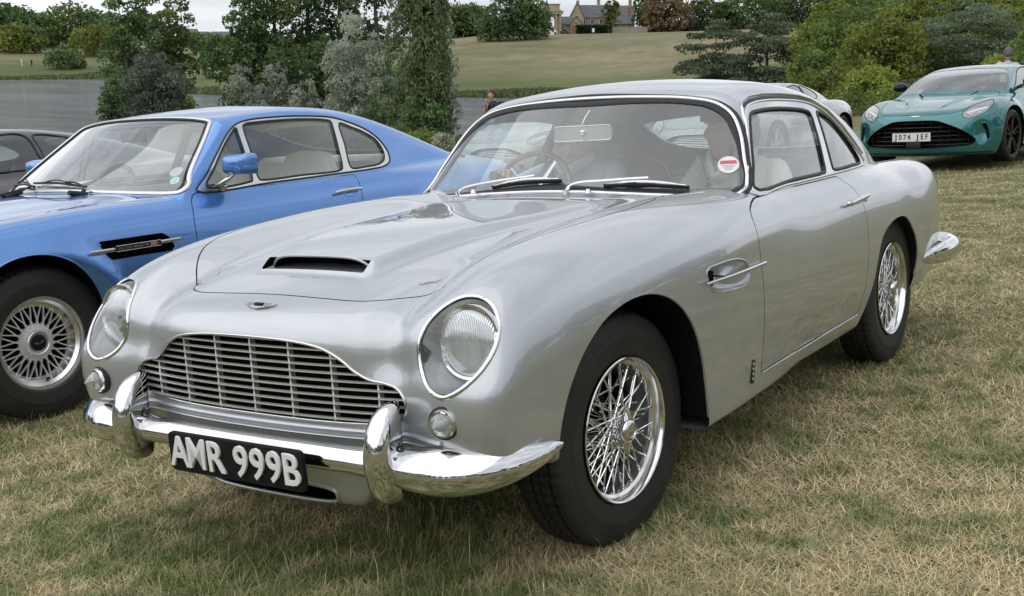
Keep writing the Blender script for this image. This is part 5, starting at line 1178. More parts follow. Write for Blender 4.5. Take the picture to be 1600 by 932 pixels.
# ================================================================= grass blades
M_blade=mat('grass_blade',(.2,.2,.1),.7,spec=.25);q=NB(M_blade);at_=q.n('ShaderNodeAttribute',attribute_name='tint');q.link(at_.outputs['Color'],q.b.inputs['Base Color'])
q.b.inputs['Subsurface Weight'].default_value=0
def turfpat(x,y): return .34*vnoise(x,y,11,3,1.5)+.85*vnoise(x,y,12,3,7.)+.70*vnoise(x,y,13,2,21.)
def blades(n,dmin,dmax,hmin,hmax,wid,power,seed,colf,lean=.9,name='grass',keep=None,az=31,tall=False):
    r=np.random.default_rng(seed);u=r.random(n);d=(dmin**(1-power)+u*(dmax**(1-power)-dmin**(1-power)))**(1/(1-power)) if abs(power-1)>1e-3 else dmin*(dmax/dmin)**u
    th=YAW+R(1)*r.uniform(-az,az,n);x=CAMW[0]-np.sin(th)*d;y=CAMW[1]+np.cos(th)*d
    # tufts: pull blades towards random centres
    cell=.10;jx=np.floor(x/cell)*cell+cell*.5;jy=np.floor(y/cell)*cell+cell*.5;k=.45*(r.random(n)<.5)
    hsh=np.sin(jx*127.1+jy*311.7)*43758.5;hsh-=np.floor(hsh);x=x*(1-k)+(jx+(hsh-.5)*.08)*k;y=y*(1-k)+(jy+(.5-hsh)*.08)*k
    if keep is not None:
        m=keep(x,y);x,y,d=x[m],y[m],d[m]
    n=len(x);z=ground_z(x,y)+vnoise(x,y,3,3,1.1)*.010*np.clip(1-d/40,0,1)
    pat=turfpat(x,y);h=(hmin+(hmax-hmin)*r.random(n)**1.8)*(1+.55*np.clip(pat,-1,1))
    a=r.uniform(0,2*PI,n);ln=r.random(n)**.7*lean;w=wid*(.6+.8*r.random(n))*(1+d*.06);b_=r.uniform(0,2*PI,n)
    px,py=np.cos(b_)*w,np.sin(b_)*w;ox,oy=np.cos(a)*h*ln,np.sin(a)*h*ln;up=h*np.sqrt(np.maximum(1-ln*ln*.8,.05))
    P=np.zeros((n,5,3));P[:,0]=np.stack([x-px,y-py,z-.004],1);P[:,1]=np.stack([x+px,y+py,z-.004],1)
    P[:,2]=np.stack([x-px*.7+ox*.38,y-py*.7+oy*.38,z+up*.62],1);P[:,3]=np.stack([x+px*.7+ox*.38,y+py*.7+oy*.38,z+up*.62],1);P[:,4]=np.stack([x+ox,y+oy,z+up*.96],1)
    base=np.arange(n)[:,None]*5;T=np.concatenate([base+[0,1,3],base+[0,3,2],base+[2,3,4]],1).reshape(-1,3)
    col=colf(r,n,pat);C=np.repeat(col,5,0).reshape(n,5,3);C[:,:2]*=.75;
    me=mesh(P.reshape(-1,3),T,False,name=name,col=C.reshape(-1,3));return me
def col_turf(r,n,pat):
    g=np.clip(.51+.85*pat+r.normal(0,.20,n),0,1)[:,None]   # 1 = green, 0 = straw
    straw=np.array([.66,.55,.32])*(.40+.90*r.random((n,1)));green=np.array([.18,.225,.075])*(.45+1.0*r.random((n,1)));return straw*(1-g)+green*g
def reeds():
    r=np.random.default_rng(8);n=15000;px=r.uniform(-60,1060,n);D=np.interp(px,SH_PX,SH_D)+r.uniform(-.6,2.6,n);a=(px-800)/1883;dd=D/np.hypot(1,a);x=CAMW[0]+FH[0]*dd+RH[0]*a*dd;y=CAMW[1]+FH[1]*dd+RH[1]*a*dd
    h=r.uniform(.3,.95,n)*(1+.8*vnoise(x,y,5,3,.12));z=np.maximum(ground_z(x,y),LAKE)+h*.4;s=r.uniform(.25,.5,n);o=r.normal(size=(n,3))*.35
    P=np.stack([x,y,z],1);U=np.stack([o[:,0]*.3,o[:,1]*.3,np.ones(n)],1)*h[:,None]*.6;W_=np.stack([RH[0]+o[:,0],RH[1]+o[:,1],o[:,2]],1)*s[:,None]
    V=np.stack([P-U,P+W_,P+U,P-W_],1).reshape(-1,3);c=np.array([.12,.145,.060])*(.5+.9*r.random((n,1)));return mesh(V,np.arange(n*4).reshape(-1,4),False,col=np.repeat(c,4,0))
rd=link('reeds',reeds(),M_blade);tag(rd,'dark green reeds and rough grass along the far waterline','reeds',kind='stuff')
def col_straw(r,n,pat): return np.array([.56,.50,.32])*(.6+.6*r.random((n,1)))+np.zeros((n,3))
if True:
    def thatch(n,seed):
        r=np.random.default_rng(seed);u=r.random(n);p=1.25;d=(1.7**(1-p)+u*(24**(1-p)-1.7**(1-p)))**(1/(1-p));th=YAW+R(1)*r.uniform(-31,31,n);x=CAMW[0]-np.sin(th)*d;y=CAMW[1]+np.cos(th)*d
        z=ground_z(x,y)+vnoise(x,y,3,3,1.1)*.010*np.clip(1-d/40,0,1);pat=turfpat(x,y);a=r.uniform(0,2*PI,n);L_=r.uniform(.02,.06,n)*(1+d*.03);w=r.uniform(.0008,.0017,n)*(1+d*.09);e=r.uniform(-.1,.55,n)
        P=np.zeros((n,3,3));P[:,0]=np.stack([x-np.sin(a)*w,y+np.cos(a)*w,z+.001],1);P[:,1]=np.stack([x+np.sin(a)*w,y-np.cos(a)*w,z+.001],1);P[:,2]=np.stack([x+np.cos(a)*L_,y+np.sin(a)*L_,z+.003+np.abs(e)*L_],1)
        c=col_turf(r,n,pat*.9-.08);return mesh(P.reshape(-1,3),np.arange(n*3).reshape(-1,3),False,name='thatch',col=np.repeat(c,3,0))
    g=link('grass_thatch',thatch(460000,21),M_blade);tag(g,'flattened dry straw and cut blades matted between the upright grass','grass',kind='stuff')
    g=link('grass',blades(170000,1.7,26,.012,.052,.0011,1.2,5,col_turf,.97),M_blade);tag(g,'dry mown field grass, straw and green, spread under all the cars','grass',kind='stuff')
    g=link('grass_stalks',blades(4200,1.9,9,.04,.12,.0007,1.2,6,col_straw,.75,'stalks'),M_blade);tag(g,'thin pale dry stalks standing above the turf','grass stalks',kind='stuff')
# ================================================================= trees
M_leaf=bpy.data.materials.new('foliage');M_leaf.use_nodes=True;_t=M_leaf.node_tree;_t.nodes.clear();q=NB(M_leaf)
o_=q.n('ShaderNodeOutputMaterial');a_=q.n('ShaderNodeAttribute',attribute_name='tint');d_=q.n('ShaderNodeBsdfDiffuse',{0:a_.outputs['Color']});t_=q.n('ShaderNodeBsdfTranslucent',{0:a_.outputs['Color']});g_=q.n('ShaderNodeBsdfGlossy',{'Color':(.5,.5,.5,1),'Roughness':.45})
m1=q.n('ShaderNodeMixShader',{0:.42,1:d_.outputs[0],2:t_.outputs[0]});m2=q.n('ShaderNodeMixShader',{0:.05,1:m1.outputs[0],2:g_.outputs[0]});q.link(m2.outputs[0],o_.inputs[0])
M_bark=varied('bark',(.055,.045,.035),(.12,.10,.08),3,.9,.6,.05)
SPEC={
 'oak':dict(col=(0.135,0.199,0.048),prof=[(0,.45),(.12,.85),(.35,1.),(.6,1.),(.82,.88),(1,.50)],base=.08,nl=34,lr=.30,leaf=.9,up=.0,flat=.8),
 'lime':dict(col=(0.216,0.263,0.050),prof=[(0,.6),(.15,.9),(.4,1.),(.65,.98),(.85,.82),(1,.42)],base=.04,nl=36,lr=.27,leaf=.9,up=.1,flat=.85),
 'dark':dict(col=(0.095,0.160,0.052),prof=[(0,.7),(.15,.98),(.4,1.),(.6,.97),(.8,.85),(1,.45)],base=.02,nl=38,lr=.25,leaf=.85,up=.15,flat=.9),
 'conifer':dict(col=(0.072,0.131,0.048),prof=[(0,.8),(.15,1.),(.45,.95),(.7,.80),(.88,.58),(1,.22)],base=.02,nl=44,lr=.24,leaf=.75,up=-.1,flat=.7),
 'cedar':dict(col=(0.114,0.149,0.086),prof=[(0,.85),(.2,1.),(.5,.98),(.75,.86),(.92,.60),(1,.30)],base=.10,nl=46,lr=.30,leaf=.75,up=0,flat=.30),
 'willow':dict(col=(0.33,0.355,0.27),prof=[(0,.65),(.2,.95),(.45,1.),(.7,.92),(.88,.70),(1,.35)],base=.02,nl=44,lr=.22,leaf=.62,up=.5,flat=1.1),
 'poplar':dict(col=(0.198,0.261,0.119),prof=[(0,.6),(.12,.9),(.4,1.),(.7,.95),(.9,.7),(1,.3)],base=.01,nl=44,lr=.30,leaf=.62,up=.9,flat=2.2),
 'silver':dict(col=(0.30,0.33,0.24),prof=[(0,.9),(.2,1.),(.5,1.),(.75,.85),(1,.4)],base=.0,nl=22,lr=.34,leaf=.62,up=.6,flat=.9),
 'bush':dict(col=(0.159,0.231,0.048),prof=[(0,.95),(.3,1.),(.6,.95),(.85,.75),(1,.4)],base=.0,nl=20,lr=.34,leaf=.75,up=.1,flat=.8),
 'purple':dict(col=(0.179,0.211,0.152),prof=[(0,.9),(.25,1.),(.55,.95),(.8,.8),(1,.4)],base=.0,nl=34,lr=.28,leaf=.72,up=.2,flat=.7),
 'copper':dict(col=(0.207,0.149,0.077),prof=[(0,.6),(.2,.95),(.5,1.),(.75,.9),(1,.45)],base=.04,nl=30,lr=.30,leaf=.9,up=0,flat=.7),
}
def foliage(spec,h,w,leafsize,seed,density=1.0,tint=1.0,nmax=1e9):
    r=np.random.default_rng(seed);s=SPEC[spec];Pf=np.array(s['prof']);L_=[];nl=s['nl'];b=s['base']
    lob=[]
    for i in range(nl):
        t=(i+.5)/nl;t=np.clip(t+r.normal(0,.03),0,1);rad=np.interp(t,Pf[:,0],Pf[:,1])*w*.5;a=i*2.4+r.uniform(-.5,.5);lr=1.25*s['lr']*w*.5*r.uniform(.65,1.3)*(.45+.55*np.interp(t,Pf[:,0],Pf[:,1]))
        q_=max(rad-lr*.72,0)*r.uniform(.72,1.12);lob.append((q_*math.cos(a),q_*math.sin(a),h*(b+(1-b)*t)-lr*s['flat']*.35*(t>.8),lr,lr*s['flat'],r.uniform(.72,1.30)))
    for z_ in (.3,.5,.68): lob.append((0,0,h*z_,w*.5*np.interp(z_,Pf[:,0],Pf[:,1])*.55,w*.5*.5*min(s['flat']*1.4,1.2),.62))
    lob=np.array(lob);area=lob[:,3]*np.maximum(lob[:,3],lob[:,4]);n=int(density*1.25*area.sum()*4*PI/(leafsize**2)*.50);n=int(np.clip(n*1.7,900,30000 if spec=='poplar' else 16500))
    n=int(min(n,max(nmax,700)));pick=r.choice(len(lob),n,p=area/area.sum());C=lob[pick]
    D=r.normal(size=(n,3));D/=np.linalg.norm(D,axis=1,keepdims=True);D[:,2]=np.where((D[:,2]<-.2)&(r.random(n)<.6),-D[:,2],D[:,2])
    sub=r.normal(size=(len(lob),7,3));sub/=np.linalg.norm(sub,axis=2,keepdims=True);k=(sub[pick]*D[:,None]).sum(2).max(1)   # little tufts on every lobe
    rad=(.58+.42*r.random(n)**.5)*(.80+.42*np.clip(k-.55,0,.45)/.45)+ (r.random(n)<.07)*r.uniform(.05,.3,n)
    P=np.stack([C[:,0]+D[:,0]*C[:,3]*rad,C[:,1]+D[:,1]*C[:,3]*rad,C[:,2]+D[:,2]*C[:,4]*rad],1)
    keep=P[:,2]>h*.004;P=P[keep];D=D[keep];C=C[keep];pick=pick[keep];n=len(P)
    sz=leafsize*(.5+.9*r.random(n))*s['leaf'];N=D*.7+r.normal(size=(n,3))*.65;N/=np.linalg.norm(N,axis=1,keepdims=True)
    U=r.normal(size=(n,3));U[:,2]+=s['up']*2.0;U-=N*(U*N).sum(1,keepdims=True);U/=np.linalg.norm(U,axis=1,keepdims=True);Wv=np.cross(N,U)
    el=1.0+.9*abs(s['up']);A=P+U*(sz*el*.62)[:,None];B=P-U*(sz*el*.62)[:,None];c1=P+Wv*(sz*.42)[:,None]+N*(sz*.10)[:,None];c2=P-Wv*(sz*.42)[:,None]+N*(sz*.10)[:,None]
    V=np.stack([A,c1,B,c2],1).reshape(-1,3);Fq=np.arange(n*4).reshape(-1,4)
    lt=C[:,5];col=np.array(s['col'])[None]*tint*(lt*(.78+.44*r.random(n)))[:,None];col=col*(1+np.array([.18,.08,-.1])*r.normal(0,.55,(n,1)))
    return mesh(V,Fq,False,name='crown',col=np.repeat(np.clip(col,.004,.6),4,0)),lob
def tree(px,d,top,wpx,spec,label,group=None,name=None,leaf=None,density=1.0,tint=1.0,base=None,seed=None,cat='tree'):
    p=at(px,d);h=max(z_at(top,d)-p[2],.6);w=wpx*d/1883
    nm=name or {'cedar':'cedar_tree','conifer':'conifer_tree','willow':'willow_tree','poplar':'poplar_tree','bush':'bush','silver':'silver_bush'}.get(spec,'broadleaf_tree')
    sd=seed if seed is not None else int(px*13+d*7)%100000
    me,lob=foliage(spec,h,w,leaf or max(.08,d*.0025),sd,density,tint,wpx*min(h*1883/d,260)*(.85 if spec=='poplar' else .5)*min(density,1.6))
    root=empty(nm,Matrix.Translation(p)@Matrix.Rotation(random.uniform(0,6.28),4,'Z'),label,cat,group)
    link('crown',me,M_leaf,root)
    tr=MB();tr.tube([(0,0,-.5),(0.02*h,0,h*.25),(-.015*h,.01*h,h*.55),(0,0,h*.86)],[.030*h*(w/h)**.3,.022*h*(w/h)**.3,.014*h,.003*h],8)
    tr.build('trunk',M_bark,root)
    idx=np.argsort(-lob[:,3])[:14]
    for i in idx[3:11]:
        c=lob[i];s0=max(h*.12,c[2]*.55);V_=catmull([(0,0,s0),(c[0]*.45,c[1]*.45,s0+(c[2]-s0)*.6),(c[0]*.9,c[1]*.9,c[2])],3,False)
        tube('limb',V_,list(np.linspace(.011*h,.002*h,len(V_))),M_bark,root,5)
    return root
def T(*a,**k):
    return tree(*a,**k)
# --- far bank, left
far='trees on the far bank of the lake'
T(-25,330,12,125,'oak','tall dark tree on the far bank cut by the left edge',far)
T(28,335,13,98,'dark','tall dark tree on the far bank, second from the left edge',far)
T(62,330,20,86,'dark','rounded dark tree on the far bank left of the sky gap',far)
T(22,310,62,56,'lime','low yellow-green tree in front of the far-bank wood, near the left edge',far,cat='tree')
T(40,305,40,53,'lime','bright yellow-green round tree standing before the far-bank wood',far,tint=.95)
T(68,306,42,50,'oak','small mid-green tree at the meadow edge on the far bank',far)
T(4,312,68,42,'copper','russet tree low at the far left of the far meadow',far,tint=1.3)
T(92,345,52,42,'oak','small tree below the gap of sky on the far bank',far)
T(128,335,16,100,'oak','broad tree on the far bank right of the sky gap',far)
T(160,335,22,72,'dark','dark broad tree on the far bank right of the gap, behind its neighbours',far)
T(112,262,79,61,'dark','weeping tree leaning over the water on the far bank','trees at the far waterline',density=1.2,tint=1.2)
T(134,266,92,25,'dark','small dark tree beside the weeping one at the far waterline','trees at the far waterline')
T(165,300,46,89,'lime','green spreading tree on the far meadow beside the island',far,tint=.8)
T(186,330,34,70,'dark','dark bluish tree rising behind the island trees',far)
# --- island clump left
T(216,112,-18,96,'dark','tall dark tree on the point behind the blue car, its crown touching the sky','trees on the point',density=1.3,tint=1.15)
T(266,118,-6,104,'oak','lighter green tree behind the dark one on the point','trees on the point',density=1.2,tint=.85)
T(205,106,104,66,'dark','dark lower tree at the left foot of the point','trees on the point')
T(245,100,84,120,'purple','grey-leaved broad tree low on the point in front of the others','trees on the point',density=1.3,tint=.72)
T(285,102,100,60,'purple','grey-green bushy tree at the right of the point','trees on the point',tint=.75)
T(298,100,140,34,'bush','small yellow-green bush at the right foot of the point',None,tint=1.5,cat='bush')
T(180,101,130,44,'dark','dark bush touching the water at the left of the point',None,cat='bush')
T(340,200,56,52,'dark','grey-green tree in the gap left of the middle wood',None,tint=1.2)
T(318,330,52,30,'oak','small far tree below the distant roofs',None)
# --- middle wood
mid='dark wood behind the willows'
T(402,120,-20,100,'dark','dark tree with drooping arms at the left end of the middle wood',mid,density=1.2)
T(385,118,44,70,'dark','lower dark tree at the left foot of the middle wood',mid)
T(440,122,-40,105,'oak','mid-green tree with a bare grey branch in the middle wood',mid,tint=.75)
T(492,124,-70,105,'conifer','very dark conifer behind the pale willow',mid,density=1.2)
T(455,112,60,87,'dark','dark undergrowth tree below the bare branch',mid)
T(540,124,-70,107,'dark','dark green tree rising behind the willow top',mid,density=1.1)
T(590,124,-70,87,'conifer','dark conifer between the willow and the poplar',mid,density=1.1)
T(520,118,60,112,'dark','shadowed tree behind the lower willow',mid)
T(598,112,90,75,'dark','shadowed tree behind the foot of the poplar',mid)
# --- willows, poplar and the bank bushes
T(385,84,104,72,'silver','silvery-leaved bush left of the willows',None,name='silver_bush',density=1.4,cat='bush')
T(436,82,98,66,'willow','grey-green willow bush between the silvery bush and the tall willow','small willows',density=1.3,tint=.8)
T(482,80,112,56,'willow','small pale willow at the left foot of the tall willow','small willows',density=1.3)
T(560,82,30,118,'willow','tall pale grey-green willow left of the poplar',None,density=1.6,tint=1.3)
T(662,76,-70,100,'poplar','tall columnar poplar, the tallest tree in the middle of the view',None,density=3.2,leaf=.21)
T(695,78,30,52,'willow','silvery shoots rising at the right side of the poplar',None,density=1.4,tint=1.05)
T(704,76,96,40,'willow','silvery lower spray at the right side of the poplar',None,density=1.2)
T(660,74,150,96,'dark','shaded green skirt round the foot of the poplar',None,tint=1.4,cat='bush')
T(590,70,150,70,'dark','dark bush below the tall willow',None,density=1.2,cat='bush')
T(520,70,165,90,'silver','grey bush in front of the tall willow trunk',None,tint=.7,cat='bush')
T(575,58,186,48,'bush','yellowish bush behind the blue roof',None,tint=1.4,cat='bush')
T(625,52,196,70,'bush','green bush behind the tail of the blue car',None,cat='bush',density=1.3)
T(665,44,204,80,'bush','bright green bush low beside the lake edge',None,cat='bush',density=1.3,tint=1.25)
T(694,42,206,40,'silver','pale dry-looking bush above the blue boot',None,cat='bush',density=1.3,tint=1.2)
T(722,44,208,44,'bush','dark green bush left of the silver windscreen',None,cat='bush',density=1.3)
T(470,66,176,120,'dark','dark scrub behind the blue roof',None,cat='bush',tint=1.3)
T(400,66,160,90,'silver','grey scrub behind the middle of the blue roof',None,cat='bush',tint=.8)
# --- skyline of the hill
sk='trees on the hill skyline'
T(712,330,14,83,'oak','tree on the skyline just right of the poplar',sk,tint=.8)
T(745,335,12,65,'dark','second skyline tree right of the poplar',sk,tint=1.1)
T(768,262,28,57,'dark','dark tree at the left end of the group on the hill','dark clump on the hill',density=1.1)
T(792,264,-6,75,'conifer','tallest dark conifer of the group on the hill','dark clump on the hill',density=1.2,tint=1.2)
T(822,266,-4,70,'dark','dark tree of the hill group, left of the stone arch','dark clump on the hill',density=1.1)
T(842,270,20,44,'oak','green tree at the right end of the hill group','dark clump on the hill',tint=.7)
T(951,318,4,28,'lime','slim young tree before the stone houses',None,tint=.6)
T(1006,322,-6,44,'oak','green tree left of the russet one on the skyline',sk,tint=.75)
T(1034,316,-4,85,'copper','russet-brown broad tree on the skyline',sk,density=1.2)
T(1092,325,4,72,'oak','skyline tree right of the russet one',sk,tint=.65)
T(1128,330,6,52,'dark','dark skyline tree above the left cedar',sk)
T(1158,326,-8,75,'dark','dark skyline tree above the right cedar',sk,tint=1.2)
T(1200,332,0,65,'dark','skyline tree above the right side of the cedars',sk,tint=1.2)
T(1242,322,-4,85,'oak','skyline tree left of the leafy wood',sk,tint=.55)
T(1290,324,-2,78,'dark','skyline tree above the leafy wood',sk,tint=1.3)
T(1335,320,0,78,'oak','skyline tree near the roof of the big house',sk,tint=.6)
T(1380,330,-6,70,'oak','skyline tree left of the flat-topped house',sk,tint=.7)
T(1430,325,-8,80,'dark','skyline tree right of the flat-topped house',sk,tint=1.2)
# --- cedars
T(1112,104,36,124,'cedar','left cedar with layered blue-green branches','cedars on the meadow',density=2.0,tint=.95)
T(1190,98,20,124,'cedar','right cedar with a bare trunk and layered branches','cedars on the meadow',density=2.0,tint=1.05)
# --- wood at the right
wd='wood on the right behind the coupes'
for k,(px,d,top,w,sp,tn,lb) in enumerate([
 (1282,70,28,92,'lime',.95,'yellow-green tree at the left end of the right-hand wood'),
 (1262,60,92,60,'oak',1.0,'lower tree at the left foot of the right-hand wood'),
 (1318,66,34,92,'oak',1.05,'green tree right of the yellow-green one in the wood'),
 (1300,52,110,86,'lime',.75,'mid-green tree low behind the grey coupe'),
 (1366,58,46,96,'lime',.85,'full green tree in the middle of the right-hand wood'),
 (1350,46,104,70,'lime',1.2,'golden-green small tree left of the teal coupe'),
 (1392,60,64,86,'lime',.80,'rounded green tree above the mirror of the teal coupe'),
 (1418,80,10,96,'lime',.9,'tall green tree high in the right-hand wood'),
 (1370,84,10,90,'oak',1.1,'tall tree behind the middle of the wood'),
 (1432,66,56,70,'dark',1.3,'dark tree between the green trees and the grey cedar'),
 (1498,60,20,130,'cedar',1.25,'grey-green cedar with drooping tiers behind the teal coupe'),
 (1462,90,-10,110,'lime',.95,'tall yellow-green tree above the grey cedar'),
 (1530,90,-14,110,'lime',1.0,'tall yellow-green tree right of the grey cedar top'),
 (1590,70,6,100,'lime',.9,'green tree cut by the right edge'),
 (1560,50,84,70,'lime',1.05,'yellow-green bush beside the man in the pale shirt'),
 (1440,48,122,90,'cedar',1.1,'low grey-green branches behind the teal roof'),
 (1620,46,40,90,'oak',1.0,'tree beyond the right edge behind the man in the pale shirt'),
 (1320,44,150,80,'bush',.8,'dark green bush at the foot of the wood by the grey coupe'),
 (1400,42,150,70,'bush',.7,'low bush behind the mirror of the teal coupe')]):
    T(px,d,top-(14 if d>55 else 0),int(w*1.35),sp,lb,wd,tint=tn*1.05,density=1.9 if sp=='cedar' else 1.25)
# --- a wood behind the photographer, seen only in paint and glass
def far_wood():
    Vs=[];Cs=[];r=np.random.default_rng(4)
    for k in range(26):
        a=YAW+R(62)+R(236)*k/25;dd=r.uniform(48,62);x=CAMW[0]-math.sin(a)*dd;y=CAMW[1]+math.cos(a)*dd;h=r.uniform(8,13);w=r.uniform(9,13)
        me,_=foliage('oak' if k%2 else 'dark',h,w,1.0,900+k,.5,1.,1000);n=len(me.vertices);v=np.zeros(n*3,np.float32);me.vertices.foreach_get('co',v);v=v.reshape(-1,3)+[x,y,float(ground_z(np.array([x]),np.array([y]))[0])];c=np.zeros(n*4,np.float32);me.color_attributes['tint'].data.foreach_get('color',c);Vs.append(v);Cs.append(c.reshape(-1,4)[:,:3]);bpy.data.meshes.remove(me)
    V=np.concatenate(Vs);o=link('distant_wood',mesh(V,np.arange(len(V)).reshape(-1,4),False,col=np.concatenate(Cs)),M_leaf);tag(o,'far belt of trees on the near side of the park, mirrored in the paintwork','wood',kind='stuff')
far_wood()
# ================================================================= people
M_skin=varied('skin',(.50,.30,.22),(.56,.34,.25),6,.5);M_skin2=varied('skin_weathered',(.56,.35,.27),(.63,.41,.32),6,.5)
M_hairb=varied('brown_hair',(.03,.018,.012),(.06,.035,.022),40,.6,.4,.01);M_hairg=varied('grey_hair',(.20,.19,.18),(.32,.31,.30),40,.7,.4,.01);M_hairg3=varied('greying_hair',(.07,.065,.06),(.14,.13,.12),40,.7,.4,.01);M_haird=varied('dark_hair',(.012,.009,.008),(.03,.022,.018),40,.6,.4,.01)
M_shirtblue=varied('pale_blue_shirt',(.55,.68,.80),(.62,.74,.85),5,.8,.5,.02);M_cream_cl=varied('cream_jacket',(.58,.57,.48),(.66,.65,.56),5,.8,.5,.02);M_navy=varied('navy_jacket',(.012,.014,.022),(.022,.024,.034),5,.7,.4,.02);M_greyshirt=varied('pale_grey_shirt',(.46,.44,.45),(.54,.52,.53),5,.85,.4,.02)
M_trouser=mat('dark_trousers',(.03,.03,.035),.85);M_eye=mat('eye',(.22,.21,.20),.3);M_cyan=mat('cyan_lens',(.02,.42,.62),.15,.5)
def skinmesh(pts,edges,rad,sub=2):
    me=bpy.data.meshes.new('sk');me.from_pydata([tuple(p) for p in pts],edges,[]);o=bpy.data.objects.new('sk',me);COL.objects.link(o)
    m=o.modifiers.new('s','SKIN');m.use_smooth_shade=True;m.branch_smoothing=.6
    sv=me.skin_vertices[0].data
    for i,r_ in enumerate(rad): sv[i].radius=(r_,r_) if not hasattr(r_,'__len__') else r_
    sv[0].use_root=True;s=o.modifiers.new('u','SUBSURF');s.levels=sub;s.render_levels=sub
    dg=bpy.context.evaluated_depsgraph_get();dg.update();r=bpy.data.meshes.new_from_object(o.evaluated_get(dg));bpy.data.objects.remove(o);bpy.data.meshes.remove(me);return r
def head_mesh():
    """head about 0.23 m high, centre between the ears at the origin, face towards -y"""
    nu,nv=56,44;V=[]
    for j in range(nv+1):
        ph=PI*j/nv-PI/2
        for i in range(nu):
            th=2*PI*i/nu;d=np.array([math.cos(ph)*math.sin(th),-math.cos(ph)*math.cos(th),math.sin(ph)])
            x,y,z=d;r=1/math.sqrt((x/.074)**2+(y/(.100 if y>0 else .092))**2+(z/(.120 if z>0 else .118))**2);p=d*r
            if p[2]<-.02: k=np.clip((-.02-p[2])/.09,0,1);p[0]*=1-.28*k;p[1]=p[1]*(1-.10*k)+(-.012*k if p[1]<0 else -.035*k)
            def bump(cx,cz,sx,sz,a): return a*math.exp(-((p[0]-cx)/sx)**2-((p[2]-cz)/sz)**2) if p[1]<0 else 0
            dy=bump(0,-.012,.011,.022,-.020)+bump(0,-.026,.015,.010,-.012)+bump(0,.030,.045,.011,-.006)+bump(.030,.008,.014,.012,.010)+bump(-.030,.008,.014,.012,.010)+bump(0,-.058,.024,.006,-.006)+bump(0,-.052,.024,.0035,.004)+bump(0,-.098,.022,.014,-.008)+bump(.038,-.018,.018,.02,-.004)+bump(-.038,-.018,.018,.02,-.004)
            p[1]+=dy;V.append(p)
    F=[]
    for j in range(nv):
        for i in range(nu):
            a,b=j*nu+i,j*nu+(i+1)%nu;F.append((a,b,b+nu,a+nu))
    m=MB();m.add(V,F,True)
    for s in (-1,1):
        m.add(*ear(s),True)
    return m
def ear(s):
    V=[];F=[]
    for j in range(7):
        for i in range(10):
            a=2*PI*i/10;k=math.sin(PI*(j+.5)/7);V.append((s*(.070+.012*(j/6)),.012+.018*k*math.cos(a)+.006,-.004+.032*k*math.sin(a)))
    for j in range(6):
        for i in range(10): F.append((j*10+i,j*10+(i+1)%10,(j+1)*10+(i+1)%10,(j+1)*10+i))
    return V,F
def hair_mesh(length=.0,top=.014,curl=0,seed=1):
    r=np.random.default_rng(seed);nu,nv=40,26;V=[]
    for j in range(nv+1):
        ph=PI*j/nv-PI/2
        for i in range(nu):
            th=2*PI*i/nu;d=np.array([math.cos(ph)*math.sin(th),-math.cos(ph)*math.cos(th),math.sin(ph)]);x,y,z=d
            rr=1/math.sqrt((x/(.078+top*.7))**2+(y/(.104+top))**2+(z/(.122+top))**2);p=d*rr
            front=y<-.15;lim=((.062 if not length else .03) if front else (-.01 if y<.25 else -.05))-(0 if front else length)
            if p[2]<lim: p=p*.90 if not front else p*.80;p[2]=max(p[2],lim-.01) if not front else lim-.0
            if curl: p=p*(1+curl*(r.random()-.4))
            V.append(p)
    F=[(j*nu+i,j*nu+(i+1)%nu,(j+1)*nu+(i+1)%nu,(j+1)*nu+i) for j in range(nv) for i in range(nu)]
    return MB().add(V,F,True)
def hand_sk(M,curl,s=1,scale=1.0):
    """fingers point along +x of M, palm faces -z, thumb on the +y*s side"""
    P=[(0,0,0),(.045,0,0),(.085,0,0)];E=[(0,1),(1,2)];Rr=[(.024,.016),(.036,.015),(.036,.013)]
    ln=[.066,.078,.072,.056]
    for k in range(4):
        y=(.030-.020*k)*s;b=len(P);a=0;x,z=.088,0.;P.append((x,y,z));E.append((2,b));Rr.append((.0098,.0098))
        for j,f in enumerate((.45,.32,.26)):
            a+=curl*(.7+.25*j);x+=math.cos(a)*ln[k]*f;z-=math.sin(a)*ln[k]*f;P.append((x,y,z));E.append((len(P)-2,len(P)-1));Rr.append((.0088-.001*j,)*2)
    b=len(P);P+=[(.030,.030*s,-.008),(.058,.052*s,-.022*(1+curl)),(.080,.058*s,-.040*(1+curl))];E+=[(1,b),(b,b+1),(b+1,b+2)];Rr+=[(.013,)*2,(.0115,)*2,(.0095,)*2]
    return [M@Vector([c*scale for c in p]) for p in P],E,[tuple(c*scale for c in r_) for r_ in Rr]
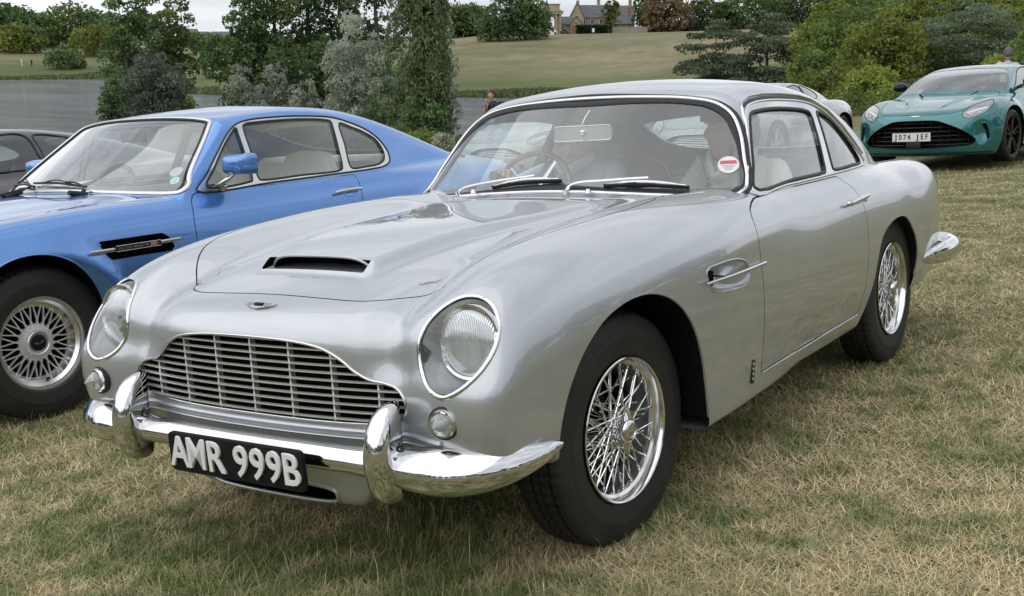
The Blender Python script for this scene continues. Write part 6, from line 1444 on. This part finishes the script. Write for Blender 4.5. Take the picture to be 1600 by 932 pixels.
def person(name,M,label,J,head,face,mats,hands=None,hair=('short',M_hairb),cut=None,extra=None,group=None,sub=2):
    """J: joints in local space; mats=(skin,top,bottom); cut(face_centre)->material index"""
    root=empty(name,M,label,'person',group)
    names=list(J);pts=[J[n][0] for n in names];rad=[J[n][1] for n in names];ix={n:i for i,n in enumerate(names)}
    ed=[('pelvis','belly'),('belly','chest'),('chest','neck'),('neck','headbase'),('chest','shL'),('shL','elL'),('elL','wrL'),('chest','shR'),('shR','elR'),('elR','wrR'),('pelvis','hipL'),('hipL','knL'),('knL','anL'),('anL','toL'),('pelvis','hipR'),('hipR','knR'),('knR','anR'),('anR','toR')]
    E=[(ix[a],ix[b]) for a,b in ed if a in ix and b in ix]
    body=skinmesh(pts,E,rad,sub);bm=bmesh.new();bm.from_mesh(body)
    for f in bm.faces: f.material_index=cut(f.calc_center_median()) if cut else 0
    for Mh,c_,s_ in (hands or []):
        P,E2,R2=hand_sk(Mh,c_,s_);hm=skinmesh(P,E2,R2,1);n0=len(bm.faces);bm.from_mesh(hm);bm.faces.ensure_lookup_table()
        for f in bm.faces[n0:]: f.material_index=0
    hm=head_mesh().mesh(None);hm.transform(head);n0=len(bm.faces);bm.from_mesh(hm);bm.faces.ensure_lookup_table()
    for f in bm.faces[n0:]: f.material_index=0
    me=bpy.data.meshes.new('body');bm.to_mesh(me);bm.free();me.polygons.foreach_set('use_smooth',[True]*len(me.polygons))
    for m in mats: me.materials.append(m)
    b=link('body',me,None,root)
    for s in (-1,1):
        MB().lathe([(-.004,0),(-.003,.006),(0,.009),(.004,.008)],10,'y').build('eye',M_eye,root,head@Matrix.Translation((s*.030,-.0745,.008)));MB().lathe([(-.0052,0),(-.0048,.003),(-.002,.004)],8,'y').build('iris',M_black,root,head@Matrix.Translation((s*.030,-.0757,.008)))
        MB().box((0,0,0),(.026,.008,.005),bev=.002).build('eyebrow',hair[1],root,head@Matrix.Translation((s*.030,-.087,.026)))
    if hair[0]:
        kw={'short':dict(),'long':dict(length=.13,top=.022,curl=.10),'crop':dict(top=.006)}[hair[0]];hair_mesh(**kw).build('hair',hair[1],root,head,auto=None)
    return root
def seated(dx,dy,armL,armR,zoff=0):
    return {'pelvis':((dx,dy+.08,.55+zoff),(.15,.13)),'belly':((dx,dy+.12,.68+zoff),(.155,.115)),'chest':((dx,dy+.12,.83+zoff),(.165,.11)),'neck':((dx,dy+.10,.945+zoff),.058),'headbase':((dx,dy+.08,.985+zoff),.052),
     'shL':((dx+.165,dy+.11,.895+zoff),.066),'elL':(armL[0],.050),'wrL':(armL[1],.030),'shR':((dx-.165,dy+.11,.895+zoff),.066),'elR':(armR[0],.050),'wrR':(armR[1],.030),
     'hipL':((dx+.10,dy+.02,.53+zoff),.10),'knL':((dx+.13,dy-.42,.60+zoff),.068),'anL':((dx+.11,dy-.72,.36),.042),'toL':((dx+.11,dy-.86,.33),.035),'hipR':((dx-.10,dy+.02,.53+zoff),.10),'knR':((dx-.13,dy-.42,.60+zoff),.068),'anR':((dx-.11,dy-.72,.36),.042),'toR':((dx-.11,dy-.86,.33),.035)}
CARM=FIELD.copy()
# driver: right hand on top of the wheel rim
hp=Vector((-.465,1.235,.990))
J=seated(-.36,1.56,((-.10,1.46,.84),(-.24,1.30,.83)),((-.62,1.48,.88),(-.515,1.305,.965)),.055)
Hd=Matrix.Translation((-.360,1.60,1.085))@Matrix.Rotation(R(18),4,'Z')@Matrix.Rotation(R(14),4,'X')@Matrix.Scale(1.12,4)
def hm_(p,fwd,up): 
    x=Vector(fwd).normalized();z=(Vector(up)-x*Vector(up).dot(x)).normalized();y=z.cross(x);return Matrix([[x.x,y.x,z.x,p[0]],[x.y,y.y,z.y,p[1]],[x.z,y.z,z.z,p[2]],[0,0,0,1]])
person('person',CARM,'driver in a pale blue shirt with a hand on the wheel of the silver car',J,Hd,None,(M_skin2,M_shirtblue,M_trouser),
 [(hm_((-.512,1.300,.968),(.30,-.75,.16),(-.1,.35,1)),.95,1),(hm_((-.25,1.30,.80),(-.3,-.8,.3),(0,.3,1)),.8,-1)],('crop',M_hairg),
 cut=lambda c:(0 if (c.z>1.0 or False) else (2 if c.z<.62 else (0 if (c.y<1.325 and c.z>.7) else 1))))
o_=[o for o in COL.objects if o.get('label','').startswith('driver in')][0]
tube('shirt_collar',catmull([(-.44,1.63,1.01),(-.445,1.58,1.00),(-.395,1.525,.965),(-.362,1.51,.94),(-.33,1.525,.965),(-.28,1.58,1.0),(-.285,1.63,1.01)],4,False),[.012]*25,M_shirtblue,o_,6,flat=2.0)
tube('seat_belt',[(-.50,1.69,.98),(-.49,1.58,.99),(-.45,1.535,.93),(-.37,1.53,.81),(-.25,1.55,.66)],.024,M_black,o_,6,flat=.12,up=(0,-1,.3))
# passenger
J=seated(.37,1.56,((.62,1.50,.78),(.50,1.30,.74)),((.15,1.48,.74),(.28,1.27,.76)),.05)
Hd=Matrix.Translation((.38,1.56,1.10))@Matrix.Rotation(R(-35),4,'Z')@Matrix.Rotation(R(-6),4,'X')
p_=person('person',CARM,'passenger with dark curly hair and a cream jacket in the silver car',J,Hd,None,(M_skin,M_cream_cl,M_trouser),[(hm_((.50,1.30,.74),(-.3,-.9,-.1),(0,0,1)),.6,-1),(hm_((.28,1.27,.72),(.3,-.9,-.1),(0,0,1)),.6,1)],('long',M_haird),
 cut=lambda c:(0 if c.z>1.01 else (2 if c.z<.62 else 1)))
tube('jacket_collar',catmull([(.31,1.63,1.01),(.30,1.56,1.005),(.33,1.48,.965),(.37,1.45,.92),(.41,1.48,.965),(.46,1.56,1.005),(.45,1.63,1.01)],4,False),[.018]*25,M_cream_cl,p_,6,flat=1.6)
# standing figures
def standing(lean=0):
    return {'pelvis':((0,0,.95),(.15,.105)),'belly':((0,-.01,1.10),(.145,.10)),'chest':((0,-.01-lean*.4,1.33),(.175,.115)),'neck':((0,-.0-lean*.8,1.50),.060),'headbase':((0,-.01-lean,1.53),.05),
     'shL':((.175,-lean*.6,1.45),.066),'elL':((.23,.02-lean*.3,1.16),.048),'wrL':((.23,-.08,.90),.029),'shR':((-.175,-lean*.6,1.45),.066),'elR':((-.23,.02-lean*.3,1.16),.048),'wrR':((-.23,-.08,.90),.029),
     'hipL':((.09,0,.90),.095),'knL':((.10,-.01,.50),.06),'anL':((.10,.02,.10),.042),'toL':((.11,-.13,.04),.036),'hipR':((-.09,0,.90),.095),'knR':((-.10,-.01,.50),.06),'anR':((-.10,.02,.10),.042),'toR':((-.11,-.13,.04),.036)}
def stand_at(x,y,top,rz,h=1.76):
    """top = height of the head above the field plane; feet go to the ground below"""
    P=FIELD@Vector((x,y,0));gz=float(ground_z(np.array([P.x]),np.array([P.y]))[0]);tw=FIELD@Vector((x,y,top));sc=(tw.z-gz)/h
    return Matrix.Translation((P.x,P.y,gz))@Matrix.Rotation(rz,4,'Z')@Matrix.Scale(min(max(sc,.85),1.12),4)
cut_st=lambda c:(0 if (c.z>1.505 and abs(c.x)<.10) else (2 if c.z<.97 and abs(c.x)<.19 else (0 if (c.z<.98 and abs(c.x)>.19) else 1)))
# man with a backpack, hand to his mouth
J=standing(.05);J['elR']=((-.27,-.20,1.17),.045);J['wrR']=((-.10,-.20,1.43),.029);
Hd=Matrix.Translation((0,-.075,1.645))@Matrix.Rotation(R(-12),4,'Z')@Matrix.Rotation(R(4),4,'X')
def cutm(c):
    if c.z>1.505 and abs(c.x)<.10: return 0
    if c.x<-.05 and c.y<-.12 and c.z>1.1: return 0
    return cut_st(c)
pm=person('person',stand_at(-12.25,18.0,1.515,R(-35)),'man in a dark jacket and black backpack with a hand at his mouth',J,Hd,None,(M_skin,M_navy,M_trouser),[(hm_((-.10,-.20,1.43),(.3,.05,.5),(0,1,-.2)),.9,1),(hm_((.23,-.08,.90),(0,-.2,-1),(1,0,0)),.5,1)],('crop',M_hairb),cut=cutm)
rows=[[(w_*np.sign(math.cos(a))*abs(math.cos(a))**.5,.16+d_*np.sign(math.sin(a))*abs(math.sin(a))**.6,z) for a in np.linspace(0,2*PI,28,endpoint=False)] for z,w_,d_ in ((1.0,.05,.02),(1.02,.14,.08),(1.2,.17,.11),(1.38,.165,.10),(1.47,.14,.08),(1.50,.06,.03))]
VV,FF=loft(rows,False,True);FF+=[tuple(range(28))[::-1],tuple(range(140,168))];link('backpack',mesh(VV,FF,True),M_black,pm)
for s in (-1,1): tube('backpack_strap',catmull([(s*.12,.08,1.47),(s*.125,-.02,1.475),(s*.13,-.13,1.38),(s*.14,-.12,1.2),(s*.15,.05,1.08)],4,False),.018,M_black,pm,6,flat=.3)
tube('watch_strap',[(-.125+.03*math.cos(a),-.20+.03*math.sin(a),1.385) for a in np.linspace(0,2*PI,14,endpoint=False)],.010,M_black,pm,6,True)
MB().box((0,0,0),(.050,.02,.032),bev=.008).build('sunglasses_lens',M_cyan,pm,Hd@Matrix.Translation((.026,-.090,.085))@Matrix.Rotation(R(-25),4,'X'));MB().box((0,0,0),(.050,.02,.032),bev=.008).build('sunglasses_lens',M_cyan,pm,Hd@Matrix.Translation((-.030,-.088,.085))@Matrix.Rotation(R(-25),4,'X'))
tube('sunglasses_frame',[Hd@Vector((.088*math.sin(a),-.10*math.cos(a),.078)) for a in np.linspace(-2.0,2.0,17)],.006,M_black,pm,6)
# dark-clad figure, back to us
J=standing(.0);Hd=Matrix.Translation((0,-.03,1.63))
p2=person('person',stand_at(-11.7,16.2,.50,R(150)),'figure in dark clothes and a dark hat behind the tail of the blue car',J,Hd,None,(M_skin,M_navy,M_trouser),[],(None,M_haird),cut=cut_st)
hair_mesh(top=.022).build('knitted_hat',M_navy,p2,Hd,auto=None)
p2.matrix_world=FIELD@Matrix.Translation((-11.7,16.2,.50-1.76))@Matrix.Rotation(R(150),4,'Z')
# man in a pale shirt holding a camera up, seen from behind
J=standing(.0);J['elL']=((.24,-.16,1.22),.045);J['wrL']=((.10,-.30,1.38),.03);J['elR']=((-.24,-.16,1.22),.045);J['wrR']=((-.10,-.30,1.38),.03)
Hd=Matrix.Translation((0,-.03,1.64))@Matrix.Rotation(R(6),4,'X')
p3=person('person',stand_at(-2.72,20.6,1.69,R(180+25)),'grey-haired man in a pale shirt seen from behind beyond the teal coupe',J,Hd,None,(M_skin2,M_greyshirt,M_trouser),[(hm_((.10,-.30,1.38),(-.3,-.3,.8),(0,1,0)),.5,1),(hm_((-.10,-.30,1.38),(.3,-.3,.8),(0,1,0)),.5,-1)],('short',M_hairg3),cut=lambda c:(0 if ((c.z>1.505 and abs(c.x)<.10) or c.y<-.27) else (2 if c.z<.97 else 1)))
MB().box((0,-.37,1.46),(.14,.03,.08),bev=.008).build('camera',M_black,p3)
# tiny walkers on the far path and hill
for k,(px,d,hh,m_,lb) in enumerate([(48,268,1.8,M_cream_cl,'walker in a pale top on the far path'),(63,268,1.8,M_navy,'walker in dark clothes on the far path'),(1241,150,1.8,M_redprint,'seated visitor in red below the skyline trees')]):
    P=at(px,d);J=standing(0);pp=empty('person',Matrix.Translation(P),lb,'person');b_=MB();
    b_.tube([(0,0,0),(0,0,.5),(0,0,.95)],[.10,.13,.17],8).tube([(0,0,.93),(0,0,1.25),(0,0,1.48)],[.18,.22,.10],8);b_.build('clothes',m_,pp);MB().tube([(0,0,1.48),(0,0,1.62),(0,0,1.78)],[.06,.11,.05],8).build('head',M_skin,pp)
# ================================================================= buildings on the hill
def stone(name,c0,c1,sc=.5): return varied(name,c0,c1,sc,.9,.5,.05)
M_st=stone('honey_stone',(.30,.25,.17),(.40,.34,.24));M_st2=stone('grey_stone',(.22,.20,.17),(.31,.28,.24));M_slate=stone('slate_roof',(.095,.095,.10),(.14,.14,.145),1.);M_brick=stone('red_brick',(.24,.12,.085),(.32,.17,.12),1.);M_win=mat('dark_window',(.02,.022,.025),.15);M_white=mat('white_paint',(.7,.7,.68),.6);M_hedge=M_leaf
AX=Matrix.Rotation(YAW+R(0),4,'Z')
def bld(px,d,label,name='house',cat='house',yaw=0,z=None):
    p=at(px,d);p=p if z is None else np.array([p[0],p[1],z]);return empty(name,Matrix.Translation(p)@AX@Matrix.Rotation(R(yaw),4,'Z'),label,cat)
def slab_roof(par,x0,x1,y0,y1,z0,z1,m,axis='x',over=.25,nm='roof'):
    if axis=='x': V=[(x0-over,y0-over,z0-.1),(x1+over,y0-over,z0-.1),(x1+over,(y0+y1)/2,z1),(x0-over,(y0+y1)/2,z1),(x0-over,y1+over,z0-.1),(x1+over,y1+over,z0-.1)]
    else: V=[(x0-over,y1+over,z0-.1),(x0-over,y0-over,z0-.1),((x0+x1)/2,y0-over,z1),((x0+x1)/2,y1+over,z1),(x1+over,y1+over,z0-.1),(x1+over,y0-over,z0-.1)]
    F=[(0,1,2,3),(3,2,5,4)];W_=[(a,b,c-.18) for a,b,c in V];n=6
    V2=V+W_;F2=F+[tuple(i+6 for i in f)[::-1] for f in F]+[(0,3,9,6),(3,4,10,9),(1,7,8,2),(2,8,11,5),(0,6,7,1),(4,5,11,10)]
    return MB().add(V2,F2).build(nm,m,par)
def house(par,x0,x1,y0,y1,h,rh,mw,mr,axis='x',wins=(),chim=(),gable_win=None):
    g=MB();g.box(((x0+x1)/2,(y0+y1)/2,h/2-.75),(x1-x0,y1-y0,h+1.5))
    if axis=='x':
        for x in (x0+.004,x1-.004): g.add([(x,y0,h-.01),(x,y1,h-.01),(x,(y0+y1)/2,h+rh-.1)],[(0,1,2)])
    else:
        for y in (y0+.0,y1): g.add([(x0,y,h-.01),(x1,y,h-.01),((x0+x1)/2,y,h+rh-.1)],[(0,1,2)])
    g.build('wall',mw,par);r_=slab_roof(par,x0,x1,y0,y1,h,h+rh,mr,axis)
    for x,z,w,hh in wins:
        f=MB().box((x,y0-.02,z),(w+.16,.10,hh+.16)).build('window_frame',M_white,par);MB().box((x,y0-.085,z),(w,.05,hh)).build('window_pane',M_win,f);MB().box((x,y0-.12,z),(.06,.03,hh)).build('glazing_bar',M_white,f);MB().box((x,y0-.10,z-hh/2-.12),(w+.3,.18,.09)).build('window_sill',mw,f)
    for x,y,z,hh in chim:
        c=MB().box((x,y,z),(.85,.6,hh));c.box((x,y,z+hh/2+.06),(1.0,.75,.14));c.build('chimney',mw,par)
        for k in (-.2,.2): MB().tube([(x+k,y,z+hh/2+.1),(x+k,y,z+hh/2+.5)],[.13,.10],8).build('chimney_pot',M_brick,par)
# triumphal stone arch: 1 px = .17 m at 320 m
A=bld(859,318,'honey-stone triumphal arch with an attic, right of the dark hill trees','stone_arch','arch')
w_=2.75
m=MB();arc=[(1.0*math.cos(a),3.55+1.0*math.sin(a)) for a in np.linspace(0,PI,13)]
out_l=[(-w_,-1.0),(-w_,6.2),(w_,6.2),(w_,-1.0),(1.0,-1.0)]+arc+[(-1.0,-1.0)]
bm=bmesh.new();vs=[bm.verts.new((x,0,z)) for x,z in out_l];f=bm.faces.new(vs);r_=bmesh.ops.extrude_face_region(bm,geom=[f]);bmesh.ops.translate(bm,verts=[v for v in r_['geom'] if isinstance(v,bmesh.types.BMVert)],vec=(0,3.0,0));bmesh.ops.recalc_face_normals(bm,faces=bm.faces[:]);me=bpy.data.meshes.new('w');bm.to_mesh(me);bm.free();link('wall',me,M_st,A)
for x in (-2.45,-1.45,1.45,2.45): MB().lathe([(0,.30),(.25,.30),(.3,.24),(4.8,.21),(4.9,.3),(5.15,.32),(5.15,0)],14,'z').build('column',M_st,A,Matrix.Translation((x,-.35,0)))
MB().box((0,1.3,5.45),(6.3,4.1,.55)).build('entablature',M_st,A);MB().box((0,1.3,5.80),(6.7,4.5,.16)).build('cornice',M_st2,A);MB().box((0,1.4,6.7),(4.6,3.2,1.7)).build('attic',M_st,A);MB().box((0,1.4,7.62),(5.0,3.6,.20)).build('attic_cornice',M_st2,A)
for x in (-1.9,1.9): MB().box((x,-.03,4.9),(.6,.10,.5)).build('niche',M_win,A)
for k in range(6): MB().box((-1.0+.4*k+0,1.5,1.4),(.05,.05,2.8)).build('gate_bar',M_black,A)
tube('arch_moulding',[(1.12*math.cos(a),-.05,3.55+1.12*math.sin(a)) for a in np.linspace(0,PI,15)],.10,M_st2,A,6)
H1=bld(884,324,'low stone lodge with a grey slate roof beside the arch','lodge','house');house(H1,-1.9,1.3,0,4,2.7,1.9,M_st2,M_slate,'x',[(-1.0,1.6,.6,1.0)]);house(H1,.7,3.9,-1.6,2.4,2.6,2.2,M_st,M_slate,'y',[(2.3,2.9,.6,.8),(1.5,1.3,.7,.9)])
MB().box((2.6,-2.2,.6),(3.0,.25,3.2)).build('yard_gate',M_brick,H1)
H2=bld(897,338,'tall stone house with gable end and two chimneys behind the lodge','stone_house','house');house(H2,.2,9.6,0,6.5,4.6,3.3,M_st2,M_slate,'x',[(2.2,3.4,.8,1.2),(4.6,3.4,.8,1.2),(7.,3.4,.8,1.2)],[(.7,3.2,7.6,2.4),(6.4,3.2,8.3,1.9)])
house(H2,-1.6,2.2,-.9,5.0,4.3,4.1,M_st,M_slate,'y',[(.4,4.6,.55,.9)])
H3=bld(950,334,'long stone house behind the slim young tree','stone_house','house');house(H3,-1.5,6.6,0,6,4.6,2.9,M_st2,M_slate,'x',[(1.,3.2,.8,1.1),(4.5,3.2,.8,1.1)],[(5.5,3,8.0,1.5)])
H4=bld(968,328,'cottage with a red brick gable and white windows near the russet tree','brick_cottage','house');house(H4,-2.2,3.0,0,5,2.6,2.2,M_brick,M_slate,'x',[(0.2,1.9,.8,.9),(1.8,1.9,.8,.9)],[(-.8,2.5,5.4,2.4),(2.0,2.5,5.4,2.2)])
H5=bld(1397,300,'flat-topped stone house above the right-hand wood','stone_house','house',z=z_at(28,300));house(H5,-4.5,4.5,0,8,3.2,.8,M_st,M_slate,'x',[(-2.,1.8,.8,1.2),(1.2,1.8,.8,1.2)])
# hedge, wall, sign and parked cars at the top of the meadow
def hedge(px0,px1,d,h,label):
    a=at(px0,d);b=at(px1,d);L_=np.linalg.norm(b-a);n=4200;r=np.random.default_rng(3);P=np.stack([r.uniform(0,L_,n),r.uniform(0,1.6,n),r.uniform(0,h,n)],1);k=r.integers(0,3,n);P[k==0,1]=r.uniform(-.1,.1,(k==0).sum());P[k==1,2]=h+r.uniform(-.1,.08,(k==1).sum())
    U=r.normal(size=(n,3))*.20;W_=r.normal(size=(n,3))*.20;V=np.stack([P-U,P+W_,P+U,P-W_],1).reshape(-1,3);col=np.array([.030,.060,.022])*(.6+.8*r.random((n,1)));me=mesh(V,np.arange(n*4).reshape(-1,4),False,col=np.repeat(col,4,0))
    e=empty('hedge',Matrix.Translation(a)@Matrix.Rotation(math.atan2(b[1]-a[1],b[0]-a[0]),4,'Z'),label,'hedge');link('foliage',me,M_leaf,e);MB().box((L_/2,.8,h/2-.3),(L_-.3,1.3,h+.3)).build('branches',M_bark,e)
hedge(899,946,312,1.95,'clipped dark green hedge in front of the stone houses')
hedge(1000,1250,318,2.4,'long dark hedge under the skyline trees on the hill');hedge(690,850,330,2.2,'dark hedge on the skyline between the poplar and the hill clump')
wl=bld(965,314,'low grey garden wall right of the hedge','garden_wall','wall');MB().box((2.5,0,.5),(9.,.4,2.0)).build('wall',M_st2,wl);MB().box((2.5,0,1.55),(9.2,.55,.12)).build('coping',M_st,wl)
sg=bld(924,306,'small white notice board on posts at the top of the meadow','notice_board','sign');MB().box((0,0,.85),(.62,.08,.95)).build('board',M_white,sg)
for x in (-.2,.2): MB().box((x,.04,.2),(.08,.08,.9)).build('post',M_black,sg)
for px,m_,lb in ((861,M_plate_white,'white parked car at the foot of the arch'),(880,M_dark,'dark parked car between arch and hedge')):
    c=bld(px,306,lb,'parked_car','car');rows=[]
    for x,zt,w2 in ((-1.0,.55,.70),(-.9,.75,.8),(-.55,.85,.82),(-.25,1.3,.7),(.35,1.35,.7),(.75,.95,.8),(.95,.85,.78),(1.02,.55,.7)): rows.append([(x*1.2,-w2,.2),(x*1.2,-w2,min(zt,.8)),(x*1.2,-w2*.8,zt),(x*1.2,w2*.8,zt),(x*1.2,w2,min(zt,.8)),(x*1.2,w2,.2)])
    VV,FF=loft(rows);FF+=[(0,1,2,3,4,5)[::-1],tuple(range(42,48))];link('body',mesh(VV,FF,False),m_,c);MB().box((.05,-.79,1.05),(1.0,.04,.32)).build('window',M_win,c)
    for x in (-.7,.75): MB().lathe([(-.1,0),(-.1,.28),(.1,.28),(.1,0)],16,'y').build('wheel',M_tyre,c,Matrix.Translation((x,-.78,.28)))
# railings by the hill trees
fe=bld(850,300,'dark railings at the foot of the hill trees','railing','fence')
for k in range(14): MB().box((-6+.55*k,0,.6),(.08,.08,1.5)).build('rail_post',M_black,fe)
for z in (.5,1.2): MB().box((-2.4,.06,z),(7.4,.04,.06)).build('rail',M_black,fe)
# roofs of the town beyond the gap on the left
for k,(px,d,top,w,lb) in enumerate([(303,520,46,7,'white far house left of the gap roofs'),(318,540,50,9,'pale far house with a grey roof in the gap above the lake'),(333,530,52,10,'long grey roof in the gap above the lake'),(352,545,50,8,'far house with a pale gable, right part of the gap'),(92,560,46,9,'far house above the left meadow'),(366,550,53,6,'small far house at the right end of the gap')]):
    p=at(px,d);hz=z_at(top,d);e=empty('distant_house',Matrix.Translation((p[0],p[1],hz-5.5))@AX,lb,'house');house(e,-w/2,w/2,0,7,3.6,1.9,M_white if k==0 else M_st2,M_slate,'x',[(-w*.2,2.4,.9,1.1),(w*.2,2.4,.9,1.1)])
tr_=[T(px,d,top,w,sp,lb,'distant trees round the far houses') for px,d,top,w,sp,lb in [(300,500,58,30,'dark','distant tree below the white far house'),(345,505,60,36,'dark','distant tree in front of the long grey roof'),(372,500,56,28,'oak','distant tree at the right end of the far roofs'),(85,500,56,30,'oak','distant tree in front of the leftmost far house'),(325,510,64,34,'oak','distant low tree in the middle of the gap')]]
# the palace roof line above the right-hand wood is the flat-topped house; one bare white post stands by it
